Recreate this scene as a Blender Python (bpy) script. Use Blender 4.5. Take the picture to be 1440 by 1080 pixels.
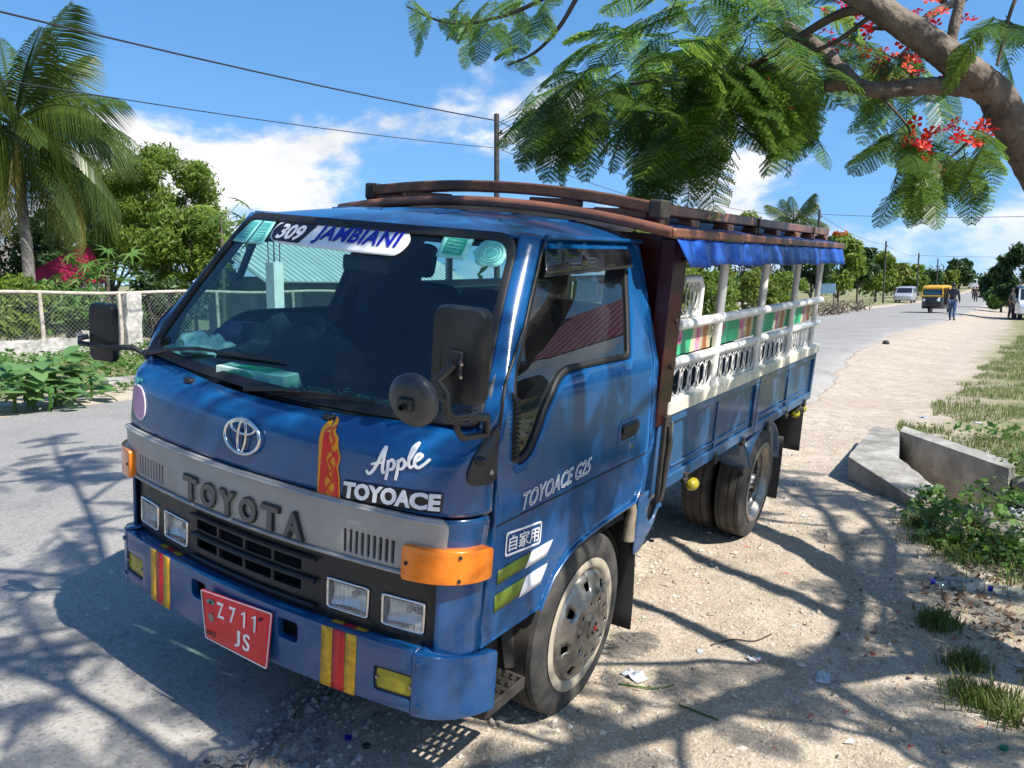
import bpy, bmesh, math, random
import numpy as np
from mathutils import Vector, Matrix
from mathutils.geometry import delaunay_2d_cdt
for o in list(bpy.data.objects): bpy.data.objects.remove(o)
SC = bpy.context.scene; COL = SC.collection
R = math.radians
# ------------------------------------------------------------------ camera
CW = np.array([1.578, -2.771, 1.673])
YAW, PITCH, FPX = R(-32.134), R(6.658), 1147.99
_cy, _sy, _cp, _sp = math.cos(YAW), math.sin(YAW), math.cos(PITCH), math.sin(PITCH)
CF = np.array([_sy*_cp, _cy*_cp, -_sp]); CR = np.array([_cy, -_sy, 0.]); CU = np.cross(CR, CF)
cam_d = bpy.data.cameras.new('camera'); cam = bpy.data.objects.new('camera', cam_d); COL.objects.link(cam)
cam_d.sensor_width = 36; cam_d.lens = FPX/1440*36; cam_d.clip_start = .05; cam_d.clip_end = 6000
cam.matrix_world = Matrix(((CR[0], CU[0], -CF[0], CW[0]), (CR[1], CU[1], -CF[1], CW[1]), (CR[2], CU[2], -CF[2], CW[2]), (0, 0, 0, 1)))
SC.camera = cam
SC.render.resolution_x = 1024; SC.render.resolution_y = 768
# ------------------------------------------------------------------ sky and sun
SUN_AZ, SUN_EL = R(98), R(50)
SUN = Vector((math.sin(SUN_AZ)*math.cos(SUN_EL), math.cos(SUN_AZ)*math.cos(SUN_EL), math.sin(SUN_EL)))
w = bpy.data.worlds.new('World'); SC.world = w; w.use_nodes = True
nt = w.node_tree; nt.nodes.clear(); N = nt.nodes.new; L = nt.links.new
sky = N('ShaderNodeTexSky'); sky.sky_type = 'NISHITA'; sky.sun_disc = False
sky.sun_elevation = SUN_EL; sky.sun_rotation = SUN_AZ; sky.air_density = 1.15; sky.dust_density = .35; sky.ozone_density = 2.6
skv = N('ShaderNodeTexCoord'); smp = N('ShaderNodeVectorMath'); smp.operation = 'MULTIPLY_ADD'; smp.inputs[1].default_value = (1, 1, .85); smp.inputs[2].default_value = (0, 0, .20); L(skv.outputs['Generated'], smp.inputs[0])
snm = N('ShaderNodeVectorMath'); snm.operation = 'NORMALIZE'; L(smp.outputs[0], snm.inputs[0]); L(snm.outputs[0], sky.inputs[0])   # clear tropical air: no yellow haze band on the horizon
hs = N('ShaderNodeHueSaturation'); hs.inputs['Saturation'].default_value = 1.25; hs.inputs['Value'].default_value = 1.0
L(sky.outputs[0], hs.inputs['Color'])
bg = N('ShaderNodeBackground'); bg.inputs[1].default_value = .122; L(hs.outputs[0], bg.inputs[0])
tc = N('ShaderNodeTexCoord'); sep = N('ShaderNodeSeparateXYZ'); L(tc.outputs['Generated'], sep.inputs[0])
def mth(op, a, b=None, c=None, clamp=False):
    n = N('ShaderNodeMath'); n.operation = op; n.use_clamp = clamp
    for i, v in enumerate((a, b, c)):
        if v is None: continue
        if isinstance(v, (int, float)): n.inputs[i].default_value = v
        else: L(v, n.inputs[i])
    return n.outputs[0]
# cumulus: puffs of noise on the direction sphere, flattened, denser low over the horizon
mp = N('ShaderNodeMapping'); L(tc.outputs['Generated'], mp.inputs[0]); mp.inputs['Scale'].default_value = (1, 1, 1.7); mp.inputs['Location'].default_value = (5.5, 3.1, .17)
n1 = N('ShaderNodeTexNoise'); n1.inputs['Scale'].default_value = 3.1; n1.inputs['Detail'].default_value = 9; n1.inputs['Roughness'].default_value = .56; n1.inputs['Distortion'].default_value = .25; L(mp.outputs[0], n1.inputs[0])
mp2 = N('ShaderNodeMapping'); L(tc.outputs['Generated'], mp2.inputs[0]); mp2.inputs['Scale'].default_value = (1, 1, 2.2); mp2.inputs['Location'].default_value = (3.1, .2, .9)
n2 = N('ShaderNodeTexNoise'); n2.inputs['Scale'].default_value = 9; n2.inputs['Detail'].default_value = 7; n2.inputs['Roughness'].default_value = .55; L(mp2.outputs[0], n2.inputs[0])
low = mth('SUBTRACT', .30, mth('MULTIPLY', sep.outputs[2], 1.05))          # more cloud near the horizon
dens = mth('ADD', mth('ADD', n1.outputs[0], mth('MULTIPLY', mth('SUBTRACT', n2.outputs[0], .5), .22)), mth('MULTIPLY', low, .55))
ramp = N('ShaderNodeMapRange'); ramp.interpolation_type = 'SMOOTHSTEP'; ramp.inputs['From Min'].default_value = .612; ramp.inputs['From Max'].default_value = .715; L(dens, ramp.inputs['Value'])
lowf = N('ShaderNodeMapRange'); lowf.interpolation_type = 'SMOOTHSTEP'; lowf.inputs['From Min'].default_value = -.02; lowf.inputs['From Max'].default_value = .12; lowf.inputs['To Min'].default_value = .25; L(sep.outputs[2], lowf.inputs['Value'])   # clouds thin out into haze at the horizon
cover = mth('MULTIPLY', mth('MULTIPLY', ramp.outputs[0], lowf.outputs[0]), mth('MULTIPLY', mth('GREATER_THAN', sep.outputs[2], -.02), .93))
shade = N('ShaderNodeMapRange'); shade.inputs['From Min'].default_value = .35; shade.inputs['From Max'].default_value = .65; shade.inputs['To Min'].default_value = .80; shade.inputs['To Max'].default_value = 1.0; L(n2.outputs[0], shade.inputs['Value'])
cc = N('ShaderNodeMix'); cc.data_type = 'RGBA'; cc.inputs['A'].default_value = (.62, .74, .92, 1); cc.inputs['B'].default_value = (1, .985, .97, 1); L(ramp.outputs[0], cc.inputs['Factor'])
bgc = N('ShaderNodeBackground'); L(cc.outputs['Result'], bgc.inputs[0]); L(mth('MULTIPLY', shade.outputs[0], .66), bgc.inputs[1])
ms = N('ShaderNodeMixShader'); L(cover, ms.inputs[0]); L(bg.outputs[0], ms.inputs[1]); L(bgc.outputs[0], ms.inputs[2])
wo = N('ShaderNodeOutputWorld'); L(ms.outputs[0], wo.inputs[0])
sun_d = bpy.data.lights.new('sun', 'SUN'); sun_d.energy = 4.6; sun_d.angle = R(.53); sun_d.color = (1, .95, .87)
sun = bpy.data.objects.new('sun', sun_d); COL.objects.link(sun); sun.rotation_euler = SUN.to_track_quat('Z', 'Y').to_euler(); sun.location = (20, -3, 25)
SC.view_settings.view_transform = 'Standard'; SC.view_settings.look = 'None'; SC.view_settings.gamma = 1; SC.view_settings.use_curve_mapping = False
SC.view_settings.exposure = .85
SC.cycles.max_bounces = 10; SC.cycles.transparent_max_bounces = 24; SC.cycles.glossy_bounces = 4; SC.cycles.transmission_bounces = 6
# ------------------------------------------------------------------ where a photo point lies at a chosen depth / height
def ray(px, py):
    d = CF + CR*(px-720)/FPX - CU*(py-540)/FPX
    return d
def at(px, py, depth): return Vector(CW + ray(px, py)*depth)
def onz(px, py, z=0.):
    d = ray(px, py); return Vector(CW + d*((z-CW[2])/d[2]))
def onx(px, py, x):
    d = ray(px, py); return Vector(CW + d*((x-CW[0])/d[0]))
# ------------------------------------------------------------------ helpers
def tag(o, label=None, cat=None, group=None, kind=None):
    if label: o['label'] = label
    if cat: o['category'] = cat
    if group: o['group'] = group
    if kind: o['kind'] = kind
    return o
def empty(name, loc=(0, 0, 0), rz=0., parent=None):
    o = bpy.data.objects.new(name, None); COL.objects.link(o); o.location = loc; o.rotation_euler = (0, 0, rz); o.empty_display_size = .1
    if parent: o.parent = parent
    return o
def mesh_obj(name, verts, faces, mats, parent=None, smooth=35, mi=None):
    me = bpy.data.meshes.new(name); me.from_pydata([tuple(v) for v in verts], [], faces)
    for m in (mats if isinstance(mats, (list, tuple)) else [mats]): me.materials.append(m)
    if mi is not None: me.polygons.foreach_set('material_index', mi)
    me.update()
    if smooth:
        me.polygons.foreach_set('use_smooth', [True]*len(me.polygons)); me.set_sharp_from_angle(angle=R(smooth))
    o = bpy.data.objects.new(name, me); COL.objects.link(o)
    if parent: o.parent = parent
    return o
def link_copy(o, parent, loc=None, rot=None, scale=None):
    c = o.copy(); COL.objects.link(c); c.parent = parent
    if loc is not None: c.location = loc
    if rot is not None: c.rotation_euler = rot
    if scale is not None: c.scale = scale if hasattr(scale, '__len__') else (scale,)*3
    return c
class MB:
    def __init__(s): s.v = []; s.f = []; s.m = []; s.cm = 0
    def add(s, v, f):
        b = len(s.v); s.v += [tuple(q) for q in v]; s.f += [tuple(i+b for i in q) for q in f]; s.m += [s.cm]*len(f); return s
    def box(s, x0, x1, y0, y1, z0, z1, M=None):
        v = [Vector(q) for q in ((x0,y0,z0),(x1,y0,z0),(x1,y1,z0),(x0,y1,z0),(x0,y0,z1),(x1,y0,z1),(x1,y1,z1),(x0,y1,z1))]
        if M: v = [M @ q for q in v]
        return s.add(v, [(0,3,2,1),(4,5,6,7),(0,1,5,4),(1,2,6,5),(2,3,7,6),(3,0,4,7)])
    def tube(s, path, r, n=8, cap=True, closed=False):
        P = [Vector(p) for p in path]; k = len(P); rs = r if hasattr(r, '__len__') else [r]*k
        rings = []; up = None
        for i in range(k):
            if closed: t = P[(i+1) % k]-P[i-1]
            else: t = P[min(i+1, k-1)]-P[max(i-1, 0)]
            if t.length < 1e-9: t = Vector((0, 0, 1))
            t.normalize()
            if up is None: up = t.orthogonal().normalized()
            u = up-t*up.dot(t)
            u = u.normalized() if u.length > 1e-6 else t.orthogonal().normalized()
            up = u; w_ = t.cross(u)
            rings.append([P[i]+(u*math.cos(2*math.pi*j/n)+w_*math.sin(2*math.pi*j/n))*rs[i] for j in range(n)])
        v = [q for rg in rings for q in rg]; f = []
        for i in range(k if closed else k-1):
            a = i*n; b = ((i+1) % k)*n
            for j in range(n): f.append((a+j, a+(j+1) % n, b+(j+1) % n, b+j))
        if cap and not closed: f += [tuple(range(n-1, -1, -1)), tuple((k-1)*n+j for j in range(n))]
        return s.add(v, f)
    def cyl(s, a, b, r, n=16, r2=None): return s.tube([a, b], [r, r if r2 is None else r2], n)
    def lathe(s, prof, n=32, axis='x', c=(0, 0, 0), close=False):
        v = []; k = len(prof)
        for (a, r) in prof:
            for j in range(n):
                t = 2*math.pi*j/n; p, q = r*math.cos(t), r*math.sin(t)
                o = {'x': (a, p, q), 'y': (p, a, q), 'z': (p, q, a)}[axis]
                v.append((c[0]+o[0], c[1]+o[1], c[2]+o[2]))
        f = [(i*n+j, i*n+(j+1) % n, (i+1)*n+(j+1) % n, (i+1)*n+j) for i in range(k-1) for j in range(n)]
        return s.add(v, f)
    def grid(s, fn, us, vs):
        nu, nv = len(us), len(vs)
        return s.add([fn(u, v) for v in vs for u in us], [(j*nu+i, j*nu+i+1, (j+1)*nu+i+1, (j+1)*nu+i) for j in range(nv-1) for i in range(nu-1)])
    def ball(s, c, rx, ry=None, rz=None, n=12, m=8):
        ry = ry or rx; rz = rz or rx
        v = [(c[0], c[1], c[2]+rz)]
        for i in range(1, m):
            a = math.pi*i/m
            for j in range(n): b = 2*math.pi*j/n; v.append((c[0]+rx*math.sin(a)*math.cos(b), c[1]+ry*math.sin(a)*math.sin(b), c[2]+rz*math.cos(a)))
        v.append((c[0], c[1], c[2]-rz)); f = [(0, 1+j, 1+(j+1) % n) for j in range(n)]
        for i in range(m-2):
            for j in range(n): a = 1+i*n; f.append((a+j, a+n+j, a+n+(j+1) % n, a+(j+1) % n))
        e = len(v)-1; a = 1+(m-2)*n; f += [(a+(j+1) % n, a+j, e) for j in range(n)]
        return s.add(v, f)
    def build(s, name, mats, parent=None, smooth=35, bevel=0, seg=2, solid=0, off=-1):
        o = mesh_obj(name, s.v, s.f, mats, parent, smooth, s.m if isinstance(mats, (list, tuple)) else None)
        if solid: md = o.modifiers.new('s', 'SOLIDIFY'); md.thickness = solid; md.offset = off
        if bevel: md = o.modifiers.new('b', 'BEVEL'); md.width = bevel; md.segments = seg; md.limit_method = 'ANGLE'; md.angle_limit = R(40)
        return o
def inpoly(p, poly):
    x, y = p; c = False; n = len(poly); j = n-1
    for i in range(n):
        xi, yi = poly[i]; xj, yj = poly[j]
        if (yi > y) != (yj > y) and x < (xj-xi)*(y-yi)/(yj-yi)+xi: c = not c
        j = i
    return c
def dens(poly, step):
    o = []
    for i in range(len(poly)):
        a, b = poly[i], poly[(i+1) % len(poly)]; n = max(1, int(math.hypot(b[0]-a[0], b[1]-a[1])/step))
        for k in range(n): o.append((a[0]+(b[0]-a[0])*k/n, a[1]+(b[1]-a[1])*k/n))
    return o
def rnd(poly, r, n=4):
    """round the corners of a polygon; r a number or one per corner"""
    o = []; m = len(poly)
    for i in range(m):
        p = Vector(poly[i]); a = Vector(poly[i-1])-p; b = Vector(poly[(i+1) % m])-p
        rr = r[i] if hasattr(r, '__len__') else r
        rr = min(rr, a.length*.48, b.length*.48)
        if rr <= 0: o.append(tuple(p)); continue
        A = p+a.normalized()*rr; B = p+b.normalized()*rr
        for k in range(n+1):
            t = k/n; q = A*(1-t)**2+p*2*t*(1-t)+B*t*t; o.append((q.x, q.y))
    return o
def panel(outer, holes, step, fmap, flip=False):
    """flat outline with holes, filled with a fine net and mapped onto a surface"""
    outer = dens(outer, step); holes = [dens(h, step) for h in holes]
    pts = []; edges = []
    for lp in [outer]+holes:
        b = len(pts); pts += lp; edges += [(b+i, b+(i+1) % len(lp)) for i in range(len(lp))]
    xs = [p[0] for p in outer]; ys = [p[1] for p in outer]
    bnd = np.array(pts)
    x = min(xs)+step/2
    while x < max(xs):
        y = min(ys)+step/2
        while y < max(ys):
            if inpoly((x, y), outer) and not any(inpoly((x, y), h) for h in holes):
                if np.min(np.hypot(bnd[:, 0]-x, bnd[:, 1]-y)) > step*.45: pts.append((x, y))
            y += step
        x += step
    r = delaunay_2d_cdt([Vector(p) for p in pts], edges, [], 0, 1e-7)
    V = [tuple(q) for q in r[0]]; F = []
    for f in r[2]:
        c = (sum(V[i][0] for i in f)/len(f), sum(V[i][1] for i in f)/len(f))
        if inpoly(c, outer) and not any(inpoly(c, h) for h in holes): F.append(tuple(reversed(f)) if flip else tuple(f))
    mb = MB(); mb.add([fmap(*v) for v in V], F); return mb
def text2d(s, bold=0., outline=0., shear=0., space=1., font=None):
    cu = bpy.data.curves.new('t', 'FONT'); cu.body = s; cu.size = 1; cu.shear = shear; cu.space_character = space; cu.offset = bold; cu.resolution_u = 3
    if outline: cu.fill_mode = 'NONE'; cu.bevel_depth = outline; cu.bevel_resolution = 1
    o = bpy.data.objects.new('t', cu); COL.objects.link(o)
    dg = bpy.context.evaluated_depsgraph_get(); me = bpy.data.meshes.new_from_object(o.evaluated_get(dg))
    V = [tuple(v.co) for v in me.vertices]; F = [tuple(p.vertices) for p in me.polygons]
    bpy.data.objects.remove(o); bpy.data.curves.remove(cu); bpy.data.meshes.remove(me)
    return V, F
def lettering(name, s, u0, u1, v0, v1, fmap, m, parent, solid=.002, flip=False, **k):
    """lettering fitted into the rectangle u0..u1, v0..v1 of a surface fmap(u, v, lift)"""
    V, F = text2d(s, **k)
    xs = [p[0] for p in V]; ys = [p[1] for p in V]; ax, bx_, ay, by = min(xs), max(xs), min(ys), max(ys)
    q = (v1-v0)/(by-ay)
    P = [fmap(u0+(x-ax)/(bx_-ax)*(u1-u0), v0+(y-ay)/(by-ay)*(v1-v0), .003+z*q) for x, y, z in V]
    if flip: F = [tuple(reversed(f)) for f in F]
    mb = MB(); mb.add(P, F); return mb.build(name, m, parent, smooth=0, solid=solid, off=0)
def ribbon(name, strokes, fmap, m, parent, solid=.002):
    mb = MB()
    for st in strokes:
        pts = st[0]; wd = st[1]
        # Catmull-Rom
        P = [Vector(p) for p in pts]; Q = []
        for i in range(len(P)-1):
            a, b, c, d = P[max(i-1, 0)], P[i], P[i+1], P[min(i+2, len(P)-1)]
            for k in range(6):
                t = k/6; Q.append(.5*((2*b)+(c-a)*t+(2*a-5*b+4*c-d)*t*t+(3*b-a-3*c+d)*t**3))
        Q.append(P[-1]); n = len(Q); v = []
        for i in range(n):
            t = Q[min(i+1, n-1)]-Q[max(i-1, 0)]; nn = Vector((-t.y, t.x)).normalized()*wd*(.75+.25*math.sin(math.pi*i/(n-1)))
            v += [fmap(*(Q[i]+nn)), fmap(*(Q[i]-nn))]
        mb.add(v, [(2*i, 2*i+1, 2*i+3, 2*i+2) for i in range(n-1)])
    return mb.build(name, m, parent, smooth=0, solid=solid, off=0)
# ------------------------------------------------------------------ materials
MATS = {}
def mat(name, col, rough=.5, metal=0., var=0., vscale=6., col2=None, bump=0., bscale=40., coat=0., spec=.5, detail=4., rvar=0., trans=0.):
    m = bpy.data.materials.new(name); m.use_nodes = True; t = m.node_tree; b = t.nodes['Principled BSDF']; N = t.nodes.new; K = t.links.new
    b.inputs['Base Color'].default_value = (*col, 1); b.inputs['Roughness'].default_value = rough; b.inputs['Metallic'].default_value = metal
    b.inputs['Coat Weight'].default_value = coat; b.inputs['Coat Roughness'].default_value = .10; b.inputs['Specular IOR Level'].default_value = spec
    tc = N('ShaderNodeTexCoord')
    if var or col2:
        n = N('ShaderNodeTexNoise'); n.inputs['Scale'].default_value = vscale; n.inputs['Detail'].default_value = detail; n.inputs['Roughness'].default_value = .6; K(tc.outputs['Object'], n.inputs[0])
        r = N('ShaderNodeMapRange'); r.inputs['From Min'].default_value = .32; r.inputs['From Max'].default_value = .68; K(n.outputs[0], r.inputs['Value'])
        mx = N('ShaderNodeMix'); mx.data_type = 'RGBA'; K(r.outputs[0], mx.inputs['Factor'])
        c2 = col2 or tuple(min(1, c*(1+var)) for c in col); c1 = col if col2 else tuple(c*(1-var) for c in col)
        mx.inputs['A'].default_value = (*c1, 1); mx.inputs['B'].default_value = (*c2, 1); K(mx.outputs['Result'], b.inputs['Base Color'])
        if rvar:
            r2 = N('ShaderNodeMapRange'); r2.inputs['From Min'].default_value = .3; r2.inputs['From Max'].default_value = .7; r2.inputs['To Min'].default_value = max(.02, rough-rvar); r2.inputs['To Max'].default_value = rough+rvar; K(n.outputs[0], r2.inputs['Value']); K(r2.outputs[0], b.inputs['Roughness'])
    if bump:
        n = N('ShaderNodeTexNoise'); n.inputs['Scale'].default_value = bscale; n.inputs['Detail'].default_value = 5; K(tc.outputs['Object'], n.inputs[0])
        bp = N('ShaderNodeBump'); bp.inputs['Strength'].default_value = bump; bp.inputs['Distance'].default_value = .02; K(n.outputs[0], bp.inputs['Height']); K(bp.outputs[0], b.inputs['Normal'])
    if trans:
        tl = N('ShaderNodeBsdfTranslucent'); src = b.inputs['Base Color']
        if src.is_linked: K(src.links[0].from_socket, tl.inputs[0])
        else: tl.inputs[0].default_value = (*col, 1)
        ms = N('ShaderNodeMixShader'); ms.inputs[0].default_value = trans; K(b.outputs[0], ms.inputs[1]); K(tl.outputs[0], ms.inputs[2]); K(ms.outputs[0], t.nodes['Material Output'].inputs[0])
    MATS[name] = m; return m
def leafmat(name, cols, rough=.45, trans=.35, tcol=1.6):
    """foliage: every leaf gets its own tone"""
    m = bpy.data.materials.new(name); m.use_nodes = True; t = m.node_tree; b = t.nodes['Principled BSDF']; N = t.nodes.new; K = t.links.new
    g = N('ShaderNodeNewGeometry'); oi = N('ShaderNodeObjectInfo'); ad = N('ShaderNodeMath'); ad.operation = 'ADD'; K(g.outputs['Random Per Island'], ad.inputs[0]); K(oi.outputs['Random'], ad.inputs[1])
    fr = N('ShaderNodeMath'); fr.operation = 'FRACT'; K(ad.outputs[0], fr.inputs[0])
    cr = N('ShaderNodeValToRGB'); e = cr.color_ramp.elements
    for i, c in enumerate(cols):
        p = i/(len(cols)-1)
        if i < 2: el = e[i]; el.position = p if i == 0 else 1.
        else: el = e.new(p)
    for i, c in enumerate(cols): e[i].position = i/(len(cols)-1); e[i].color = (*c, 1)
    K(fr.outputs[0], cr.inputs[0]); K(cr.outputs[0], b.inputs['Base Color']); b.inputs['Roughness'].default_value = rough; b.inputs['Specular IOR Level'].default_value = .35
    tl = N('ShaderNodeBsdfTranslucent'); hv = N('ShaderNodeHueSaturation'); hv.inputs['Value'].default_value = tcol; hv.inputs['Hue'].default_value = .485; K(cr.outputs[0], hv.inputs['Color']); K(hv.outputs[0], tl.inputs[0])
    ms = N('ShaderNodeMixShader'); ms.inputs[0].default_value = trans; K(b.outputs[0], ms.inputs[1]); K(tl.outputs[0], ms.inputs[2]); K(ms.outputs[0], t.nodes['Material Output'].inputs[0])
    return m
def glassmat(name, tint, refl=1., rough=0., dirt=.0):
    m = bpy.data.materials.new(name); m.use_nodes = True; t = m.node_tree; N = t.nodes.new; K = t.links.new; t.nodes.clear()
    tr = N('ShaderNodeBsdfTransparent'); tr.inputs[0].default_value = (*tint, 1); gl = N('ShaderNodeBsdfGlossy'); gl.inputs['Roughness'].default_value = rough
    fr = N('ShaderNodeFresnel'); ge = N('ShaderNodeNewGeometry'); io = N('ShaderNodeMapRange'); io.inputs['To Min'].default_value = 1.52; io.inputs['To Max'].default_value = 1/1.52; K(ge.outputs['Backfacing'], io.inputs['Value']); K(io.outputs[0], fr.inputs['IOR']); k = N('ShaderNodeMath'); k.operation = 'MULTIPLY'; k.use_clamp = True; K(fr.outputs[0], k.inputs[0]); k.inputs[1].default_value = refl
    ms = N('ShaderNodeMixShader'); K(k.outputs[0], ms.inputs[0]); K(tr.outputs[0], ms.inputs[1]); K(gl.outputs[0], ms.inputs[2]); out = N('ShaderNodeOutputMaterial')
    last = ms.outputs[0]
    if dirt:
        df = N('ShaderNodeBsdfDiffuse'); df.inputs[0].default_value = (.62, .61, .58, 1); tc = N('ShaderNodeTexCoord'); n = N('ShaderNodeTexNoise'); n.inputs['Scale'].default_value = 5; n.inputs['Detail'].default_value = 6; K(tc.outputs['Object'], n.inputs[0])
        r = N('ShaderNodeMapRange'); r.inputs['From Min'].default_value = .35; r.inputs['From Max'].default_value = .75; r.inputs['To Max'].default_value = dirt; K(n.outputs[0], r.inputs['Value'])
        m2 = N('ShaderNodeMixShader'); K(r.outputs[0], m2.inputs[0]); K(last, m2.inputs[1]); K(df.outputs[0], m2.inputs[2]); last = m2.outputs[0]
    K(last, out.inputs[0]); return m
M = {}
def paintmat(name, col, fade, rough, chips=.5, dust=.5):
    m = mat(name, col, rough, 0, 0, 1.7, col2=fade, coat=.5, rvar=.10, bump=.035, bscale=3.2, detail=7); t = m.node_tree; b = t.nodes['Principled BSDF']; N = t.nodes.new; K = t.links.new
    c0 = b.inputs['Base Color'].links[0].from_socket; tc = N('ShaderNodeTexCoord'); P_ = tc.outputs['Object']
    def nz(s, d=6, v=None): n = N('ShaderNodeTexNoise'); n.inputs['Scale'].default_value = s; n.inputs['Detail'].default_value = d; n.inputs['Roughness'].default_value = .65; K(v or P_, n.inputs[0]); return n.outputs[0]
    def mr(v, a, c, lo=0., hi=1.): n = N('ShaderNodeMapRange'); n.inputs['From Min'].default_value = a; n.inputs['From Max'].default_value = c; n.inputs['To Min'].default_value = lo; n.inputs['To Max'].default_value = hi; K(v, n.inputs['Value']); return n.outputs[0]
    def mul(a, c):
        n = N('ShaderNodeMath'); n.operation = 'MULTIPLY'; n.use_clamp = True; K(a, n.inputs[0])
        if isinstance(c, float): n.inputs[1].default_value = c
        else: K(c, n.inputs[1])
        return n.outputs[0]
    def mix(f, a, c): n = N('ShaderNodeMix'); n.data_type = 'RGBA'; K(f, n.inputs['Factor']); K(a, n.inputs['A']); n.inputs['B'].default_value = (*c, 1); return n.outputs['Result']
    sp = N('ShaderNodeSeparateXYZ'); K(P_, sp.inputs[0]); st = N('ShaderNodeMapping'); st.inputs['Scale'].default_value = (9, 9, .9); K(P_, st.inputs[0])
    d = mul(mr(sp.outputs[2], 1.15, .45, .10, 1.), mr(nz(6, 8), .42, .68)); d2 = mul(mr(nz(1.6, 5, st.outputs[0]), .52, .72), .35)
    c = mix(mul(d2, dust), c0, (.16, .20, .26)); c = mix(mul(d, .55*dust), c, (.30, .255, .20))
    ch = mul(mr(nz(46, 3), .735, .75), mr(nz(4, 3), .5, .6)); c = mix(mul(ch, chips), c, (.42, .44, .44))
    K(c, b.inputs['Base Color']); r0 = b.inputs['Roughness'].links[0].from_socket; ad = N('ShaderNodeMath'); ad.operation = 'ADD'; ad.use_clamp = True; K(r0, ad.inputs[0]); K(mul(d, .35), ad.inputs[1]); K(ad.outputs[0], b.inputs['Roughness']); return m
M['paint'] = mat('blue_paint', (.0035, .058, .215), .26, 0, .22, 2.2, coat=.55, rvar=.10, bump=.012, bscale=5)
M['paint_old'] = mat('worn_blue_paint', (.006, .062, .20), .34, 0, 0, 3.2, col2=(.045, .125, .27), coat=.35, rvar=.12, bump=.03, bscale=9)
M['paint_bump'] = mat('bumper_blue_paint', (.005, .060, .215), .3, 0, .15, 4, coat=.4, rvar=.1)
M['paint'] = paintmat('blue_cab_paint', (.0022, .054, .168), (.0035, .084, .255), .25, .8, .13); M['paint_old'] = paintmat('worn_blue_bed_paint', (.004, .055, .165), (.022, .105, .235), .32, .8, .40); M['paint_bump'] = paintmat('blue_bumper_paint', (.0022, .052, .165), (.0035, .074, .215), .28, .8, .05)
M['black'] = mat('black_plastic', (.016, .017, .018), .42, 0, .3, 12, bump=.06, bscale=160, rvar=.1)
M['rubber'] = mat('black_rubber', (.012, .012, .013), .6)
M['dark'] = mat('dark_interior', (.012, .014, .018), .8)
M['trim'] = mat('grey_trim', (.05, .055, .065), .6, 0, .2, 8)
M['seat'] = mat('seat_fabric', (.006, .010, .022), .85, 0, .3, 20)
M['grille'] = mat('silver_grille_paint', (.34, .335, .325), .42, .25, .16, 7, rvar=.1, bump=.02, bscale=60)
M['letter_dark'] = mat('dark_letter', (.10, .105, .11), .35, .4, .2, 20)
M['letter_edge'] = mat('letter_outline', (.012, .012, .013), .5)
M['chrome'] = mat('chrome', (.75, .75, .74), .13, 1., .12, 20)
M['steel'] = mat('dull_steel', (.33, .305, .265), .40, .85, .3, 14, rvar=.12)
M['rimtan'] = mat('dusty_rim', (.42, .36, .27), .6, .1, .2, 12)
M['tyre'] = mat('tyre_rubber', (.022, .022, .022), .75, 0, 0, 9, col2=(.075, .068, .058), bump=.15, bscale=60)
M['amber'] = mat('amber_lens', (.80, .20, .008), .18, 0, .12, 30, coat=.6, bump=.05, bscale=120)
M['yellow'] = mat('dirty_yellow_lens', (.36, .30, .02), .35, 0, .3, 14)
M['lens'] = mat('lamp_glass', (.82, .84, .84), .22, .45, .08, 12, bump=.05, bscale=120)
M['red'] = mat('red_plate', (.74, .012, .018), .38, 0, .1, 20, coat=.2)
M['redtape'] = mat('red_tape', (.48, .010, .02), .3, 0, .15, 30); M['yeltape'] = mat('yellow_tape', (.52, .30, .015), .3, 0, .3, 40)
M['white'] = mat('white_paint', (.78, .77, .73), .42, 0, .10, 5, bump=.02, bscale=60)
M['cream'] = mat('cream_beam_paint', (.66, .64, .52), .45, 0, .14, 4, bump=.03)
M['maroon'] = mat('maroon_board', (.050, .006, .007), .36, 0, .3, 3, coat=.3)
M['wood'] = mat('varnished_wood', (.075, .030, .016), .42, 0, 0, 6, col2=(.17, .075, .038), coat=.25, bump=.15, bscale=30)
M['woodred'] = mat('red_wood_moulding', (.175, .070, .038), .5, 0, .45, 6, coat=.25, bump=.1, bscale=25)
M['tarp'] = mat('blue_tarpaulin', (.012, .075, .36), .42, 0, .2, 3, bump=.1, bscale=7)
M['tarpdark'] = mat('navy_tarpaulin', (.010, .022, .12), .5, 0, .2, 3, bump=.1, bscale=9)
M['chassis'] = mat('chassis_black', (.014, .013, .012), .75, 0, 0, 8, col2=(.05, .042, .034))
M['sticker'] = mat('white_vinyl', (.80, .80, .80), .35); M['vinylblue'] = mat('blue_vinyl', (.010, .014, .30), .35); M['vinylblack'] = mat('black_vinyl', (.01, .01, .012), .35)
M['teal'] = mat('pale_teal_sticker', (.22, .62, .54), .5, 0, .1, 20); M['green'] = mat('green_print', (.03, .36, .20), .5, 0, .3, 60); M['tealdark'] = mat('teal_print', (.08, .38, .34), .5)
M['olive'] = mat('olive_stripe', (.12, .17, .012), .5, 0, .3, 10)
M['pink'] = mat('pink_sticker', (.46, .22, .38), .4, 0, .08, 6); M['orange_s'] = mat('orange_vinyl', (.85, .33, .01), .4); M['red_s'] = mat('red_vinyl', (.72, .02, .012), .4)
M['wsglass'] = glassmat('windscreen_glass', (.50, .80, .78), 1.35, 0, .008); M['sideglass'] = glassmat('tinted_side_glass', (.66, .72, .70), 1.25, 0, .012); M['visor'] = glassmat('smoked_visor', (.30, .31, .33), 1.6, .08, .05)
M['lampcover'] = glassmat('lamp_cover_glass', (.93, .95, .95), 1.0, .03, .55)  # whitish diffuse mixed in through the dirt mask as painted brightness
M['mirror'] = mat('mirror_glass', (.8, .8, .8), .03, 1.)
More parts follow.
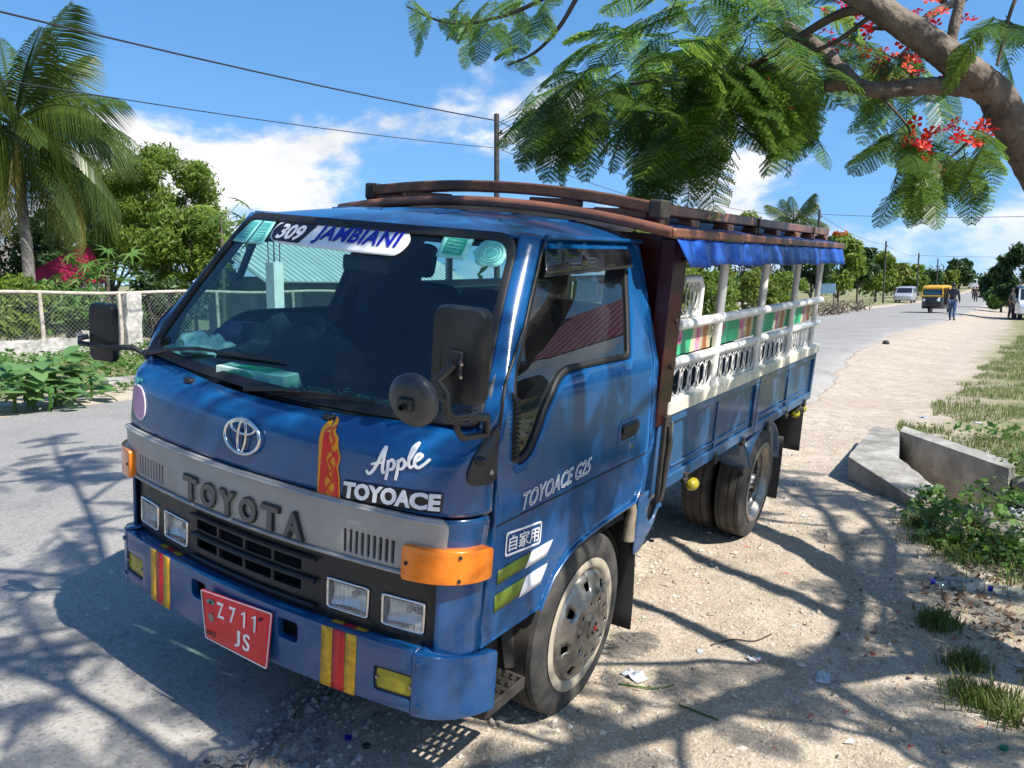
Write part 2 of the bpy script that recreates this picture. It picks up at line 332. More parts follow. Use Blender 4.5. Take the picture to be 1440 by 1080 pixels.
# ------------------------------------------------------------------ terrain
rng = np.random.default_rng(5); _perm = rng.random((256, 256))
def vnoise(x, y, s=1., o=0):
    x = np.asarray(x, float)*s+o*17.3; y = np.asarray(y, float)*s+o*9.1
    i = np.floor(x).astype(int); j = np.floor(y).astype(int); u = x-i; v = y-j; u = u*u*(3-2*u); v = v*v*(3-2*v)
    g = lambda a, b: _perm[a & 255, b & 255]
    return (g(i, j)*(1-u)+g(i+1, j)*u)*(1-v)+(g(i, j+1)*(1-u)+g(i+1, j+1)*u)*v-.5
def sst(a, b, x):
    t = np.clip((np.asarray(x, float)-a)/(b-a), 0, 1); return t*t*(3-2*t)
def zbase(x, y):
    x = np.asarray(x, float); y = np.asarray(y, float)
    z = .166*(1-sst(-1.9, .15, x)) + .062*sst(-1, 3.5, y) - .06*sst(6, 30, y)
    z = z + 3.2*sst(110, 330, y) - .10*sst(-8.4, -9.6, x)*0 + .14*(1-sst(-11.5, -8.9, x))
    z = z + .10*sst(1.4, 5, x)*sst(2, 9, y)
    return z
EY = [-60, -3, -1, -.6, -.2, 3, 6, 9, 17.3, 28, 38, 60, 120, 700]; EX = [-.5, -.62, -.64, -.72, -.84, -.92, -.9, -.8, -1.7, -2.2, -1.6, -1.5, -1.3, -1.0]
def edge(y):
    return np.interp(y, EY, EX)+.16*vnoise(y, 0*np.asarray(y), 1.1, 3)+.09*vnoise(y, 0*np.asarray(y), 4.3, 4)+.05*vnoise(y, 0*np.asarray(y), 13, 5)
def zdirt(x, y):
    near = np.exp(-((np.asarray(x)-.5)**2+(np.asarray(y)-1)**2)/90)
    return zbase(x, y)+near*(.030*vnoise(x, y, 2.2)+.022*vnoise(x, y, 6, 1)+.012*vnoise(x, y, 17, 2))
DP = []
def zg(x, y): return float(zdirt(np.array([x]), np.array([y]))[0])-(.42 if DP and inpoly((x, y), DP) else 0.)
def axis(segs):
    o = []
    for a, b, n in segs: o += list(np.linspace(a, b, n, endpoint=False))
    return np.array(o+[segs[-1][1]])
gx = axis([(-2500, -300, 6), (-300, -40, 14), (-40, -9, 30), (-9, -2, 24), (-2, 3.2, 170), (3.2, 12, 40), (12, 60, 16), (60, 300, 8), (300, 2500, 6)])
gy = axis([(-600, -40, 8), (-40, -3, 20), (-3, 7, 300), (7, 20, 90), (20, 60, 40), (60, 400, 60), (400, 4000, 10)])
X, Y = np.meshgrid(gx, gy); Z = zdirt(X, Y)
# the drain channel behind the concrete headwall, and the ground dips a little under the asphalt
CH = [onz(1262, 640, .18), onz(1265, 606, .18), onz(1417, 659, .18), onz(1330, 698, .18)]
nx_, ny_ = len(gx), len(gy)
rd = (X < edge(Y)-.02) & (X > -8.6); Z = Z-.035*rd
DP = [(q.x, q.y) for q in (onz(1266, 612, .22), onz(1440, 668, .22), onz(1440, 705, .12), onz(1335, 696, .22), onz(1266, 646, .22))]
for j in np.where((gy > 2) & (gy < 8))[0]:
    for i in np.where((gx > .2) & (gx < 3))[0]:
        if inpoly((gx[i], gy[j]), DP): Z[j, i] -= .42
V = np.stack([X.ravel(), Y.ravel(), Z.ravel()], 1)
idx = np.arange(nx_*ny_).reshape(ny_, nx_)
F = np.stack([idx[:-1, :-1], idx[:-1, 1:], idx[1:, 1:], idx[1:, :-1]], -1).reshape(-1, 4)
def groundmat():
    m = bpy.data.materials.new('stony_dirt'); m.use_nodes = True; t = m.node_tree; b = t.nodes['Principled BSDF']; N = t.nodes.new; K = t.links.new
    tc = N('ShaderNodeTexCoord'); P = tc.outputs['Object']
    def nz(s, d=5, r=.6): n = N('ShaderNodeTexNoise'); n.inputs['Scale'].default_value = s; n.inputs['Detail'].default_value = d; n.inputs['Roughness'].default_value = r; K(P, n.inputs[0]); return n.outputs[0]
    def mr(v, a, c, lo=0., hi=1.): n = N('ShaderNodeMapRange'); n.inputs['From Min'].default_value = a; n.inputs['From Max'].default_value = c; n.inputs['To Min'].default_value = lo; n.inputs['To Max'].default_value = hi; K(v, n.inputs['Value']); return n.outputs[0]
    def mix(f, a, c):
        n = N('ShaderNodeMix'); n.data_type = 'RGBA'; K(f, n.inputs['Factor'])
        for s, v in (('A', a), ('B', c)):
            if isinstance(v, tuple): n.inputs[s].default_value = (*v, 1)
            else: K(v, n.inputs[s])
        return n.outputs['Result']
    def ma(op, a, c):
        n = N('ShaderNodeMath'); n.operation = op
        for i, v in enumerate((a, c)):
            if isinstance(v, (int, float)): n.inputs[i].default_value = v
            else: K(v, n.inputs[i])
        return n.outputs[0]
    vo = N('ShaderNodeTexVoronoi'); vo.inputs['Scale'].default_value = 95; K(P, vo.inputs[0]); vo2 = N('ShaderNodeTexVoronoi'); vo2.inputs['Scale'].default_value = 48; K(P, vo2.inputs[0])
    c = mix(mr(nz(.9), .35, .65), (.385, .312, .235), (.485, .41, .325))
    c = mix(mr(nz(7, 6), .40, .68), c, (.31, .25, .185))
    sp = N('ShaderNodeSeparateColor'); K(vo.outputs['Color'], sp.inputs[0])
    c = mix(ma('MULTIPLY', mr(sp.outputs[0], .55, .95), .55), c, (.58, .52, .43))
    c = mix(ma('MULTIPLY', mr(sp.outputs[1], .7, 1.), .6), c, (.22, .18, .14))
    sx = N('ShaderNodeSeparateXYZ'); K(P, sx.inputs[0])
    # soil and dry turf away from the trodden strip
    wob = ma('MULTIPLY', ma('SUBTRACT', nz(.7, 6), .5), 2.6)
    right = mr(ma('ADD', ma('SUBTRACT', sx.outputs[0], mr(sx.outputs[1], 2., 14., .95, .55)), wob), .1, .8); left = mr(ma('ADD', sx.outputs[0], ma('MULTIPLY', wob, .4)), -9.2, -9.9)
    far = mr(sx.outputs[1], 1.2, 3.0)
    veg = mix(mr(nz(3.5, 7), .38, .62), (.085, .115, .032), (.24, .225, .10))
    c = mix(ma('MULTIPLY', ma('MAXIMUM', ma('MULTIPLY', right, far), left), .8), c, veg)
    K(c, b.inputs['Base Color']); b.inputs['Roughness'].default_value = .95; b.inputs['Specular IOR Level'].default_value = .2
    h = ma('ADD', ma('MULTIPLY', vo.outputs[0], -.5), ma('ADD', ma('MULTIPLY', vo2.outputs[0], -.6), ma('MULTIPLY', nz(90, 5), .8)))
    bp = N('ShaderNodeBump'); bp.inputs['Strength'].default_value = .7; bp.inputs['Distance'].default_value = .008; K(h, bp.inputs['Height']); K(bp.outputs[0], b.inputs['Normal'])
    return m
me = bpy.data.meshes.new('ground'); me.from_pydata(V.tolist(), [], F.tolist()); me.materials.append(groundmat()); me.polygons.foreach_set('use_smooth', [True]*len(me.polygons))
ground = bpy.data.objects.new('ground', me); COL.objects.link(ground); tag(ground, 'pale stony dirt shoulder and ground reaching to the horizon', kind='structure')
# road sheet with a broken right edge
def roadmat():
    m = mat('worn_asphalt', (.215, .203, .184), .88, 0, 0, .8, col2=(.30, .284, .256), detail=8); t = m.node_tree; b = t.nodes['Principled BSDF']; N = t.nodes.new; K = t.links.new
    old = b.inputs['Base Color'].links[0].from_socket; tc = N('ShaderNodeTexCoord'); P = tc.outputs['Object']
    sx = N('ShaderNodeSeparateXYZ'); K(P, sx.inputs[0])
    def nz(s, d=6): n = N('ShaderNodeTexNoise'); n.inputs['Scale'].default_value = s; n.inputs['Detail'].default_value = d; n.inputs['Roughness'].default_value = .65; K(P, n.inputs[0]); return n.outputs[0]
    def mr(v, a, c, lo=0., hi=1.): n = N('ShaderNodeMapRange'); n.inputs['From Min'].default_value = a; n.inputs['From Max'].default_value = c; n.inputs['To Min'].default_value = lo; n.inputs['To Max'].default_value = hi; K(v, n.inputs['Value']); return n.outputs[0]
    def mix(f, a, c):
        n = N('ShaderNodeMix'); n.data_type = 'RGBA'; K(f, n.inputs['Factor']); K(a, n.inputs['A']); n.inputs['B'].default_value = (*c, 1); return n.outputs['Result']
    def ma(op, a, c):
        n = N('ShaderNodeMath'); n.operation = op; n.use_clamp = True
        for i, v in enumerate((a, c)):
            if isinstance(v, (int, float)): n.inputs[i].default_value = v
            else: K(v, n.inputs[i])
        return n.outputs[0]
    # dust blown on from the shoulder
    dust = ma('MULTIPLY', mr(sx.outputs[0], -3.4, -.7), mr(nz(1.7), .30, .62))
    c = mix(ma('MULTIPLY', dust, .85), old, (.41, .375, .32))
    st = ma('MULTIPLY', mr(nz(.55, 8), .56, .72), .6); c = mix(st, c, (.105, .105, .108))
    vo = N('ShaderNodeTexVoronoi'); vo.inputs['Scale'].default_value = 75; K(P, vo.inputs[0]); sp = N('ShaderNodeSeparateColor'); K(vo.outputs['Color'], sp.inputs[0])
    c = mix(ma('MULTIPLY', mr(sp.outputs[0], .55, 1.), .45), c, (.36, .355, .35)); c = mix(ma('MULTIPLY', mr(sp.outputs[1], .6, 1.), .5), c, (.10, .10, .10))
    K(c, b.inputs['Base Color'])
    h = ma('ADD', vo.outputs[0], ma('MULTIPLY', nz(45), .8)); bp = N('ShaderNodeBump'); bp.inputs['Strength'].default_value = .55; bp.inputs['Distance'].default_value = .006; K(h, bp.inputs['Height']); K(bp.outputs[0], b.inputs['Normal'])
    return m
ry = axis([(-60, -3, 40), (-3, 12, 420), (12, 45, 360), (45, 400, 160)])
us = np.concatenate([np.linspace(0, .6, 10, endpoint=False), np.linspace(.6, .9, 10, endpoint=False), np.linspace(.9, 1, 6)])
e = edge(ry); lx = -8.5+.25*vnoise(ry, 0*ry, .6, 7)+.12*vnoise(ry, 0*ry, 2.1, 8)
RX = lx[:, None]+(e-lx)[:, None]*us[None, :]; RY = np.repeat(ry[:, None], len(us), 1)
RZ = zbase(RX, RY)+.016+.010*vnoise(RX, RY, .9, 6)*np.exp(-(RY/12)**2); RZ[:, -1] -= .05; RZ[:, -2] -= .006; RX[:, -1] += .015; RZ[:, 0] -= .05
V = np.stack([RX.ravel(), RY.ravel(), RZ.ravel()], 1); k = len(us); idx = np.arange(len(V)).reshape(-1, k)
F = np.stack([idx[:-1, :-1], idx[:-1, 1:], idx[1:, 1:], idx[1:, :-1]], -1).reshape(-1, 4)
road = mesh_obj('road', V.tolist(), F.tolist(), roadmat(), smooth=60); tag(road, 'worn grey asphalt road with a crumbling edge', kind='structure')
# loose stones
def pebbles(name, label, n, fn, sizes, mats, seed):
    r = np.random.default_rng(seed); base = np.array([(1,0,0),(0,1,0),(-1,0,0),(0,-1,0),(0,0,1),(0,0,-1)], float); fc = np.array([(0,1,4),(1,2,4),(2,3,4),(3,0,4),(1,0,5),(2,1,5),(3,2,5),(0,3,5)])
    p = fn(r, n); p = p[[not (4 < q[1] < 7 and q[0] > .3 and inpoly((q[0], q[1]), DP)) for q in p]]; n = len(p); s = np.exp(r.normal(np.log(sizes[0]), sizes[1], n)); s = np.clip(s, .002, sizes[2])
    sc = np.stack([s*r.uniform(.7, 1.4, n), s*r.uniform(.6, 1.1, n), s*r.uniform(.4, .85, n)], 1)
    v = base[None]*sc[:, None]*(1+r.uniform(-.3, .3, (n, 6, 1))); a = r.uniform(0, 6.28, n); ca, sa = np.cos(a), np.sin(a)
    v = np.stack([v[:, :, 0]*ca[:, None]-v[:, :, 1]*sa[:, None], v[:, :, 0]*sa[:, None]+v[:, :, 1]*ca[:, None], v[:, :, 2]], 2)
    v += np.stack([p[:, 0], p[:, 1], p[:, 2]+s*.18], 1)[:, None]
    f = (fc[None]+(np.arange(n)*6)[:, None, None]).reshape(-1, 3)
    o = mesh_obj(name, v.reshape(-1, 3).tolist(), f.tolist(), mats, smooth=0); return tag(o, label, 'gravel', kind='stuff')
M['peb'] = leafmat('pale_pebbles', [(.30, .25, .19), (.52, .46, .38), (.40, .34, .27), (.62, .57, .50)], .9, 0.0); M['pebd'] = leafmat('asphalt_crumbs', [(.10, .10, .10), (.24, .23, .22), (.36, .34, .31), (.16, .155, .15)], .9, 0.0)
def f1(r, n):
    y = -1.9+(r.random(n)**1.6)*9.5; x = r.uniform(-.95, 2.4, n); k = x > edge(y)-.03; x, y = x[k], y[k]
    c = vnoise(x, y, 1.6, 11)+.5*vnoise(x, y, 5, 12); k = r.random(len(x)) < np.clip(.55+1.2*c, .08, 1); x, y = x[k], y[k]; return np.stack([x, y, zdirt(x, y)], 1)
pebbles('gravel', 'loose pale pebbles strewn over the dirt shoulder', 40000, f1, (.0050, .55, .028), M['peb'], 1)
def f2(r, n):
    y = r.uniform(-1.6, 1.2, n); x = edge(y)+np.abs(r.normal(0, .16, n))-.07; return np.stack([x, y, np.where(x < edge(y), zbase(x, y)+.012, zdirt(x, y))], 1)
pebbles('asphalt_crumbs', 'dark crumbs of broken asphalt along the road edge before the bumper', 2600, f2, (.008, .55, .035), M['pebd'], 2)
def f3(r, n):
    y = r.uniform(-1.8, 6, n); x = r.uniform(-6, -.7, n); k = (x < edge(y)) & (r.random(n) < .35+.3*(x+2)); x, y = x[k], y[k]; return np.stack([x, y, zbase(x, y)+.014], 1)
pebbles('road_grit', 'fine pale grit lying on the asphalt', 9000, f3, (.004, .4, .012), M['peb'], 3)

def f4(r, n):
    y = -1.7+r.random(n)*7; x = r.uniform(-.6, 2.2, n); c = vnoise(x, y, 1.1, 61)+.6*vnoise(x, y, 3.7, 62); k = (x > edge(y)+.05) & (c > .02); x, y = x[k], y[k]; return np.stack([x, y, zdirt(x, y)-.002], 1)
pebbles('stones', 'scattered larger grey and tan stones half sunk in the dirt shoulder', 2600, f4, (.0105, .45, .034), M['peb'], 7)
# ------------------------------------------------------------------ the truck (its own frame: x to its left side, y backwards, z up)
ORG = Vector((.70, 1.02, .018)); B2W = Matrix(((.99455, .0000, .10423), (.00299, .99959, -.02842), (-.10419, .02858, .99415)))
TRK = empty('passenger_truck')
TRK.matrix_world = Matrix.Translation(-(B2W @ ORG)) @ B2W.to_4x4()
tag(TRK, 'blue open-sided passenger truck with wooden roof rack parked half on the road', 'truck')
itp = lambda x, a, b: float(np.interp(x, a, b))
def sx(z): return itp(z, [.5, .98, 1.03, 1.38, 1.88, 1.95], [.830, .832, .838, .833, .700, .690])
def y0f(z): return itp(z, [.5, 1.05, 1.22, 1.252, 1.268, 1.30], [.05, .05, .070, .082, .112, .175])
def plan(s, y0, xs):
    a = abs(s); sg = 1 if s >= 0 else -1
    if a <= .66: return s, y0+.14*s*s
    t = (a-.66)/.26; c1 = y0+.061+.185*(xs-.66)
    return sg*((1-t)**2*.66+2*t*(1-t)*xs+t*t*xs), (1-t)**2*(y0+.061)+2*t*(1-t)*c1+t*t*.29
def front0(s, z, dy=0.): x, y = plan(s, y0f(z)+dy, sx(z)); return Vector((x, y, z))
def front(s, z, lift=0.):
    p = front0(s, z)
    if lift:
        n = (front0(s+.004, z)-front0(s-.004, z)).cross(front0(s, z+.004)-front0(s, z-.004)).normalized(); p = p+n*lift
    return p
def side(y, z, lift=0.): return Vector((sx(z)+lift, y, z))
def sideR(y, z, lift=0.): return Vector((-sx(z)-lift, y, z))
def ws(p, q, lift=0.):
    v = q/.73; u = p/.8; xw = .80-.148*v
    return Vector((u*xw, .185+.388*v+.065*u*u-.015*math.sin(math.pi*v)-lift*.82, 1.287+.6*v+.035*u*u*(1-v)+lift*.57))
rect = lambda a, b, c, d: [(a, c), (b, c), (b, d), (a, d)]
P = TRK
# upper front panel
up = lambda s: 1.284+.035*min(1, abs(s)/.8)**2
out = [(-.915+1.83*i/40, 1.062) for i in range(41)]+[(.915-1.83*i/40, up(.915-1.83*i/40)) for i in range(41)]
front_panel = panel(out, [], .03, front).build('front_panel', M['paint'], P, 60, solid=.012)
# corner panels under it
for sg in (1, -1):
    o = [(sg*.742, .60), (sg*.915, .60), (sg*.915, 1.052), (sg*.742, 1.052)]
    if sg < 0: o = o[::-1]
    panel(rnd(o, .02), [], .03, lambda s, z: front(s, z, -.004)).build('corner_panel', M['paint'], P, 60, solid=.012)
# silver grille band with vent slots
slots = []
for sg in (1, -1):
    for k in range(9):
        c = sg*(.447+k*.0212); slots.append(rnd(rect(c-.0058, c+.0058, .893, .968), .003, 2))
o = rnd(rect(-.765, .765, .862, 1.054), [.012, .012, .035, .035])
gr = panel(o, slots, .03, lambda s, z: front(s, z, .012-.02*max(0, (.90-z)/.04)*.35)).build('grille_band', M['grille'], P, 50, solid=.022, bevel=.003)
panel(rect(-.75, .75, .875, 1.04), [], .06, lambda s, z: front(s, z, -.022)).build('grille_backing', M['dark'], gr)
for zz, nm in ((.874, 'lower_ridge'), (1.044, 'upper_ridge')):
    MB().tube([front(-.75+1.5*i/40, zz, .014) for i in range(41)], .006, 6).build(nm, M['grille'], gr)
flat = lambda u, v, l=0.: front(u, v, l+.012)
V2 = text2d('TOYOTA', bold=.014, space=1.16)
def spread(name, s, u0, u1, v0, v1, m, lift, bold):   # widely set capitals, one mesh per letter
    n = len(s); wl = (u1-u0)/(n+ (n-1)*.30)
    for i, ch in enumerate(s):
        a = u0+i*wl*1.30
        lettering(name, ch, a, a+wl, v0, v1, lambda u, v, l=0.: front(u, v, lift+l), m, gr, solid=.008, bold=bold)
spread('letter_outline', 'TOYOTA', -.296, .296, .887, .979, M['letter_edge'], .013, .055)
spread('letter', 'TOYOTA', -.291, .291, .892, .974, M['letter_dark'], .018, .035)
# emblem: three interlaced ovals
em = MB(); C0 = (-.006, 1.168)
def oval(a, b, cx, cz, r): em.tube([front(C0[0]+cx+a*math.cos(t), C0[1]+cz+b*math.sin(t), .012) for t in [2*math.pi*i/40 for i in range(40)]], r, 8, closed=True)
oval(.084, .056, 0, 0, .0062); oval(.056, .020, 0, .030, .005); oval(.019, .054, 0, 0, .005)
em.build('emblem', M['chrome'], front_panel, 60)
# black lower grille with lamps
LA = [(.349, .512), (.557, .700)]; holes = []
for sg in (1, -1):
    for a, b in LA: holes.append(rnd([(sg*a, .664), (sg*b, .664), (sg*b, .770), (sg*a, .770)], .008, 2))
cells = [-.30, -.17, -.03, .11, .245]
for z0, z1 in ((.690, .727), (.760, .795)):
    for i in range(4): holes.append(rnd(rect(cells[i]+.006, cells[i+1]-.006, z0, z1), .003, 1))
lg = lambda s, z, lift=0.: front0(s, z, .034-lift)
grl = panel(rnd(rect(-.75, .75, .585, .872), .02), holes, .03, lg).build('lower_grille', M['black'], P, 50, solid=.02, bevel=.002)
panel(rect(-.74, .74, .59, .868), [], .07, lambda s, z: front0(s, z, .085)).build('grille_backing', M['dark'], grl)
for zz in (.742, .815, .655): MB().tube([lg(-.31+.62*i/20, zz, .012) for i in range(21)], .008, 6).build('grille_bar', M['black'], grl)
for sg in (1, -1):
    for a, b in LA:
        q = [(sg*a, .664), (sg*b, .664), (sg*b, .770), (sg*a, .770)]; q = q if sg > 0 else q[::-1]
        inn = rnd([(x+(.008 if x == min(sg*a, sg*b) else -.008), z+(.008 if z < .7 else -.008)) for x, z in q], .006, 2)
        hl = panel(rnd(q, .01, 2), [inn], .03, lambda s, z: lg(s, z, .006)).build('headlight', M['chrome'], P, 50, solid=.012)
        cx_ = (a+b)/2*sg
        panel(inn, [], .012, lambda s, z: lg(s, z, -.045+6.0*((s-cx_)**2*.6+(z-.717)**2*1.4))).build('reflector', M['lens'], hl, 60)
        MB().ball(tuple(lg(cx_, .717, -.035)), .012, .012, .012).build('bulb', M['steel'], hl, 60)
        panel(inn, [], .02, lambda s, z: lg(s, z, .008+.004*math.cos((s-cx_)*40))).build('lens', M['lampcover'], hl, 60)
        for kk in range(1, 9): MB().tube([lg(min(x for x, _ in inn)+(b-a-.016)*kk/9, .675+.084*j_/4, .009) for j_ in range(5)], .0014, 4).build('lens_rib', M['lampcover'], hl, 0)
# wrap-round indicators
for sg in (1, -1):
    o = [(sg*.658, .864), (sg*.902, .862), (sg*.902, .962), (sg*.658, .972)]; o = o if sg > 0 else o[::-1]
    ind = panel(rnd(o, .012), [], .02, lambda s, z: front(s, z, .034)).build('indicator', M['amber'], P, 50, solid=.04, bevel=.006)
    for s_, z_ in ((.67, .918), (.80, .95), (.80, .876)):
        MB().cyl(front(sg*s_, z_, .030), front(sg*s_, z_, .038), .006, 8).build('screw', M['dark'], ind)
# bumper
def bump0(s, z, lift=0.):
    a = abs(s); sg = 1 if s >= 0 else -1
    if a <= .70: x, y = s, .028+.13*s*s; n = Vector((.26*s, -1, 0)).normalized()
    else:
        t = min((a-.70)/.34, 1.); y1 = .0917; x = sg*((1-t)**2*.70+2*t*(1-t)*.845+t*t*.848); y = (1-t)**2*y1+2*t*(1-t)*(y1+.02)+t*t*.37
        n = Vector((sg*math.sin(t*1.5), -math.cos(t*1.5), 0))
    z2 = z-.22*max(0, y-.10)
    return Vector((x, y, z2))+n*lift
bs = [rnd(rect(-.245, -.165, .535, .605), .015, 3), rnd(rect(.195, .285, .535, .605), .015, 3)]
fg = [rnd(rect(sg*.652-.070, sg*.652+.070, .474, .557), .014, 3) for sg in (1, -1)]
bm = panel(rnd(rect(-.715, .715, .432, .635), .006), bs+fg, .035, bump0).build('bumper', M['paint_bump'], P, 50, solid=.03, bevel=.007, seg=3)
us_ = [-.715+1.43*i/40 for i in range(41)]
def btop(s, v):
    b = bump0(s, .632); return Vector((b.x, b.y+.015+v, b.z-.004-.06*v))
MB().grid(btop, us_, [0, .05, .10]).build('bumper_top', M['paint_bump'], bm, 50, solid=.012)
for sg in (1, -1):
    o = [(sg*.718, .425), (sg*1.035, .425), (sg*1.035, .632), (sg*.718, .632)]; o = o if sg > 0 else o[::-1]
    be = panel(rnd(o, .012), [], .03, lambda s, z: bump0(s, z, .002)).build('bumper_end', M['paint_bump'], P, 60, solid=.03, bevel=.010, seg=3)
    mb = MB()
    def etop(s, v, sg=sg):
        b = bump0(s*sg, .630); c = Vector((sg*.69, .34, b.z)); return b.lerp(c, v)+Vector((0, 0, .0))
    mb.grid(etop, [.72+.315*i/14 for i in range(15)], [0.02, .3, .6]).build('bumper_end_top', M['paint_bump'], be, 50, solid=.01)
    for s_, z_ in ((.745, .60), (.745, .455)): MB().cyl(bump0(sg*s_, z_, .0), bump0(sg*s_, z_, .008), .009, 10).build('bolt', M['paint_bump'], be)
for sg in (1, -1):
    c = sg*.652; f = panel(rnd(rect(c-.066, c+.066, .478, .553), .012, 3), [], .03, lambda s, z: bump0(s, z, -.006)).build('fog_light', M['yellow'], P, 50, solid=.02, bevel=.004)
    for dx in (-.058, .058): MB().cyl(bump0(c+dx, .517, -.008), bump0(c+dx, .517, .001), .006, 8).build('screw', M['steel'], f)
    panel(rnd(rect(c-.069, c+.069, .475, .556), .014, 3), [rnd(rect(c-.062, c+.062, .482, .549), .012, 3)], .03, lambda s, z: bump0(s, z, -.004)).build('rubber_frame', M['rubber'], f, solid=.02)
panel(rect(-.30, .30, .46, .62), [], .06, lambda s, z: bump0(s, z, -.06)).build('bumper_backing', M['dark'], bm)
for sg in (1, -1):
    for a, b, m in ((.383, .426, 'yeltape'), (.428, .474, 'redtape'), (.476, .517, 'yeltape')):
        u0, u1 = (a, b) if sg > 0 else (-b, -a)
        tp = panel(rect(u0, u1, .430, .634), [], .03, lambda s, z: bump0(s, z, .0025)).build('reflective_tape', M[m], bm, 60, solid=.002)
        MB().grid(lambda s, v: btop(s, v)+Vector((0, -.004, .004)), [u0, (u0+u1)/2, u1], [-.012, .04, .09]).build('tape_top', M[m], tp, 60)
# number plate
def plate(u, v, l=0.):
    return Vector((.018+u*.167, .012-l-.012*(1-v*v)*0+.010*u*v, .513+v*.096+.006*u))
pl = panel(rnd([(-1, -1), (1, -1), (1, 1), (-1, 1)], .05), [], .2, plate).build('number_plate', M['red'], P, 50, solid=.004)
panel(rnd([(-1, -1), (1, -1), (1, 1), (-1, 1)], .06), [rnd([(-.975, -.955), (.975, -.955), (.975, .955), (-.975, .955)], .06)], .2, lambda u, v: plate(u, v, .0015)).build('plate_rim', M['sticker'], pl, 0)
for ch, a, b, c, d in (('Z', -.52, -.33, .12, .72), ('7', -.16, .02, .12, .72), ('J', .00, .16, -.70, -.08), ('S', .26, .46, -.70, -.08)):
    lettering('letter', ch, a, b, c, d, plate, M['sticker'], pl, bold=.008)
for u_ in (.28, .58): ribbon('letter', [([(u_, .12), (u_, .42), (u_, .72)], .026), ([(u_, .70), (u_-.04, .64), (u_-.09, .58)], .026)], lambda u, v: plate(u, v, .004), M['sticker'], pl, .001)
lettering('letter', 'EAZ', -.92, -.62, -.78, -.58, plate, M['vinylblack'], pl, solid=.001)
panel([(-.72+.12*math.cos(t), .62+.10*math.sin(t)) for t in [i*.524 for i in range(12)]], [], .2, lambda u, v: plate(u, v, .002)).build('plate_emblem', M['tealdark'], pl)
panel([(-.74+.09*math.cos(t), -.02+.18*math.sin(t)) for t in [i*.524 for i in range(12)]], [], .2, lambda u, v: plate(u, v, .002)).build('plate_seal', M['steel'], pl)
for u, v in ((.72, .66), (-.70, .62)): MB().cyl(plate(u, v, 0), plate(u, v, .008), .006, 8).build('bolt', M['chassis'], pl)
# front stickers and badges
fl = lambda u, v, l=.0: front(u, v, .003+l)
script = [([(.500,1.172),(.508,1.163),(.520,1.170),(.536,1.200),(.551,1.243),(.556,1.246),(.554,1.200),(.556,1.176),(.563,1.178)], .0052), ([(.514,1.192),(.535,1.200),(.558,1.206)], .0042),
 ([(.570,1.215),(.572,1.185),(.569,1.155)], .0050), ([(.570,1.205),(.582,1.218),(.592,1.208),(.588,1.192),(.573,1.186)], .0050),
 ([(.603,1.222),(.605,1.192),(.602,1.160)], .0050), ([(.604,1.212),(.615,1.226),(.626,1.216),(.622,1.200),(.607,1.194)], .0050),
 ([(.630,1.208),(.642,1.232),(.652,1.262),(.646,1.270),(.639,1.252),(.638,1.220),(.645,1.206),(.655,1.214)], .0046),
 ([(.655,1.222),(.667,1.234),(.672,1.245),(.664,1.248),(.657,1.234),(.658,1.216),(.668,1.210),(.682,1.224),(.694,1.240)], .0046)]
ribbon('script_lettering', script, lambda u, v: front(u*1.0, v-.012, .004), M['sticker'], front_panel)
bd = panel(rnd(rect(.424, .740, 1.070, 1.132), .008), [], .02, lambda s, z: front(s, z+(s-.58)*.06-.006, .003)).build('badge_plate', M['vinylblack'], front_panel, 60, solid=.002)
lettering('badge_letters', 'TOYOACE', .429, .735, 1.0765, 1.1275, lambda u, v, l=0.: front(u, v+(u-.58)*.06-.006, .004+l), M['sticker'], bd, bold=.045, space=1.02, solid=.004)
def flame(t, k): return itp(t, [0, .86, 1.05], [.330, .322, .286])+itp(t, [0, .86, 1.05], [.084, .076, .050])*k, 1.050+t*.232
stick = panel([flame(0, 0), flame(0, 1.05), flame(.3, .98), flame(.42, .88), flame(.55, .98), flame(.68, .86), flame(.80, .80), flame(.86, .58), flame(.97, .62), flame(1.0, .42), flame(.9, .36), flame(1.02, .12), flame(.93, .0)], [], .012, lambda s, z: front(s, z, .003)).build('flame_sticker', M['orange_s'], front_panel, 60, solid=.001)
panel([flame(.03, .06), flame(.03, .46), flame(.2, .30), flame(.35, .5), flame(.5, .30), flame(.65, .52), flame(.8, .34), flame(.9, .40), flame(.86, .08)], [], .012, lambda s, z: front(s, z, .0045)).build('flame_print', M['red_s'], stick, 60)
panel([flame(.03, .66), flame(.03, 1.0), flame(.3, .93), flame(.42, .83), flame(.55, .93), flame(.66, .80), flame(.6, .66), flame(.45, .78), flame(.3, .62), flame(.15, .80)], [], .012, lambda s, z: front(s, z, .0045)).build('flame_print', M['red_s'], stick, 60)
ribbon('flame_line', [([flame(.04+.88*i/10, .55+.10*(-1)**i) for i in range(11)], .003)], lambda u, v: front(u, v, .006), M['red_s'], stick, .001)
def apple(k): return [(-.664-.020*v+u*.052*k, 1.158+v*.062*k) for u, v in [(math.cos(t)*(1-.12*math.sin(t)**8), math.sin(t)*(1-.10*math.exp(-((t-math.pi/2)/.35)**2))) for t in [2*math.pi*i/28 for i in range(28)]]]
ap = panel(apple(1.08), [], .02, lambda s, z: front(s, z, .003)).build('fruit_sticker', M['sticker'], front_panel, 60, solid=.001)
panel(apple(.98), [], .02, lambda s, z: front(s, z, .0045)).build('fruit_print', M['pink'], ap, 60)
ribbon('fruit_stalk', [([(-.690, 1.212), (-.688, 1.228), (-.682, 1.242)], .004), ([(-.688, 1.222), (-.704, 1.236), (-.716, 1.230)], .005), ([(-.686, 1.226), (-.668, 1.240), (-.662, 1.232)], .004)], lambda u, v: front(u, v, .004), M['tealdark'], ap, .001)
